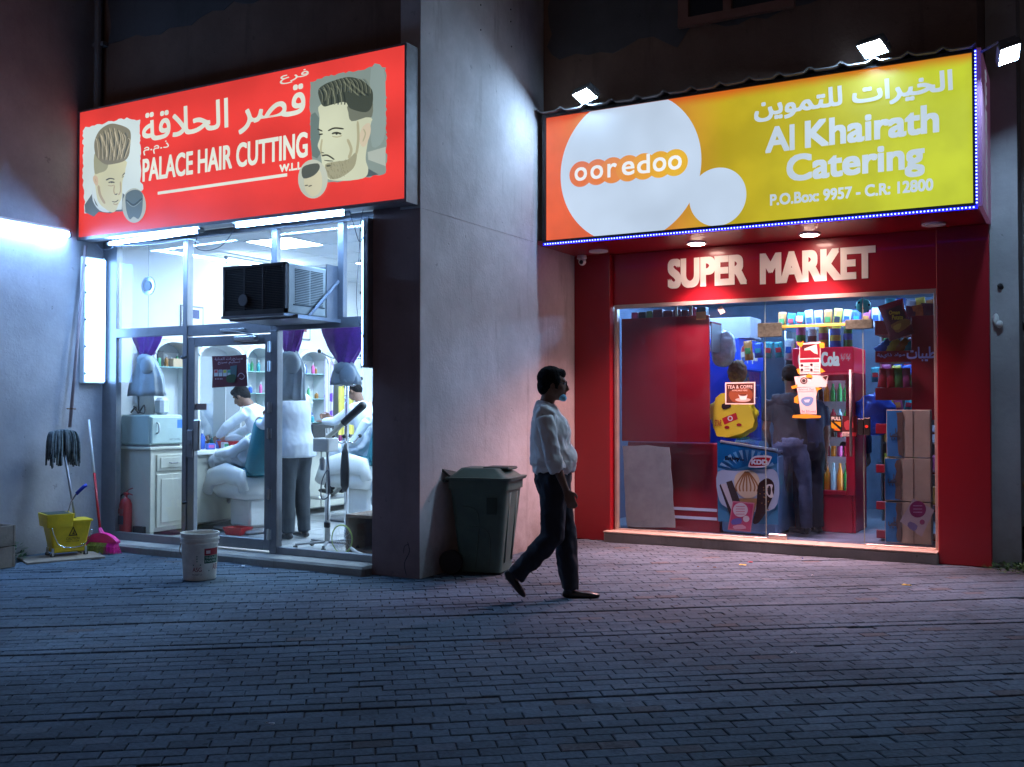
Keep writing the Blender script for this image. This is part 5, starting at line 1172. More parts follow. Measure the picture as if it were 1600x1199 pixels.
# red boards inside the left pane
rb1 = tag(MB().cbox(-4.315, -3.335, 10.23, 10.26, 1.055, 2.375, .004).build('red_board', M['red_clad'], None, (-3.8, 10.24, 1.05)), 'large red board standing behind the left pane of the market', 'board')
rb2 = thing('red_cabinet', 'red base cabinet with two pale stripes behind the left pane', 'cabinet', (-3.8, 10.4, .11))
MB().cbox(-4.30, -3.27, 10.36, 10.62, .11, 1.04, .006).build('body', M['red_clad'], rb2)
for z in (.33, .24): MB().box(-3.95, -3.30, 10.356, 10.359, z, z+.03).build('stripe', M['cape'], rb2)
gb = MB(); yb = 10.215
pts = rough_edge([(p.x, p.z) for p in (at(976, 824, Y=yb), at(973, 697, Y=yb), at(1010, 696, Y=yb), at(1046, 700, Y=yb), at(1052, 826, Y=yb))], .006, .1, 6)
gb.poly([(x, yb+(.06*(1.0-z)), max(z, .115)) for x, z in pts], (0, 1, 0), .012)
tag(gb.build('leaning_board', mat('grey_board', (.50, .45, .37), .9, var=.15), None, (-4.0, yb, .11)), 'greyish worn board leaning low inside the left pane', 'board')
# goods row above the red panel
shp = random.Random(4)
pk_m = [mat('packet_'+n_, c, .4, var=.3, scale=14) for n_, c in (('maroon', (.10, .015, .03)), ('green', (.06, .20, .04)), ('black', (.02, .02, .025)), ('pink', (.35, .05, .15)), ('orange', (.45, .16, .03)), ('blue', (.02, .08, .35)), ('white', (.5, .5, .52)), ('yellow', (.5, .38, .04)), ('teal', (.02, .25, .28)), ('red', (.40, .02, .03)))]
tsf = thing('upper_shelf', 'glass topped shelf above the red board stocked with dark packets', 'shelf', (-3.85, 10.5, 2.30))
MB().box(-4.31, -3.35, 10.36, 10.7, 2.30, 2.32).build('board', M['red_clad'], tsf); MB().cbox(-4.31, -4.30, 10.36, 10.7, 2.0, 2.30, .002).cbox(-3.36, -3.35, 10.36, 10.7, 2.0, 2.30, .002).build('bracket', M['steel'], tsf)
x = -4.27
while x < -3.45:
    w_ = shp.uniform(.06, .11); tag(MB().cbox(x, x+w_, 10.40, 10.5, 2.322, 2.322+shp.uniform(.13, .16), .004).build('packet', pk_m[int(x*37) % 4], None, (x, 10.4, 2.32)), '%s packet above the %s of the red board' % (pk_m[int(x*37) % 4].name.split('_')[1], 'left end' if x < -4.05 else 'middle' if x < -3.75 else 'right part'), 'packet', 'packets above the red board'); x += w_+.012
for u in (1058, 1081): p = at(u, 490, Y=10.2); MB().cbox(p.x-.012, p.x+.012, 10.17, 10.19, 2.375, 2.475, .002).build('glazing_packer', M['wood'], mk)

# pepsi fridge, facing right, cartons on top
pf = thing('blue_drinks_fridge', 'blue drinks fridge with a lit pepsi header along the left of the market', 'fridge', (-3.7, 11.9, .11))
bl = mat('fridge_blue', (.005, .035, .38), .35, var=.1)
fxx = -3.40; fy0, fy1 = 11.38, 12.45
MB().cbox(fxx-.6, fxx, fy0, fy0+.03, .11, 2.20, .006).build('side', bl, pf); MB().cbox(fxx-.6, fxx, fy1-.03, fy1, .11, 2.20, .006).build('side', bl, pf)
MB().box(fxx-.6, fxx-.57, fy0+.03, fy1-.03, .11, 2.20).build('back', M['white_plastic'], pf)
MB().box(fxx-.57, fxx, fy0+.03, fy1-.03, .11, .30).box(fxx-.57, fxx, fy0+.03, fy1-.03, 2.17, 2.20).build('carcass', bl, pf)
hd_ = MB().cbox(fxx-.02, fxx+.03, fy0, fy1, 1.86, 2.21, .01).build('header', mat('lit_blue_header', (.01, .04, .4), .3, emit=(.01, .06, .55), es=.9), pf)
w = MB(); w.c = (.75, .8, .9); write(w, 'pepsi', (.34, 1.93, .78, 2.10), .008, (fxx+.03, fy0, 0), rx=(0, 1, 0), nrm=(1, 0, 0), lift=.004)
def ring3(b, c, cy, cz, ry, rz, n=24, a0=0, a1=2*PI, lift=.004): b.c = c; P = [V((fxx+.03+lift, fy0+cy+ry*math.cos(a0+(a1-a0)*k/n), cz+rz*math.sin(a0+(a1-a0)*k/n))) for k in range(n+1)]; b.add(P, [tuple(range(len(P)))])
ring3(w, (.75, .78, .85), .20, 2.03, .11, .10); ring3(w, (.55, .01, .03), .20, 2.04, .10, .085, a0=.35, a1=PI-.1, lift=.006); ring3(w, (.01, .04, .4), .20, 2.02, .10, .085, a0=PI+.4, a1=2*PI-.1, lift=.006)
w.build('logo', print_mat('lit_logo_film', .8), pf, colors=True)
MB().box(fxx-.01, fxx, fy0+.06, fy1-.06, .34, 1.84).build('door_glass', M['glass'], pf)
MB().cbox(fxx-.06, fxx-.03, fy0+.05, fy0+.08, .4, 1.8, .004).build('light_strip', M['fridge_light'], pf)
for k in range(4):
    z = .45+k*.36; MB().box(fxx-.55, fxx-.04, fy0+.04, fy1-.04, z, z+.012).build('shelf', M['white'], pf)
    for j in range(8): tag(MB().lathe([(.03, 0), (.032, .02), (.03, .15), (.012, .21), (.012, .24)], 8, (fxx-.12, fy0+.12+j*.115, z+.012)).build('drink_bottle', pk_m[(5, 1, 9, 4)[k]], None, (fxx-.12, fy0+.12+j*.115, z+.012)), 'drink bottle in the %s row of the blue fridge' % ('lowest', 'second lowest', 'second highest', 'top')[k], 'bottle', 'bottles in the blue drinks fridge')
cg = mat('grey_carton', (.30, .29, .32), .8, var=.1)
def carton(x0, x1, y0, y1, z0, z1, m, label, name='carton'):
    t = thing(name, label, 'carton', ((x0+x1)/2, (y0+y1)/2, z0)); MB().cbox(x0, x1, y0, y1, z0, z1, .004).build('body', m, t)
    MB().box((x0+x1)/2-.025, (x0+x1)/2+.025, y0-.002, y1+.002, z1, z1+.0015).build('tape', M['cream'], t); MB().box(x0+.02, (x0+x1)/2-.003, y0+.01, y1-.01, z1, z1+.003).build('flap', m, t); return t
a, b_ = at(1110, 527, Y=11.4), at(1172, 496, Y=11.4)
carton(a.x-.1, b_.x, 11.42, 11.85, 2.205, 2.205+.24, cg, 'grey carton on top of the blue drinks fridge')
carton(-3.9, -3.45, 11.9, 12.4, 2.205, 2.45, M['card'], 'brown carton behind the grey one on the blue fridge')
# hanging bag of clear plastic
sack(at(1130, 574, Y=10.75)+V((0, 0, 0)), .135, .10, .20, M['bag_clear'], 'plastic_bag', 'bulging clear plastic bag beside the right edge of the red board', 'bag', 3)
sack(at(1152, 600, Y=10.8), .10, .09, .13, M['rust'], 'brown_bag', 'brown bag of goods hanging under the clear bag', 'bag', 9)
# chest freezer with printed front
fz = thing('chest_freezer', 'ice cream chest freezer with a blue Enjoy poster on its front', 'freezer', (-2.95, 10.7, .11))
MB().cbox(-3.25, -2.66, 10.34, 11.4, .12, .95, .03).build('body', mat('freezer_enamel', (.10, .22, .38), .4), fz, angle=40)
lid = MB(); lid.loft([[V((-3.25, y, .95)), V((-2.66, y, .95)), V((-2.66, y, .975)), V((-3.25, y, 1.06))] for y in (10.34, 11.4)]); lid.build('sliding_lid', mat('freezer_lid_glass', (.12, .16, .22), .08, spec=.8), fz)
MB().tube([(-3.25, 10.33, 1.065), (-2.66, 10.33, .985)], .014, 8).build('lid_rail', M['steel'], fz)
YK = 10.325; Z7 = lambda x, y: (1110+x/7.49, 680+y/7.49)
b = MB(); q = onq(YK); k = [0]
def Lk_(): k[0] += 1; return V((0, -.0007*k[0], 0))
def S7(pts, c, sm=0): shape(b, [Z7(*p) for p in pts], srgb(*c), q, Lk_(), sm)
S7([(78, 70), (300, 110), (780, 215), (795, 1050), (88, 1010)], (60, 122, 152))
S7([(78, 72), (780, 218), (786, 330), (600, 380), (430, 360), (300, 400), (85, 380)], (10, 92, 140))
for i in range(13):
    a = PI*(.08+i*.07); r1, r2 = 200, 480
    S7([(430+r1*math.cos(a-.03), 470-r1*.8*math.sin(a-.03)), (430+r2*math.cos(a-.06)*.72, 470-r2*.62*math.sin(a-.06)), (430+r2*math.cos(a+.06)*.72, 470-r2*.62*math.sin(a+.06))], (120, 166, 190) if i % 2 else (84, 146, 180))
S7([(90, 430), (300, 420), (600, 400), (785, 440), (790, 800), (600, 900), (200, 850), (92, 700)], (168, 178, 190), 3)
S7([(110, 590), (125, 570), (290, 960), (240, 960)], (56, 40, 40)); S7([(125, 575), (185, 565), (330, 900), (290, 980), (250, 880)], (196, 182, 176)); S7([(190, 550), (255, 530), (360, 790), (270, 800)], (66, 52, 46))
S7([(340, 740), (560, 740), (500, 960), (400, 960)], (160, 122, 78))
S7([(285, 520), (320, 450), (430, 408), (530, 440), (578, 520), (575, 640), (520, 720), (430, 740), (350, 700), (295, 620)], (216, 190, 152), 3)
b.c = srgb(156, 104, 60); l = Lk_()
for x in (-120, -80, -40, 0, 45, 90, 125): stroke(b, [Z7(430+x*.1, 425), Z7(430+x*.6, 500), Z7(430+x*1.05, 600), Z7(430+x*.95, 660)], 2.2, q, l)
S7([(560, 600), (610, 530), (680, 505), (745, 560), (748, 680), (700, 800), (640, 930), (560, 1030), (500, 1020), (540, 860)], (50, 30, 24), 3)
S7([(655, 600), (690, 575), (735, 585), (725, 640), (742, 720), (700, 730), (660, 680)], (215, 200, 185), 3); S7([(672, 620), (700, 590), (715, 640), (705, 700), (680, 690)], (44, 26, 24), 3)
for i in range(14): x, y = 560+shp.random()*130, 580+shp.random()*340; S7([(x, y), (x+14, y-5), (x+10, y+10)], (176, 120, 60))
S7([(455, 350), (490, 270), (560, 240), (715, 245), (715, 290), (660, 370), (480, 378)], (226, 216, 214), 3); S7([(470, 340), (500, 285), (560, 262), (700, 265), (695, 300), (645, 355), (490, 360)], (176, 20, 34), 3)
b.c = srgb(20, 24, 40); l0, l1 = at(*Z7(182, 305), Y=YK), at(*Z7(405, 250), Y=YK); write(b, 'Enjoy...', (l0.x, l0.z, l1.x, l1.z), .003, (0, YK, 0), lift=.03, res=3)
b.c = srgb(240, 228, 224); l0, l1 = at(*Z7(488, 342), Y=YK), at(*Z7(680, 288), Y=YK); write(b, 'KDD', (l0.x, l0.z, l1.x, l1.z), .004, (0, YK, 0), lift=.03, res=3)
b.build('front_poster', M['print_gloss'], fz, colors=True)
sheet('pink_leaflet', 'pink leaflet with a white speech circle propped low before the freezer poster', 'leaflet', 10.17, [((206, 120, 130), [(1145, 783), (1179, 786), (1173, 832), (1137, 828)]), ((190, 50, 90), [(1146, 785), (1177, 788), (1172, 830), (1139, 826)]), ((226, 206, 200), disc(1157, 797, 11.5, 11)), ((226, 206, 200), disc(1166, 811, 5, 5)), ((90, 80, 150), [(1144, 812), (1158, 810), (1158, 818), (1144, 820)], 2), ((225, 160, 170), [(1146, 822), (1160, 820), (1166, 826), (1148, 827)], 2)]+[((200, 90, 110), rect(1150, y, 1164, y+1)) for y in (791, 795, 799, 803)], m='print')
# yellow snack sack
ys = thing('yellow_snack_sack', 'big clear sack of yellow and red snack packets on the freezer', 'sack', (-3.1, 10.62, 1.05))
a, b2 = at(1116, 688, Y=10.6), at(1182, 600, Y=10.6)
cxx, czz = (a.x+b2.x)/2, (a.z+b2.z)/2; o = sack((cxx-.03, 10.64, a.z+.02), .25, .16, .23, mat('yellow_snack_print', (.75, .56, .02), .3, var=.25, scale=9, bump=.7, bscale=12), 'tmp', 'x', 'x', 6, False, rough=1.6)
for k_ in ('label', 'category'): del o[k_]
o.name = 'bulge'; o.parent = ys; o.location = V(o.location)-V(ys.location)
sheet('print_patch', None, None, 10.46, [((226, 190, 40), [(1118, 622), (1150, 615), (1170, 633), (1176, 668), (1120, 682)], 3), ((190, 30, 30), [(1128, 654), (1150, 645), (1153, 655), (1132, 664)]), ((230, 220, 200), disc(1141, 654, 4, 4)), ((190, 30, 30), disc(1141, 654, 2.4, 2.4)), ((160, 30, 30), disc(1136, 668, 4, 2.4)), ((160, 30, 30), disc(1155, 664, 4, 2.4)), ((40, 24, 20), [(1128, 632), (1140, 629), (1142, 636), (1130, 640)], 2)], parent=ys, texts=(('STAR', (1117, 666, 1128, 656), (170, 30, 30), .001),))
# second fridge: red cola cooler facing the window
cf = thing('cola_fridge', 'red cola cooler with lit glass door and bottles behind the market door', 'fridge', (-2.25, 11.3, .11))
X0c, X1c, Yc = -2.66, -2.03, 11.0
rc_ = mat('cola_red', (.50, .008, .03), .35, var=.06)
MB().cbox(X1c-.03, X1c, Yc+.03, Yc+.65, .11, 1.78, .006).build('side', rc_, cf); MB().cbox(X0c, X0c+.03, Yc+.03, Yc+.65, .11, 1.78, .006).build('side', rc_, cf)
MB().box(X0c+.03, X1c-.03, Yc+.62, Yc+.65, .11, 1.78).build('back', M['white_plastic'], cf)
MB().cbox(X0c+.03, X1c-.03, Yc+.02, Yc+.62, .11, .50, .004).build('plinth', rc_, cf)
fr_ = MB(); fr_.cbox(X0c, X0c+.07, Yc, Yc+.03, .50, 1.76, .006).cbox(X1c-.09, X1c, Yc, Yc+.03, .50, 1.76, .006).cbox(X0c+.07, X1c-.09, Yc, Yc+.03, 1.70, 1.76, .006).cbox(X0c+.07, X1c-.09, Yc, Yc+.03, .50, .55, .006)
dfr = fr_.build('door_frame', rc_, cf)
MB().box(X0c+.07, X1c-.09, Yc+.012, Yc+.018, .55, 1.70).build('door_glass', M['glass'], dfr)
MB().cbox(X0c, X1c, Yc-.03, Yc+.65, 1.78, 2.05, .01).build('header', mat('lit_cola_header', (.5, .01, .03), .3, emit=(.62, .012, .05), es=.55), cf)
w = MB(); w.c = (.85, .8, .8); write(w, 'Coca-Cola', (-2.60, 1.85, -2.17, 2.0), .006, (0, Yc-.03, 0), lift=.004)
w.c = (.6, .3, .35); write(w, ar('كوكا كولا'), (-2.16, 1.90, -2.06, 1.98), .001, (0, Yc-.03, 0), lift=.004); w.build('lettering', print_mat('lit_cola_letters', .7), cf, colors=True)
for x in (X0c+.04, X1c-.05): MB().cbox(x-.006, x+.006, Yc+.06, Yc+.08, .56, 1.70, .002).build('light_strip', M['fridge_light'], cf)
dm = [mat('drink_'+n_, c, .2) for n_, c in (('green', (.02, .35, .06)), ('orange', (.75, .25, .02)), ('red', (.55, .02, .05)), ('clear', (.4, .6, .65)), ('yellow', (.75, .6, .05)), ('cola', (.07, .02, .015)), ('pink', (.6, .1, .3)))]
rows = ((.53, .30, (0, 1, 0, 1, 3, 1, 0), .034), (.90, .11, (2, 4, 6, 2, 1, 6, 2), .03), (1.10, .10, (3, 3, 0, 3, 5, 2, 3), .03), (1.27, .13, (2, 6, 2, 0, 2, 3, 0), .03), (1.48, .19, (0, 0, 5, 1, 0, 0, 0), .031))
nm = ('bottom row of tall bottles', 'row of small packs above the tall bottles', 'middle row', 'row below the top shelf', 'top row')
for r, (z, h, cs2, rad) in enumerate(rows):
    if r: 
        s_ = MB().box(X0c+.04, X1c-.06, Yc+.06, Yc+.6, z-.02, z-.008).build('shelf', M['steel'], cf); MB().box(X0c+.04, X1c-.08, Yc+.05, Yc+.06, z-.035, z-.003).build('price_strip', M['white'], s_)
    for i, c in enumerate(cs2):
        x = X0c+.12+i*.067; bb = MB(); bb.lathe([(rad*.9, 0), (rad, h*.05), (rad, h*.6), (rad*.4, h*.85), (rad*.4, h)], 10, (x, Yc+.13, z)) if h > .12 else bb.lathe([(rad*.9, 0), (rad, h*.06), (rad, h*.92), (rad*.8, h)], 10, (x, Yc+.13, z))
        tag(bb.build('drink_bottle' if h > .12 else 'drink_can', dm[c], None, (x, Yc+.13, z), angle=50), '%s %s in the %s of the red cooler' % (('green', 'orange', 'red', 'clear', 'yellow', 'brown', 'pink')[c], 'bottle' if h > .12 else 'can', nm[r]), 'bottle' if h > .12 else 'can', 'drinks in the red cooler')
# cans and packs on top of the cooler
pks = [(-2.60, .10, .22, 3), (-2.48, .09, .20, 6), (-2.36, .10, .24, 7), (-2.24, .11, .20, 5), (-2.11, .09, .22, 1)]
for i, (x, w_, h, mi) in enumerate(pks):
    t = thing('tin', ('%s tin standing on the red cooler' % ('pink', 'white', 'yellow', 'blue', 'green')[i]), 'tin', (x, 11.1, 2.05), 'tins on top of the red cooler')
    MB().lathe([(w_/2, 2.05), (w_/2, 2.05+h)], 16, (x, 11.1, 0)).build('can', pk_m[mi], t, angle=40); MB().lathe([(w_/2+.002, 2.05+h*.35), (w_/2+.002, 2.05+h*.65)], 16, (x, 11.1, 0)).build('band', pk_m[(mi*3+2) % 10], t, angle=40)
# back wall racks with rows of packets
def rack(x0, x1, y, zs, label, face='y'):
    t = thing('goods_rack', label, 'rack', ((x0+x1)/2, y, .11), 'goods racks in the market')
    for x in (x0, x1-.02): MB().box(x, x+.02, y, y+.3, .11, zs[-1]+.35).build('upright', M['steel'], t)
    MB().box(x0, x1, y+.29, y+.30, .11, zs[-1]+.35).build('back_panel', M['grey_plastic'], t)
    for z in zs:
        MB().box(x0, x1, y, y+.29, z, z+.015).build('shelf', M['steel'], t)
        x = x0+.03
        while x < x1-.1:
            w_ = shp.uniform(.06, .12); h = shp.uniform(.14, .26); mi = shp.randrange(10)
            tag(MB().cbox(x, x+w_, y+.02, y+.12, z+.016, z+.016+h, .012).build('packet', pk_m[mi], None, (x, y+.02, z+.016)), '%s packet on the %s shelf of the %s' % (pk_m[mi].name.split('_')[1], ('lowest', 'second', 'third', 'fourth', 'fifth', 'top')[zs.index(z)], 'back rack beside the blue fridge' if x0 < -2.5 else 'rack between the door and the red rack'), 'packet', 'packets on the market racks'); x += w_+.01
rack(-3.30, -2.72, 13.2, (.3, .65, 1.0, 1.35, 1.7, 2.05), 'goods rack at the back beside the blue fridge')
rack(-2.00, -1.0, 12.4, (.3, .65, 1.0, 1.35, 1.7, 2.05), 'packed goods rack seen between the door and the red rack')
# snack strips hung from the ceiling and goods piled high
for r_, (x0, x1, y, z, n_) in enumerate(((-3.0, -1.75, 11.9, 2.42, 13), (-1.72, -1.0, 11.3, 2.45, 8), (-3.2, -2.75, 11.2, 2.05, 5), (-1.95, -1.5, 11.8, 1.78, 5), (-1.95, -1.5, 11.85, 1.45, 5))):
    for i in range(n_):
        x = x0+(x1-x0)*i/(n_-1); mi = shp.randrange(3, 10); h = shp.uniform(.16, .24)
        bgx = MB(Matrix.Translation((x, y, z)) @ Matrix.Rotation(shp.uniform(-.15, .15), 4, 'Y'))
        bgx.loft([[V((w_*math.cos(2*PI*k/10), d*math.sin(2*PI*k/10), s*h)) for k in range(10)] for s, w_, d in ((-.5, .045, .003), (-.4, .048, .015), (0, .046, .028), (.4, .048, .015), (.5, .045, .003))])
        bgx.m = 1; bgx.box(-.03, .03, -.031, -.029, -h*.18, h*.12)
        tag(bgx.build('hanging_packet', [pk_m[mi], pk_m[(mi*7+3) % 10]], None, (x, y, z), smooth=False), '%s packet, %d from left in the row %s' % (pk_m[mi].name.split('_')[1], i+1, ('high above the cola cooler', 'high beyond the red rack', 'right of the blue fridge', 'between door and red rack, upper', 'between door and red rack, lower')[r_]), 'packet', 'packets hung in rows in the market')
# red rack near the right pane with snack bags
rr2 = thing('red_snack_rack', 'red shelf rack of snack bags behind the right pane', 'rack', (-1.4, 10.7, .11))
MB().cbox(-1.40, -1.16, 10.46, 10.49, 1.3, 2.30, .004).build('side_panel', M['red_clad'], rr2)
MB().cbox(-1.18, -1.15, 10.49, 11.0, .11, 2.30, .004).build('back_post', M['red_clad'], rr2)
for z0, z1 in ((2.13, 2.27), (1.86, 1.97), (1.49, 1.61), (1.16, 1.26), (.78, .86), (.42, .50), (.14, .22)):
    sh = MB().cbox(-1.74, -1.40, 10.50, 10.53, z0, z1, .004).build('shelf_front', M['red_clad'], rr2); MB().box(-1.74, -1.18, 10.53, 11.0, z0, z0+.015).build('shelf', M['red_clad'], sh)
w = MB(); w.c = (.45, .40, .70); write(w, ar('طيبات'), (-1.44, 1.86, -1.18, 2.0), .003, (0, 10.455, 0), lift=.004); write(w, ar('مواد غذائية').replace('غ', '').replace('ئ', 'ي'), (-1.72, 1.90, -1.46, 1.95), .001, (0, 10.499, 0), lift=.004); w.build('lettering', M['print'], rr2, colors=True)  # first word painted on, imitating sign writing reflected in the glass
def snack(c, w_, h, d, ax, m, name, label, grp=None, parent=None, tiltv=0):
    """pillow shaped snack bag with crimped ends"""
    b = MB(Matrix.Translation(c) @ Matrix.Rotation(tiltv, 4, 'Y')); rings = []
    for s in (-.5, -.46, -.44, -.3, 0, .3, .44, .46, .5):
        tt = max(0, 1-(abs(s)/.45)**3) if abs(s) < .45 else 0
        rings.append([V((w_/2*(1-.08*tt)*math.cos(2*PI*k/16), (.004+d/2*tt)*math.sin(2*PI*k/16)*(1+.15*math.sin(k*2.3+s*9)), s*h)) for k in range(16)])
    b.loft(rings); o = b.build(name, m, parent, c, smooth=True)
    if parent is None: tag(o, label, 'snack bag', grp)
    return o
cr_ = thing('crisp_bag', 'dark red crisp bag reading Oman Potato tilted on top of the red rack', 'snack bag', at(1401, 500, Y=10.40))
cm = at(1400, 500, Y=10.40); snack(cm, .24, .36, .10, 0, mat('crisp_bag_foil', (.20, .02, .03), .25, var=.3, scale=10, bump=.6, bscale=14), 'bag', None, parent=cr_, tiltv=-.30)
sheet('front_print', None, None, 10.335, [((84, 14, 18), [(1384, 485), (1408, 476), (1416, 500), (1392, 508)]), ((170, 110, 40), [(1392, 508), (1414, 498), (1424, 506), (1404, 520), (1397, 516)], 2), ((210, 160, 60), [(1396, 510), (1408, 505), (1406, 514), (1398, 516)], 2)], parent=cr_, texts=(('Oman', (1389, 492, 1406, 485), (230, 180, 30), .001), ('Potato', (1394, 500, 1411, 492), (230, 180, 30), .001)))
for i, (u, v, mi, tl) in enumerate(((1424, 500, 0, .2), (1438, 497, 4, -.15), (1450, 495, 0, .1))):
    snack(at(u, v, Y=10.62), .15, .26, .09, 0, pk_m[mi], 'crisp_bag', ('first', 'second', 'third')[i]+' dark crisp bag right of the tilted one on the red rack', 'crisp bags on top of the red rack', tiltv=tl)
for i in range(6):
    snack(V((-1.68+i*.085, 10.64, 2.02)), .10, .17, .06, 0, pk_m[(5, 7, 4, 8, 2, 0)[i]], 'snack_bag', ('blue', 'yellow', 'orange', 'teal', 'black', 'maroon')[i]+' snack bag on the second shelf of the red rack', 'snack bags on the red rack', tiltv=.9)
    snack(V((-1.69+i*.075, 10.62, 1.71)), .085, .19, .06, 0, pk_m[(9, 9, 1, 3, 1, 1)[i]], 'snack_bag', ('red', 'scarlet', 'green', 'pink', 'deep green', 'last green')[i]+' snack bag standing on the third shelf of the red rack', 'snack bags on the red rack', tiltv=shp.uniform(-.1, .2))
# folded cartons stacked against the right pane
fc = [(.135, .53), (.53, .945), (.945, 1.40)]
cardp = mat('blue_printed_card', (.04, .20, .40), .8, var=.15)
for i, (z0, z1) in enumerate(fc):
    t = thing('folded_carton', ('lowest', 'middle', 'topmost')[i]+' folded carton with a blue printed edge in the stack behind the right pane', 'carton', (-1.4, 10.28, z0), 'folded cartons behind the right pane')
    xl = -1.615+(0, .0, .02)[i]
    MB().cbox(xl, -1.205, 10.22, 10.36, z0+.004, z1-.004, .006).build('board', M['card'], t)
    MB().box(xl+.005, xl+.14, 10.216, 10.219, z0+.012, z1-.012).build('blue_print', cardp, t)
    e = MB(); e.c = srgb(120, 90, 70)
    P = rough_edge([(xl+.10, z0+.02), (xl+.15, z0+.02), (xl+.15, z1-.02), (xl+.10, z1-.02)], .010, .05, i); e.add([V((x, 10.214, z)) for x, z in P], [tuple(range(len(P)))])
    e.c = (.10, .08, .08); write(e, ar('حليب'), (xl+.03, (z0+z1)/2-.06, xl+.11, (z0+z1)/2+.05), .003, (0, 10.21, 0), lift=.002)
    e.build('carton_print', M['print'], t, colors=True)
    MB().box(-1.36, -1.355, 10.2165, 10.219, z0+.01, z1-.01).build('fold', M['rust'], t)
sheet('tilted_leaflet', 'white leaflet with a pink circle tilted against the lowest carton', 'leaflet', 10.19, [((190, 165, 155), [(1427, 779), (1460, 797), (1440, 839), (1406, 815)]), ((140, 30, 80), disc(1434, 796, 13, 13)), ((140, 40, 80), disc(1441, 816, 4, 4)), ((120, 100, 130), [(1422, 815), (1434, 822), (1428, 830), (1418, 822)], 2)]+[((200, 150, 170), rect(1427, y, 1441, y+1)) for y in (790, 795, 800)])
t = thing('patterned_ball', 'mint green ball with dark spots hanging near the market ceiling', 'ball', at(1349, 478, Y=10.7))
p = at(1349, 478, Y=10.7); MB().ell(p, .075, .075, .075, 20).build('ball', mat('mint_rubber', (.05, .50, .38), .5), t, smooth=True)
for i in range(10):
    a, e = i*2.4, math.asin(-.8+i*.17); d = V((math.cos(a)*math.cos(e), math.sin(a)*math.cos(e), math.sin(e))); MB().ell(p+d*.070, .014, .014, .014, 8).build('spot', M['navy'], t, smooth=True)
MB().tube([p+V((0, 0, .07)), V((p.x, p.y, 2.8))], .002, 4).build('string', M['wire'], t)
sack(at(1368, 690, Y=11.1)+V((0, 0, .06)), .20, .15, .22, M['bag_blue'], 'blue_bag', 'blue carrier bag slumped between the door and the red rack', 'bag', 12)
# ================================================================ THINGS OUTSIDE
# green wheeled bin
bp = at(757, 893, Z=0); wb = thing('wheelie_bin', 'green two wheeled rubbish bin with its lid ajar by the side wall', 'bin', (bp.x, bp.y, 0))
XB = rotz((bp.x, bp.y, 0), math.radians(12))
def taper(b, z0, z1, a, c, n=4, r=.05):
    """rounded-rectangle frustum: a, c = (x0, x1, y0, y1) below and above"""
    rings = []
    for z, (x0, x1, y0, y1) in ((z0, a), (z1, c)):
        ring = []
        for cx, cy, s in ((x1-r, y1-r, 0), (x0+r, y1-r, 1), (x0+r, y0+r, 2), (x1-r, y0+r, 3)):
            for k in range(n+1): an = (s+k/n)*PI/2; ring.append(V((cx+r*math.cos(an), cy+r*math.sin(an), z)))
        rings.append(ring)
    return b.loft(rings)
bb = MB(XB); taper(bb, .02, .72, (-.17, .20, -.18, .18), (-.24, .27, -.235, .235)); taper(bb, .72, .80, (-.255, .285, -.25, .25), (-.255, .285, -.25, .25)); bb.build('body', M['bin'], wb, angle=35)
rb_ = MB(XB)
for y in (-.10, .10): rb_.loft([[V((x0, y-.012, z)), V((x0+.012, y-.012, z)), V((x0+.012, y+.012, z)), V((x0, y+.012, z))] for x0, z in ((.206, .10), (.258, .70))])
for pts in ([(-.02, .05), (.02, .40), (.0, .55), (-.12, .58)], [(.10, .05), (.12, .30), (.06, .40), (-.08, .40)]):
    P = catmull([(x, -.181-.055*(z/.72)-.004, z) for x, z in pts], 5); rb_.tube(P, .006, 6)
rb_.build('moulded_rib', M['bin'], wb, smooth=True)
wl = MB(XB); w_ = MB(XB); w_.c = (.02, .05, .04); w_.box(.10, .19, -.2435, -.2425, .52, .66); w_.build('recycling_mark', M['print'], wb, colors=True)
ld = MB(XB); taper(ld, .80, .825, (-.27, .31, -.265, .265), (-.28, .32, -.275, .275)); taper(ld, .825, .90, (-.25, .28, -.24, .24), (-.17, .18, -.16, .16)); ld.build('lid', M['bin'], wb, angle=35)
l2 = MB(XB @ Matrix.Translation((-.26, 0, .85)) @ Matrix.Rotation(math.radians(38), 4, 'Y')); taper(l2, -.02, .0, (-.24, .20, -.20, .20), (-.24, .20, -.20, .20)); l2.build('loose_flap', M['bin_dark'], wb, angle=35)
l3 = MB(XB); l3.cbox(.02, .26, -.12, .14, .885, .91, .01); l3.build('lid_flap', M['bin_dark'], wb, angle=35)
MB(XB).tube([(-.30, -.20, .79), (-.30, .20, .79)], .016, 8).build('handle_bar', M['bin_dark'], wb)
MB(XB).tube([(-.22, -.24, .10), (-.22, .24, .10)], .012, 8).build('axle', M['steel'], wb)
for s in (-1, 1):
    y = s*.235; wq = MB(XB).lathe([(.05, y-.022), (.10, y-.022), (.105, y-.01), (.105, y+.01), (.10, y+.022), (.05, y+.022)], 24, (-.22, 0, .105), 'y').build('wheel', M['rubber'], wb, angle=40)
    MB(XB).lathe([(.05, y-.018), (.05, y+.018)], 16, (-.22, 0, .105), 'y').build('hub', M['grey_plastic'], wq)
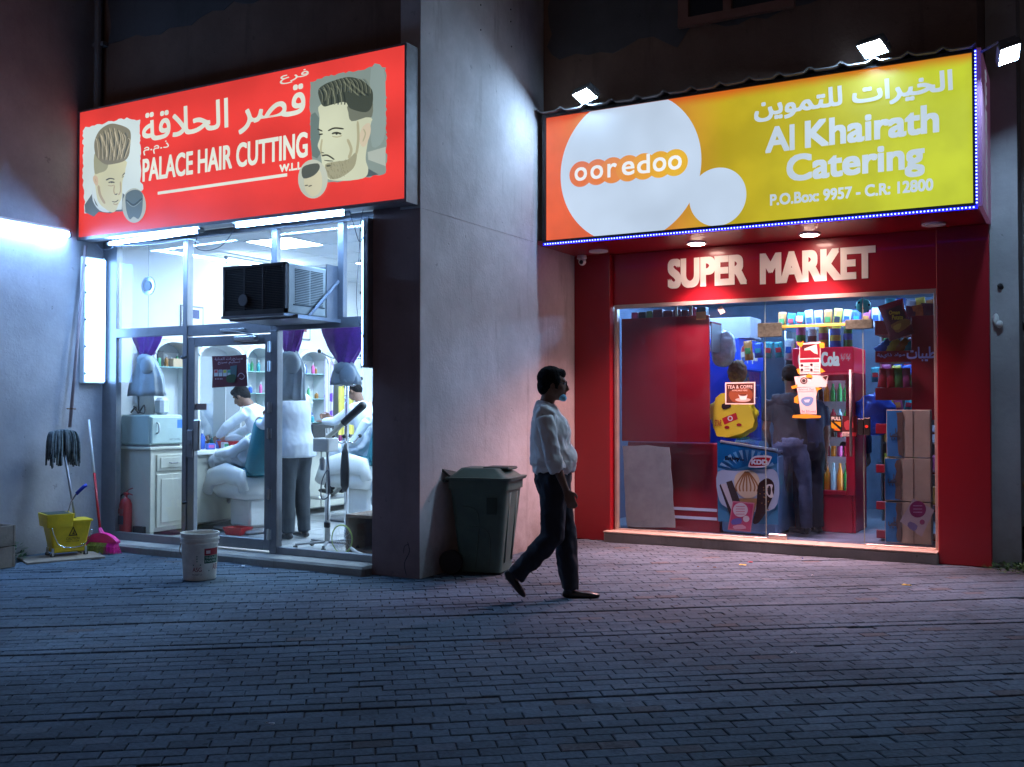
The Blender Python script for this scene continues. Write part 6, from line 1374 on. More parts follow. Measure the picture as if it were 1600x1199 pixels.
# white paint bucket
bp = at(312, 904, Z=0); pb = thing('paint_bucket', 'dirty white plastic bucket with printed label before the barber door', 'bucket', (bp.x, bp.y, 0)); bx_, by_ = bp.x, bp.y
MB().lathe([(.128, .0), (.132, .01), (.146, .29), (.154, .292), (.154, .305), (.148, .307), (.150, .325), (.158, .327), (.158, .342), (.151, .344), (.153, .372), (.158, .374), (.158, .384), (.146, .384), (.143, .36), (.126, .012), (.0, .012)], 40, (bx_, by_, 0)).build('tub', M['bucket'], pb, angle=30)
MB().tube(catmull([V((bx_, by_, .30))+V((math.cos(a)*.160, math.sin(a)*.160, -dz)) for a, dz in ((-2.0, 0), (-2.3, .05), (-2.6, .09), (-2.9, .12), (-3.3, .13), (-3.8, .10), (-4.2, .05), (-4.5, 0))], 4), .004, 6).build('wire_handle', M['rust'], pb, smooth=True)
MB().cbox(-.02, .02, -.006, .006, -.02, .02, .003)
def on_cyl(b, c, a0, a1, z0, z1, col, n=10, lift=.0015):
    b.c = col; vs = []; rz = lambda z: .132+.014*z/.29
    for i in range(n+1):
        a = a0+(a1-a0)*i/n; 
        for z in (z0, z1): r = rz(z)+lift; vs.append((bx_+r*math.cos(a), by_+r*math.sin(a), z))
    b.add(vs, [(2*i, 2*i+2, 2*i+3, 2*i+1) for i in range(n)])
camA = math.atan2(-by_, -bx_)
lbk = MB(); on_cyl(lbk, 0, camA+.25, camA+1.25, .205, .262, srgb(150, 26, 40)); on_cyl(lbk, 0, camA+.25, camA+1.25, .140, .203, srgb(20, 84, 60)); on_cyl(lbk, 0, camA+.35, camA+.60, .220, .245, srgb(225, 205, 200), 5, .003)
def cyl_text(b, s_, a0, a1, z0, z1, col, bold=0):
    t_ = MB(); write(t_, s_, (0, 0, 1, 1), 0, (0, 0, 0)); b.c = col
    for dx in ((0, .012) if bold else (0,)):
        b.add([(bx_+(.132+.014*(z0+(z1-z0)*v.z)/.29+.003)*math.cos(a0+(a1-a0)*(v.x+dx)), by_+(.132+.014*(z0+(z1-z0)*v.z)/.29+.003)*math.sin(a0+(a1-a0)*(v.x+dx)), z0+(z1-z0)*v.z) for v in t_.v], t_.f)
cyl_text(lbk, 'ASG', camA-.42, camA+.10, .075, .11, srgb(150, 40, 50), 1); cyl_text(lbk, 'ASG', camA+.80, camA+1.35, .085, .13, srgb(150, 40, 50), 1)
cyl_text(lbk, 'THINNER', camA+.30, camA+1.1, .175, .195, srgb(200, 215, 205)); cyl_text(lbk, 'ENAMEL', camA+.30, camA+1.1, .150, .168, srgb(200, 215, 205)); cyl_text(lbk, 'THE PAINT CO.', camA-.45, camA+.15, .045, .058, srgb(90, 90, 90))
for i, (a, z) in enumerate(((-.16, .20), (-.16, .18), (-.16, .16), (-.36, .13), (.04, .13), (.55, .08))): on_cyl(lbk, 0, camA+a-.03, camA+a+.03, z-.005, z+.005, srgb(60, 110, 90), 2)
lbk.build('label_print', M['print'], pb, colors=True)
# yellow mop bucket
mbp = V((-8.42, 6.46, 0)); XM = rotz(mbp, math.radians(68)) @ Matrix.Diagonal((.74, .9, 1.0, 1))
mbk = thing('mop_bucket', 'yellow mop bucket with wringer and caution mark beside the left wall', 'mop bucket', mbp)
b = MB(XM); taper(b, .10, .34, (-.20, .20, -.115, .115), (-.26, .26, -.15, .15), r=.03); taper(b, .34, .355, (-.275, .275, -.165, .165), (-.275, .275, -.165, .165), r=.03); b.build('tub', M['mop_yellow'], mbk, angle=35)
b = MB(XM); taper(b, .30, .42, (-.285, .02, -.16, .16), (-.30, .04, -.175, .175), r=.02); b.build('wringer', M['mop_yellow'], mbk, angle=35)
b = MB(XM); b.box(-.27, .01, -.145, .145, .421, .424); b.build('wringer_opening', M['bin_dark'], mbk)
for i in range(7): MB(XM).box(-.295, -.30+.33, -.178, -.175, .33+i*.011, .335+i*.011) 
MB(XM).cbox(-.19, .19, -.11, .11, .055, .105, .01).build('skirt', M['mop_yellow'], mbk)
for x in (-.2, .2):
    for y in (-.10, .10):
        c = MB(XM).lathe([(.026, y-.010), (.028, y), (.026, y+.010)], 14, (x, 0, .028), 'y').build('castor', M['rubber'], mbk); MB(XM).box(x-.012, x+.012, y-.014, y+.014, .03, .10).build('castor_fork', M['steel'], c)
MB(XM).tube(catmull([(-.24, -.185, .30), (-.20, -.20, .20), (-.14, -.21, .13), (0, -.21, .11), (.14, -.21, .13), (.22, -.20, .20), (.24, -.185, .26)], 4), .006, 6).build('wire_handle', M['chrome'], mbk, smooth=True)
MB(XM).tube(catmull([(.02, .02, .42), (.06, .02, .52), (.13, .02, .60)], 4), .011, 8).build('wringer_lever', M['chrome'], mbk, smooth=True)
MB(XM).tube([(.12, .02, .59), (.22, .02, .66), (.25, .02, .67)], .019, 8).build('lever_grip', M['blue_plastic'], mbk, smooth=True)
w = MB(); w.c = (.015, .015, .01); xo = lambda x, z: XM @ V((x, -.1165-.035*(z-.10)/.24-.004, z))
tri = [(0.00, .30), (-.055, .21), (.055, .21)]; inn = [(0, .283), (-.038, .219), (.038, .219)]
w.add([xo(x+.03, z) for x, z in tri+inn], [(0, 1, 4, 3), (1, 2, 5, 4), (2, 0, 3, 5)])
w.add([xo(x+.03, z) for x, z in ((-.02, .225), (.0, .235), (.01, .262), (.018, .262), (.012, .232), (.03, .224), (.0, .226))], [(0, 1, 2, 3, 4, 5, 6)])
tt = MB(); write(tt, 'CAUTION', (-.05, .172, .11, .197), 0, (0, 0, 0)); w.add([xo(v.x, v.z) for v in tt.v], tt.f)
tt = MB(); write(tt, 'WET FLOOR', (-.05, .152, .11, .165), 0, (0, 0, 0)); w.add([xo(v.x, v.z) for v in tt.v], tt.f)
w.build('caution_print', M['print'], mbk, colors=True)
tag(MB(rotz((-8.36, 6.35, 0), math.radians(66))).cbox(-.34, .34, -.24, .20, .002, .022, .004).build('floor_board', M['crate'], None, (-8.36, 6.35, 0)), 'flat weathered board on the ground under the yellow mop bucket', 'board')
# string mop standing head up
m0, m1 = at(127, 868, Z=.0), at(97, 686, X=-8.60)
mp = thing('string_mop', 'string mop standing head up against the left wall', 'mop', m0)
MB().tube([m0+V((0, 0, .01)), m1], .012, 8).build('handle', M['alu'], mp, smooth=True)
MB().cbox(-.10, .10, -.012, .012, -.02, .03, .008)
dirw = (at(120, 680, X=-8.62)-at(74, 680, X=-8.62)).normalized()
hb_ = MB(); hb_.loft([[m1+dirw*(s*w_)+V((dx, 0, z)) for s, dx in ((-1, -.012), (1, -.012), (1, .012), (-1, .012))] for w_, z in ((.018, -.10), (.03, -.03), (.085, .02), (.095, .05))]); hb_.build('clamp', mat('pinkish_clamp', (.45, .28, .22), .6), mp)
yr = MB(); ry_ = random.Random(2)
for i in range(150):
    s = ry_.uniform(-1, 1); o = m1+dirw*(s*.10)+V((ry_.uniform(-.02, .03), 0, .055+.015*math.cos(s*2)))
    L_ = ry_.uniform(.18, .33)*(1 if abs(s) > .25 else .75); out = s*.06+ry_.uniform(-.02, .02); dx = ry_.uniform(.0, .06)
    yr.tube(catmull([o, o+dirw*out*.6+V((dx*.6, 0, .01)), o+dirw*out+V((dx, 0, -.09)), o+dirw*out*1.1+V((dx, 0, -L_))], 3), ry_.uniform(.007, .011), 5)
tag(yr.build('yarn', M['mop_yarn'], mp, smooth=True), kind='stuff')
# wooden rod hung on the wall
r0, r1 = at(109, 668, X=-8.72), at(134, 384, X=-8.78)
rd = thing('hanging_rod', 'long pale rod hanging on the left wall beside the glowing light box', 'rod', r0)
MB().tube([r0, (r0+r1)/2+V((.004, 0, 0)), r1], .016, 8).build('shaft', mat('pale_painted_rod', (.36, .28, .30), .6), rd, smooth=True)
q_ = r0.lerp(r1, .10); MB().tube([q_-dirw*.05, q_+dirw*.05], .006, 6).lathe([(.022, -.006), (.022, .006)], 10, q_).build('tie', M['rust'], rd)
# pink broom
h0, h1 = at(156, 826, Y=6.82), at(120, 656, Y=7.0); h1.x = max(h1.x, -8.80)
br_ = thing('broom', 'magenta push broom with yellow green bristles leaning by the shopfront', 'broom', at(160, 864, Z=0))
mid = h0.lerp(h1, .50)
MB().tube([h0, mid], .012, 8).build('lower_handle', M['red_paint'], br_, smooth=True); MB().tube([mid, h1], .010, 8).build('upper_handle', M['white'], br_, smooth=True)
hc = at(160, 846, Y=6.80); rx_ = V((.92, .10, 0)).normalized()
hd2 = MB(); n = 14; top = [hc+rx_*(.20*s)+V((0, 0, .075*(1-s*s)+.01)) for s in [(-1+2*i/n) for i in range(n+1)]]; bot = [hc+rx_*(.20*s)+V((0, 0, -.01)) for s in [(1-2*i/n) for i in range(n+1)]]
hd2.poly([p-V((0, .025, 0)) for p in top+bot], (0, 1, 0), .05); hd2.tube([hc+V((0, 0, .06)), h0], [.03, .018], 8); hd2.build('head', M['pink'], br_, angle=40)
bs = MB(); bs2 = MB()
for i in range(420):
    s = ry_.uniform(-1, 1); o = hc+rx_*(.19*s)+V((0, ry_.uniform(-.03, .03), -.01)); e = o+rx_*(.05*s+ry_.uniform(-.015, .015))+V((0, ry_.uniform(-.07, .0), 0)); e.z = ry_.uniform(.004, .03)
    (bs2 if (s > .45 or s < -.75) else bs).tube([o, (o+e)/2+V((0, -.012, .01)), e], .0026, 3, cap=False)
tag(bs.build('bristles', M['bristle'], br_), kind='stuff'); tag(bs2.build('pink_bristles', M['pink'], br_), kind='stuff')
# wooden crate cut by the left edge
ck_ = thing('wooden_crate', 'low weathered crate at the left edge of the photo against the wall', 'crate', (-8.5, 5.5, 0))
for i in range(2):
    z0, z1 = .01+i*.19, .19+i*.19; MB().cbox(-8.80, -8.24, 5.80-.025, 5.80, z0, z1, .004).build('board', M['crate'], ck_); MB().cbox(-8.265, -8.24, 5.15, 5.775, z0, z1, .004).build('board', M['crate'], ck_)
MB().cbox(-8.80, -8.27, 5.15, 5.17, .01, .38, .004).build('board', M['crate'], ck_)
# weeds
def weeds(c, r, h, n, label, name='weed_clump', seed=1):
    b = MB(); rn = random.Random(seed); c = V(c)
    for i in range(n):
        a = rn.uniform(0, 2*PI); rr0 = rn.uniform(0, r); p = c+V((rr0*math.cos(a), rr0*math.sin(a), rn.uniform(0, h)*(1-rr0/r*.5)))
        d = V((math.cos(a)+rn.uniform(-.5, .5), math.sin(a)+rn.uniform(-.5, .5), rn.uniform(-.2, .9))).normalized(); s = V((0, 0, 1)).cross(d).normalized(); L_ = rn.uniform(.03, .06)
        b.add([p, p+d*L_*.5+s*L_*.28, p+d*L_, p+d*L_*.5-s*L_*.28], [(0, 1, 2, 3)])
    o = b.build(name, M['leaf'], None, c); tag(o, label, 'weeds', None, 'stuff')
weeds((-8.62, 6.02, 0), .12, .22, 260, 'small green weed clump between the crate and the mop bucket', seed=3)
weeds((-.45, 9.95, 0), .30, .05, 220, 'low green weeds at the foot of the alley wall', seed=5)
# alley on the right
pp = MB(); a, b_ = at(1566, 480, Y=10.07), at(1585, 760, Y=10.75)
tag(MB().tube(catmull([(-.37, 10.84, 2.6), (-.34, 10.83, 2.0), (-.33, 10.82, 1.2), (-.33, 10.8, .62), (-.27, 10.74, .55)], 4), .035, 10).build('drain_pipe', M['alu_dark'], None, (-.33, 10.8, .5), smooth=True), 'bluish drain pipe on the dark alley wall right of the market', 'pipe')
tag(MB().tube(catmull([at(1562, 446, Y=10.08), at(1572, 460, Y=10.2), at(1582, 478, Y=10.4), at(1592, 500, Y=10.7), at(1606, 520, Y=10.8)], 5), .022, 8).build('broken_conduit', M['black'], None, at(1562, 446, Y=10.08), smooth=True), 'black bent conduit breaking out of the wall beside the market', 'conduit')
ps_ = thing('perforated_strip', 'pale perforated metal strip fixed upright in the dark alley', 'metal strip', at(1590, 570, Y=10.85))
p = at(1590, 535, Y=10.85); MB().box(p.x-.025, p.x+.025, 10.855, 10.865, p.z-.30, p.z+.30).build('strip', M['alu'], ps_)
hl = MB()
for i in range(12): hl.box(p.x-.006, p.x+.006, 10.851, 10.854, p.z-.27+i*.05, p.z-.25+i*.05)
tag(hl.build('holes', M['black'], ps_), kind='stuff')
wb2 = at(1556, 500, Y=10.09); tag(MB().ell(wb2, .028, .03, .06, 10).ell(wb2+V((.03, -.01, -.04)), .03, .03, .035, 10).build('plaster_lump', M['white_plastic'], None, wb2, smooth=True), 'whitish lump stuck to the wall edge beside the red column', 'lump')
am0, am1 = at(1608, 772, Y=10.5), at(1566, 702, Y=10.3)
m2 = thing('old_mop', 'old mop hung head up in the dark alley at the right edge', 'mop', am0)
MB().tube([am0, am1], .012, 8).build('handle', M['wood'], m2)
yr = MB()
for i in range(40):
    o = am1+V((ry_.uniform(-.05, .05), ry_.uniform(-.03, .03), ry_.uniform(-.02, .05))); dx = ry_.uniform(-.05, .05)
    yr.tube(catmull([o, o+V((dx, 0, -.02)), o+V((dx*1.2, 0, -ry_.uniform(.12, .30)))], 3), .010, 5)
tag(yr.build('yarn', M['grey_cloth'], m2, smooth=True), kind='stuff')
sack((-.22, 10.35, 0), .24, .2, .22, M['bag_black'], 'rubbish_sack', 'black rubbish sack slumped in the alley at the right edge', 'sack', 14)
sack((.05, 10.15, 0), .2, .18, .14, M['bag_black'], 'rubbish_sack', 'second black sack cut by the right edge of the photo', 'sack', 15)
pt_ = thing('black_pot', 'black plastic pot behind the sacks in the alley', 'pot', (-.28, 10.62, 0)); MB().lathe([(.12, 0), (.16, .30), (.175, .30), (.175, .33), (.15, .33)], 20, (-.28, 10.62, 0)).build('pot', M['black'], pt_, angle=40)
b = MB()
for i in range(80):
    a = ry_.uniform(0, 2*PI); p = V((-.28, 10.62, .33+ry_.uniform(0, .12)))+V((math.cos(a), math.sin(a), 0))*ry_.uniform(0, .12); d = V((math.cos(a), math.sin(a), .5)).normalized(); s = V((0, 0, 1)).cross(d).normalized(); b.add([p, p+d*.03+s*.014, p+d*.06, p+d*.03-s*.014], [(0, 1, 2, 3)])
b.build('foliage', M['leaf'], pt_)
# litter
lm = {'red': M['red_paint'], 'yellow': mat('yellow_litter', (.6, .45, .05), .6), 'white': M['cape'], 'brown': M['rust'], 'blue': M['blue_plastic']}
for i, (u, v, c, s, l) in enumerate(((1172, 880, 'red', .035, 'red and white wrapper on the paving before the market'), (1117, 888, 'brown', .022, 'small brown scrap on the paving left of the red wrapper'), (1160, 884, 'yellow', .05, 'thin yellow strip on the paving beside the red wrapper'), (1417, 916, 'yellow', .05, 'thin yellow strip on the paving at the right'), (1091, 887, 'brown', .012, 'tiny rust coloured scrap farthest left before the market'), (1254, 874, 'blue', .010, 'tiny blue scrap near the market step'), (1270, 901, 'white', .015, 'tiny pale scrap on the paving below the market door'), (378, 886, 'white', .05, 'crumpled white strip on the paving right of the bucket'), (415, 890, 'white', .025, 'white scrap of paper near the barber threshold'), (423, 1133, 'white', .03, 'leaf like pale scrap in the foreground paving'), (1240, 1022, 'white', .025, 'clear wrapper in the middle of the paving'), (137, 924, 'brown', .012, 'dark scrap on the paving at the left'))):
    s *= .7; p = at(u, v, Z=.006); b = MB(); rn = random.Random(i+40); pts = rough_edge([(-s, -s*.25), (s, -s*.2), (s*.9, s*.3), (-s*.8, s*.25)], s*.12, s*.5, i)
    b.loft([[V((p.x+x, p.y+y*1.4, p.z+.006+rn.uniform(0, .01)*k)) for x, y in pts] for k in (0, 1)]); tag(b.build('litter', lm[c], None, p), l, 'litter', 'litter on the paving')
# ================================================================ PEOPLE
JOBS = []
def skin(name, mb, m, parent, voxel, smooth=4, wr=0, wscale=9, seed=0):
    """joins overlapping closed shapes into one continuous skin; grow_skins() does them all in one go"""
    me = bpy.data.meshes.new('m'); me.from_pydata([tuple(p) for p in mb.v], [], mb.f)
    bm = bmesh.new(); bm.from_mesh(me); bmesh.ops.recalc_face_normals(bm, faces=bm.faces); bm.to_mesh(me); bm.free()
    o = link_mesh(me, name, parent)
    r = o.modifiers.new('r', 'REMESH'); r.mode = 'VOXEL'; r.voxel_size = voxel
    s = o.modifiers.new('s', 'SMOOTH'); s.iterations = smooth; s.factor = .6
    JOBS.append((o, m, wr, wscale, seed)); return o
def grow_skins():
    dg = bpy.context.evaluated_depsgraph_get()
    new = [bpy.data.meshes.new_from_object(j[0].evaluated_get(dg)) for j in JOBS]
    for (o, m, wr, wscale, seed), me in zip(JOBS, new):
        if wr:                                              # folds in the cloth
            ns = [v.normal.copy() for v in me.vertices]
            for v, n in zip(me.vertices, ns):
                p = V(v.co); f = noise.noise(V((p.x*wscale, p.y*wscale, p.z*wscale*.55+seed)))+.5*noise.noise(V((p.x*wscale*2.3+p.z*6, p.y*wscale*2.3, p.z*wscale*1.4+seed)))
                v.co = p+n*(wr*(1-abs(f)*2.2))
        o.modifiers.clear(); o.data = me; me.materials.clear(); me.materials.append(m); me.shade_smooth()
def hand(b, wrist, dirn, palm_n, thumb, L=.18, curl=.5, r=.0088):
    """palm, four unequal bent fingers and a thumb; dirn along the hand, palm_n out of the palm, thumb = side of the thumb"""
    d = V(dirn).normalized(); n = (V(palm_n)-d*V(palm_n).dot(d)).normalized(); s = (V(thumb)-d*V(thumb).dot(d)-n*V(thumb).dot(n)).normalized(); w = V(wrist)
    b.tube([w-d*.03, w+d*.02, w+d*L*.30, w+d*L*.50, w+d*L*.55], [(.024, .019), (.030, .017), (.041, .016), (.042, .014), (.036, .010)], 10, ref=s)
    for i, (off, ln) in enumerate(((.031, .42), (.0105, .48), (-.0105, .44), (-.031, .34))):
        o = w+d*L*.46+s*off; a = curl*(1+.12*i); pts = [o]; ang = a*.35
        for seg in (.45, .32, .23): pts.append(pts[-1]+(d*math.cos(ang)+n*math.sin(ang))*(L*ln*seg)); ang += a
        b.tube(pts, [r*1.05, r, r*.92, r*.75], 8)
    o = w+d*L*.12+s*.030; b.tube([o-s*.012, o+(s*.6+d*.8)*.030, o+(s*.45+d*.9+n*.5)*.058, o+(s*.2+d+n*.7)*.080], [r*1.5, r*1.3, r*1.1, r*.8], 8)
def head_parts(b, Hm, k=1.0):
    P = lambda x, y, z: Hm @ V((x*k, y*k, z*k)); R3 = Hm.to_3x3()
    E_ = lambda c, rx, ry, rz, n=18: b.ell(P(*c), rx*k, ry*k, rz*k, n, R3)
    E_((-.012, 0, .035), .094, .076, .088); E_((.028, 0, -.02), .062, .062, .085); E_((.045, 0, -.075), .040, .042, .034); E_((-.02, 0, -.045), .06, .058, .06)
    b.tube([P(.080, 0, .018), P(.098, 0, -.010), P(.108, 0, -.030), P(.086, 0, -.042)], [(.009*k, .009*k), (.011*k, .012*k), (.016*k, .013*k), (.015*k, .008*k)], 8, ref=R3 @ V((0, 1, 0)))
    E_((.082, 0, -.058), .014, .024, .008, 10); E_((.080, 0, -.068), .014, .021, .008, 10); E_((.076, 0, .030), .014, .050, .010, 10)
    for s in (-1, 1):
        E_((-.005, s*.076, -.012), .020, .010, .032, 10); E_((.050, s*.040, -.025), .028, .020, .026, 10)
def hair_parts(b, Hm, k=1.0, front=True):
    P = lambda x, y, z: Hm @ V((x*k, y*k, z*k)); R3 = Hm.to_3x3(); E_ = lambda c, rx, ry, rz, n=18: b.ell(P(*c), rx*k, ry*k, rz*k, n, R3)
    E_((-.020, 0, .046), .096, .081, .086); E_((-.056, 0, -.008), .056, .066, .074)
    for s in (-1, 1): E_((.000, s*.066, .020), .045, .016, .045, 12); E_((.022, s*.068, -.008), .012, .010, .028, 8)
    if front: E_((.040, .01, .090), .046, .052, .026); E_((.070, .0, .072), .018, .044, .016, 12)
def person(label, J, group=None, top='shirt', legs='navy', shoes='leather', voxel=.012, headM=None, skinm='skin', sleeve='long', wr=.004, girth=1.0, hands=True, lower=True, hk=1.0, extra_top=None, curl=.6, hair='hair', loc=None, hairfront=True, tuck=False):
    t = thing('person', label, 'person', loc or J['base'], group)
    lat = (J['sL']-J['sR']).normalized(); g = girth
    up = V((0, 0, 1)); ch = J['chest']; pv = J['pelvis']; nb = J['neck']
    Hm = headM
    wa = pv.lerp(ch, .45)
    def torso(b, d):
        if tuck and d > 0:
            b.tube([pv-up*.02, pv+up*.03, pv+up*.06, wa, ch, ch.lerp(nb, .55), nb-(nb-ch).normalized()*.03, nb],
               [(.10, .08), (.155, .12), (.175, .145), (.162*g, .130*g), (.184*g, .134*g), (.177*g, .112*g), (.107*g, .087*g), (.067, .067)], 20, ref=lat)
        else: b.tube([pv-up*.10, pv, wa, ch, ch.lerp(nb, .55), nb-(nb-ch).normalized()*.03, nb+(nb-ch).normalized()*.0],
               [(.10*g+d, .08*g+d), (.165*g+d, .118*g+d), (.150*g+d, .118*g+d), (.172*g+d, .122*g+d), (.165*g+d, .10*g+d), (.095*g+d, .075*g+d), (.055+d, .055+d)], 20, ref=lat)
        for s in ('sL', 'sR'): b.tube([ch.lerp(nb, .6), J[s]], [(.07+d), (.058+d)], 12)
    def arm(b, s, d, to=1.0, r0=.052, r1=.043, r2=.038, r3=.027):
        S, E, W = J['s'+s], J['e'+s], J['w'+s]
        pts = [S, S.lerp(E, .5), E]; rr = [r0+d, (r0+r1)/2+d, r1+d]
        if to > 0: e = E.lerp(W, to); pts += [E.lerp(W, to*.35), e]; rr += [r2+.003+d, r2+(r3-r2)*to+d]
        b.tube(pts, rr, 12)
    def leg(b, s, d, hem=None):
        H_, K, A = J['h'+s], J['k'+s], J['a'+s]
        b.tube([H_+up*.04, H_, H_.lerp(K, .5), K, K.lerp(A, .35), A], [.09+d, .092+d, .076+d, (.058 if hem is None else .070)+d, (.054 if hem is None else .066)+d, (.036 if hem is None else hem)+d*.3], 14)
    B = MB(); torso(B, -.006)
    B.tube([ch.lerp(nb, .7), nb, Hm @ V((-.02, 0, -.06)), Hm @ V((-.012, 0, 0))], [.062, .054, .056, .05], 14)
    head_parts(B, Hm, hk)
    for s in 'LR':
        arm(B, s, -.004)
        if hands: fw = (J['w'+s]-J['e'+s]).normalized(); hand(B, J['w'+s]+fw*.01, J.get('hd'+s, fw), J.get('hp'+s, -lat if s == 'L' else lat), J.get('ht'+s, lat.cross(up)*-1), curl=curl)
        if lower: leg(B, s, -.006); B.tube([J['a'+s], J['a'+s]-up*.05], .036, 10)
    skin('body', B, M[skinm], t, voxel if not hands else min(voxel, .008), 3)
    T = MB(); torso(T, .012)
    for s in 'LR': arm(T, s, .011, {'long': .93, 'rolled': .30, 'short': -1}[sleeve] if sleeve != 'short' else 0) if sleeve != 'short' else T.tube([J['s'+s], J['s'+s].lerp(J['e'+s], .72)], [.070, .064], 12)
    if extra_top: extra_top(T)
    skin('top', T, M[top], t, voxel, 4, wr, 9, 3)
    if lower:
        Lg = MB(); Lg.tube([pv-up*.12, pv-up*.02, pv+up*.07], [(.13*g, .10*g), (.178*g, .134*g), (.162*g, .130*g)], 20, ref=lat)
        for s in 'LR': leg(Lg, s, .012, .058); dk = (J['a'+s]-J['k'+s]).normalized(); Lg.tube([J['a'+s]-dk*.10, J['a'+s]+dk*.025], [.066, .064], 14)
        skin('trousers', Lg, M[legs], t, voxel, 4, wr, 8, 9)
        for s in 'LR':
            A, toe = J['a'+s], J['t'+s]; f = toe-A; 
            heel = J.get('heel'+s, A-V((f.x, f.y, 0)).normalized()*.05-up*.07)
            sh_ = MB(); ax = (toe-heel).normalized(); sd = lat
            sh_.tube([heel-ax*.01, heel+ax*.03, heel.lerp(toe, .5), heel.lerp(toe, .78), toe-ax*.015, toe], [(.022, .018), (.034, .034), (.040, .030), (.046, .026), (.034, .018), (.018, .010)], 14, ref=sd)
            sh_.tube([A-(A-heel).normalized()*.015, heel.lerp(toe, .18)+V((0, 0, .01))], [.042, .036], 12)
            skin('shoe', sh_, M[shoes], t, .008, 3)
    hb2 = MB(); hair_parts(hb2, Hm, hk, hairfront); skin('hair', hb2, M[hair], t, .009, 2, .003, 40)
    ey = MB()
    for s in (-1, 1): ey.ell(Hm @ V((.074*hk, s*.032*hk, .012*hk)), .012, .012, .009, 8)
    ey.build('eyes', M['white_plastic'], t, smooth=True)
    return t
def HM(c, yaw, pitch=0, roll=0): return Matrix.Translation(V(c)) @ Matrix.Rotation(yaw, 4, 'Z') @ Matrix.Rotation(pitch, 4, 'Y') @ Matrix.Rotation(roll, 4, 'X')

# ---- the passer-by, walking to the right
W0 = at(855, 937, Z=0); fh = V((FW.x, FW.y, 0)).normalized(); Wm = frame(W0, RT, fh)
L = lambda x, y, z: Wm @ V((x, y, z))
wyaw = math.atan2(RT.y, RT.x)
J = dict(base=W0, pelvis=L(.045, 0, .90), chest=L(.018, 0, 1.22), neck=L(-.012, 0, 1.425), sR=L(-.02, -.185, 1.345), sL=L(.01, .185, 1.345),
         eR=L(.035, -.245, 1.06), wR=L(.125, -.235, .835), eL=L(.0, .24, 1.06), wL=L(.03, .25, .84),
         hR=L(.045, -.085, .87), kR=L(.035, -.085, .475), aR=L(-.215, -.085, .205), hL=L(.065, .085, .87), kL=L(.135, .08, .48), aL=L(.168, .07, .095),
         tL=L(.395, .06, .018), tR=L(-.165, -.085, .035), heelL=L(.125, .072, .028), heelR=L(-.300, -.085, .215),
         hdR=(L(.18, -.225, .70)-L(.125, -.235, .835)), hpR=fh*1, htR=RT*1)
Hm = HM(L(.045, 0, 1.590), wyaw, .04)
def belly(T):
    T.ell(L(.075, 0, 1.05), .142, .158, .15, 20, Wm.to_3x3()); T.ell(L(.03, 0, 1.22), .150, .165, .16, 20, Wm.to_3x3())
    T.tube([L(.05, 0, .955), L(.055, 0, 1.03)], [(.170, .150), (.172, .160)], 20, ref=fh)
    T.tube([L(-.03, -.16, 1.365), L(-.03, 0, 1.39), L(-.02, .16, 1.365)], [(.062, .060), (.070, .072), (.062, .060)], 14); T.tube([L(.03, 0, 1.0), L(.03, 0, 1.12), L(.015, 0, 1.24), L(.0, 0, 1.35), L(-.01, 0, 1.40)], [(.178, .152), (.180, .150), (.182, .134), (.150, .085), (.08, .04)], 20, ref=fh)
    T.tube([L(-.025, 0, 1.40), L(-.008, 0, 1.455)], [(.072, .070), (.064, .066)], 14, ref=fh)
    T.tube([J['eR']+V((0, 0, -.01)), J['eR'].lerp(J['wR'], .42)], [.060, .058], 12)
man = person('man in white shirt and dark trousers walking past with mask under chin', J, voxel=.0085, headM=Hm, sleeve='rolled', wr=.011, extra_top=belly, tuck=True, curl=.42, hk=1.06)
# mask, glasses, belt
mb_ = MB(); 
for (x, z, rx, rz) in ((.062, -.082, .044, .030),): mb_.ell(Hm @ V((x*1.06, 0, z*1.06)), rx, .048, rz, 16, Hm.to_3x3() @ Matrix.Rotation(.5, 3, 'Y'))
skin('face_mask', mb_, M['mask'], man, .006, 2, .002, 30)
gl = MB(); 
for s in (-1, 1):
    c = Hm @ V((.098, s*.034, .012)); r3 = Hm.to_3x3(); n = 16
    pts = [c+r3 @ V((0, .024*math.cos(2*PI*k/n), .018*math.sin(2*PI*k/n))) for k in range(n)]
    gl.loft([[p+(p-c).normalized()*dx+r3 @ V((dy, 0, 0)) for dx, dy in ((.0022, 0), (0, .0022), (-.0022, 0), (0, -.0022))] for p in pts], closed=True)
    gl.tube([Hm @ V((.098, s*.058, .016)), Hm @ V((.06, s*.080, .018)), Hm @ V((-.01, s*.084, .012))], .0022, 5)
gl.tube([Hm @ V((.098, -.011, .014)), Hm @ V((.104, 0, .018)), Hm @ V((.098, .011, .014))], .0022, 5)
gl.build('glasses', M['black'], man)
cl = MB(); cl.tube(catmull([L(-.075, 0, 1.43), L(-.055, -.055, 1.43), L(.0, -.068, 1.415), L(.05, -.035, 1.40), L(.065, 0, 1.385), L(.05, .035, 1.40), L(0, .068, 1.415), L(-.055, .055, 1.43)], 4), [(.020, .006)]*29, 6, ref=(0, 0, 1))
cl.build('collar', M['shirt'], man, smooth=True)

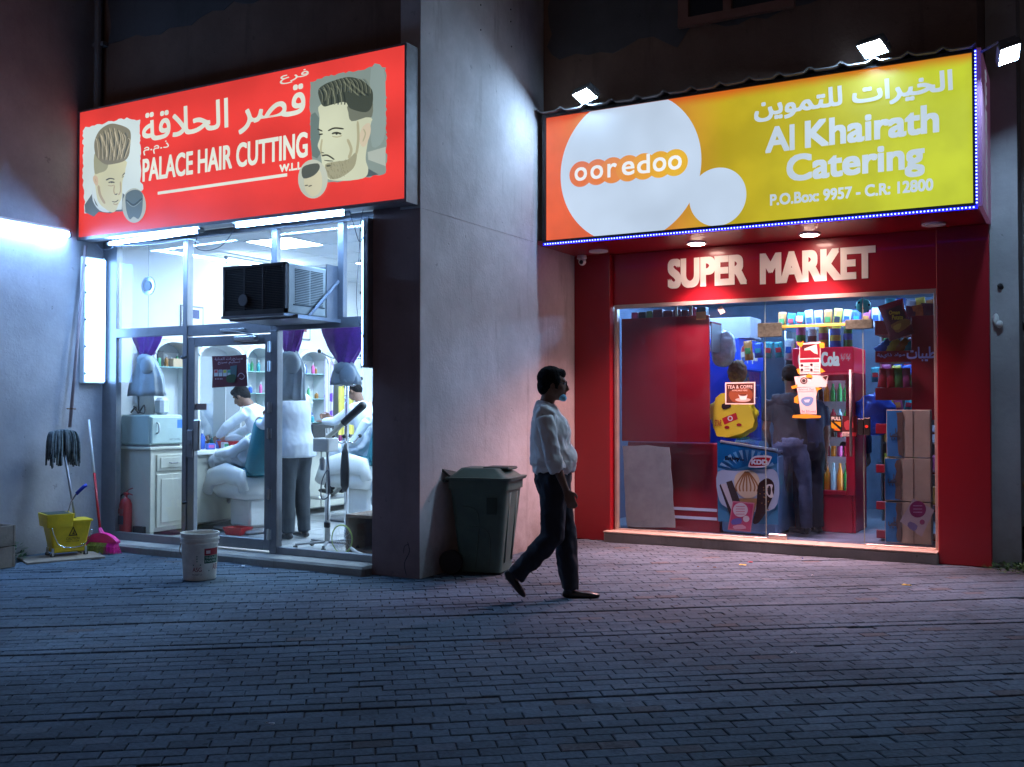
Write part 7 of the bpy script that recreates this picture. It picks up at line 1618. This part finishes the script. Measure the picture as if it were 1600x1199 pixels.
# ---- generic standing / leaning figure from a facing angle
def stand(base, yaw, h=1.72, lean=0, sway=0, armL=(.05, .22, -.28, .12, .20, -.52), armR=(.05, -.22, -.28, .12, -.20, -.52), headp=.1, heady=0, stance=.09):
    k = h/1.72; b = V(base); R = Matrix.Rotation(yaw, 4, 'Z'); P = lambda x, y, z: b+R @ V((x*k, y*k, z*k))
    sl = math.sin(lean); cl_ = math.cos(lean); U = lambda x, y, z: P(x*cl_+(z)*sl, y+sway*z, .92+z*cl_-x*sl)
    J = dict(base=b, pelvis=P(0, 0, .92), chest=U(0, 0, .32), neck=U(0, 0, .52), sL=U(0, .185, .44), sR=U(0, -.185, .44))
    for s, a in (('L', armL), ('R', armR)):
        S = J['s'+s]; J['e'+s] = S+R @ (V((a[0], a[1]-(.185 if s == 'L' else -.185), a[2]))*k); J['w'+s] = S+R @ (V((a[3], a[4]-(.185 if s == 'L' else -.185), a[5]))*k)
    for s, sg in (('L', 1), ('R', -1)):
        J['h'+s] = P(0, sg*.085, .88); J['k'+s] = P(.02, sg*stance, .49); J['a'+s] = P(-.01, sg*stance*1.1, .09); J['t'+s] = P(.19, sg*stance*1.35, .03); J['heel'+s] = P(-.06, sg*stance*1.1, .035)
    Hm = HM(U(.03+.05*math.sin(headp), 0, .685), yaw+heady, headp+lean*.6)
    return J, Hm
# standing barber bending over the chair (seen from behind, to the left)
J, Hm = stand(at(462, 842, Z=.08), math.radians(170), 1.78, lean=.12, armL=(.12, .24, -.24, .36, .14, -.22), armR=(.14, -.24, -.24, .40, -.12, -.16), headp=.3)
def coat(T):
    a = J['pelvis']; T.tube([a-V((0, 0, .12)), a-V((0, 0, .02)), a+V((-.06, 0, .14))], [(.215, .185), (.215, .18), (.195, .165)], 20, ref=(J['sL']-J['sR']).normalized())
person('barber in long white coat and dark trousers standing right of the door, back turned', J, 'barbers', 'coat', 'charcoal', 'leather', .013, Hm, extra_top=coat, girth=1.08, curl=.5)
p = at(424, 0, Y=8.75); J, Hm = stand((p.x, 8.80, .08), math.radians(195), 1.70, lean=.55, armL=(.22, .22, -.16, .40, .10, -.28), armR=(.2, -.22, -.2, .40, -.12, -.30), headp=.25)
person('dark haired barber in white leaning over the reclined customer, seen through the door', J, 'barbers', 'coat', 'charcoal', 'leather', .013, Hm, girth=1.0)
# seated customers: cape draped over the sitter
def cape(label, pts, t, m='cape', voxel=.018):
    b = MB()
    for P_, R_ in pts: b.tube([V(p) for p in P_], R_, 18, ref=(0, 1, 0))
    return skin('cape', b, M[m], t, voxel, 4, .022, 9, 2)
def sitter(label, hip, yaw, recl=.5, headp=0, group='customers in the barber chairs', hs=1.0, spread=1.0, legs=True):
    R = Matrix.Rotation(yaw, 4, 'Z'); P = lambda x, y, z: V(hip)+R @ V((x, y, z)); c, s = math.cos(recl), math.sin(recl)
    Bk = lambda x, y, z: P(x*c-z*s, y, z*c+x*s)
    J = dict(base=V(hip), pelvis=P(0, 0, .1), chest=Bk(0, 0, .40), neck=Bk(0, 0, .60), sL=Bk(0, .18, .52), sR=Bk(0, -.18, .52), eL=Bk(.08, .26, .27), eR=Bk(.08, -.26, .27), wL=P(.26, .24, .22), wR=P(.26, -.24, .22),
             hL=P(.05, .09, .08), hR=P(.05, -.09, .08), kL=P(.45, .12, .12), kR=P(.45, -.12, .12), aL=P(.62, .10, -.28), aR=P(.62, -.10, -.28), tL=P(.80, .10, -.33), tR=P(.80, -.10, -.33), heelL=P(.58, .1, -.34), heelR=P(.58, -.1, -.34))
    Hm = HM(Bk(.03, 0, .75), yaw, headp-recl)
    t = person(label, J, group, 'cape', 'charcoal', 'leather', .015, Hm, hands=False, hairfront=True)
    cape('x', [([Bk(0, 0, .60), Bk(0, 0, .50), Bk(.02, 0, .3), P(.10, 0, .18), P(.42, 0, .16), P(.58, 0, .02), P(.66, 0, -.18)], [(.07, .07), (.19*spread, .12), (.25*spread, .15), (.27*spread, .15), (.27*spread, .11), (.25*spread, .08), (.24*spread, .04)])], t)
    return t
sitter('reclined customer under a white cape in the near barber chair', (-7.93, 8.36, .68), math.radians(165), .72, .1)
sitter('short haired customer seen from behind in the far barber chair', (-7.28, 9.74, .74), math.radians(172), .18, .05, spread=.95)
p = at(284, 640, Y=8.75); sitter('customer with short dark hair seen past the towel warmer', (p.x, p.y, .62), math.radians(20), .1, .2)
# barbers farther back
p = at(262, 0, Y=8.95); J, Hm = stand((p.x-.05, 9.0, .08), math.radians(20), 1.68, lean=.25, armL=(.25, .22, -.18, .45, .1, -.20), armR=(.25, -.22, -.18, .45, -.1, -.2), headp=.5)
bl_ = person('barber in white with a blue and white headband behind the left window', J, 'barbers', 'coat', 'charcoal', 'leather', .014, Hm, girth=1.0)
hb3 = MB(); hb3.tube(catmull([Hm @ V(q) for q in ((.088, 0, .055), (.05, .075, .05), (-.04, .092, .045), (-.125, 0, .04), (-.04, -.092, .045), (.05, -.075, .05))], 4, True)+[Hm @ V((.088, 0, .055))], [(.018, .006)]*25, 6, ref=(0, 0, 1)); hb3.build('headband', M['cape'], bl_, smooth=True)
p = at(583, 0, Y=9.9); J, Hm = stand((p.x-.05, 9.95, .08), math.radians(185), 1.70, lean=.3, armL=(.26, .2, -.16, .5, .1, -.16), armR=(.26, -.2, -.16, .5, -.1, -.12), headp=.4)
person('barber in white working on the far customer, half hidden by the pillar', J, 'barbers', 'coat', 'charcoal', 'leather', .014, Hm, girth=1.0)
# customers in the market
yb_ = math.radians(92)
J, Hm = stand(at(1252, 836, Z=.11)+V((-.11, .04, 0)), math.radians(108), 1.74, lean=.05, armL=(.0, .25, -.29, .20, .20, -.44), armR=(.02, -.25, -.29, .22, -.14, -.42), headp=.45, stance=.13)
person('customer in black T-shirt and washed jeans seen from behind in the market', J, 'customers in the market', 'tshirt', 'jeans', 'leather', .011, Hm, sleeve='short', wr=.006, girth=1.06, hairfront=False)
p = at(1290, 820, Z=.11); J, Hm = stand((p.x+.02, 10.80, .11), math.radians(140), 1.66, lean=.05, armL=(.1, .24, -.27, .3, .15, -.3), armR=(-.02, -.24, -.28, .02, -.25, -.56), headp=.3)
person('customer in dark blue behind the black shirted one with an arm hanging down', J, 'customers in the market', 'tblue', 'navy', 'leather', .013, Hm, sleeve='short', wr=.005)
p = at(1362, 800, Z=.11); J, Hm = stand((p.x, 11.75, .11), math.radians(70), 1.62, lean=.1, headp=.2)
person('dim figure in dark clothes beyond the blue bag in the market', J, 'customers in the market', 'tblue', 'navy', 'leather', .014, Hm, wr=.005)

grow_skins()
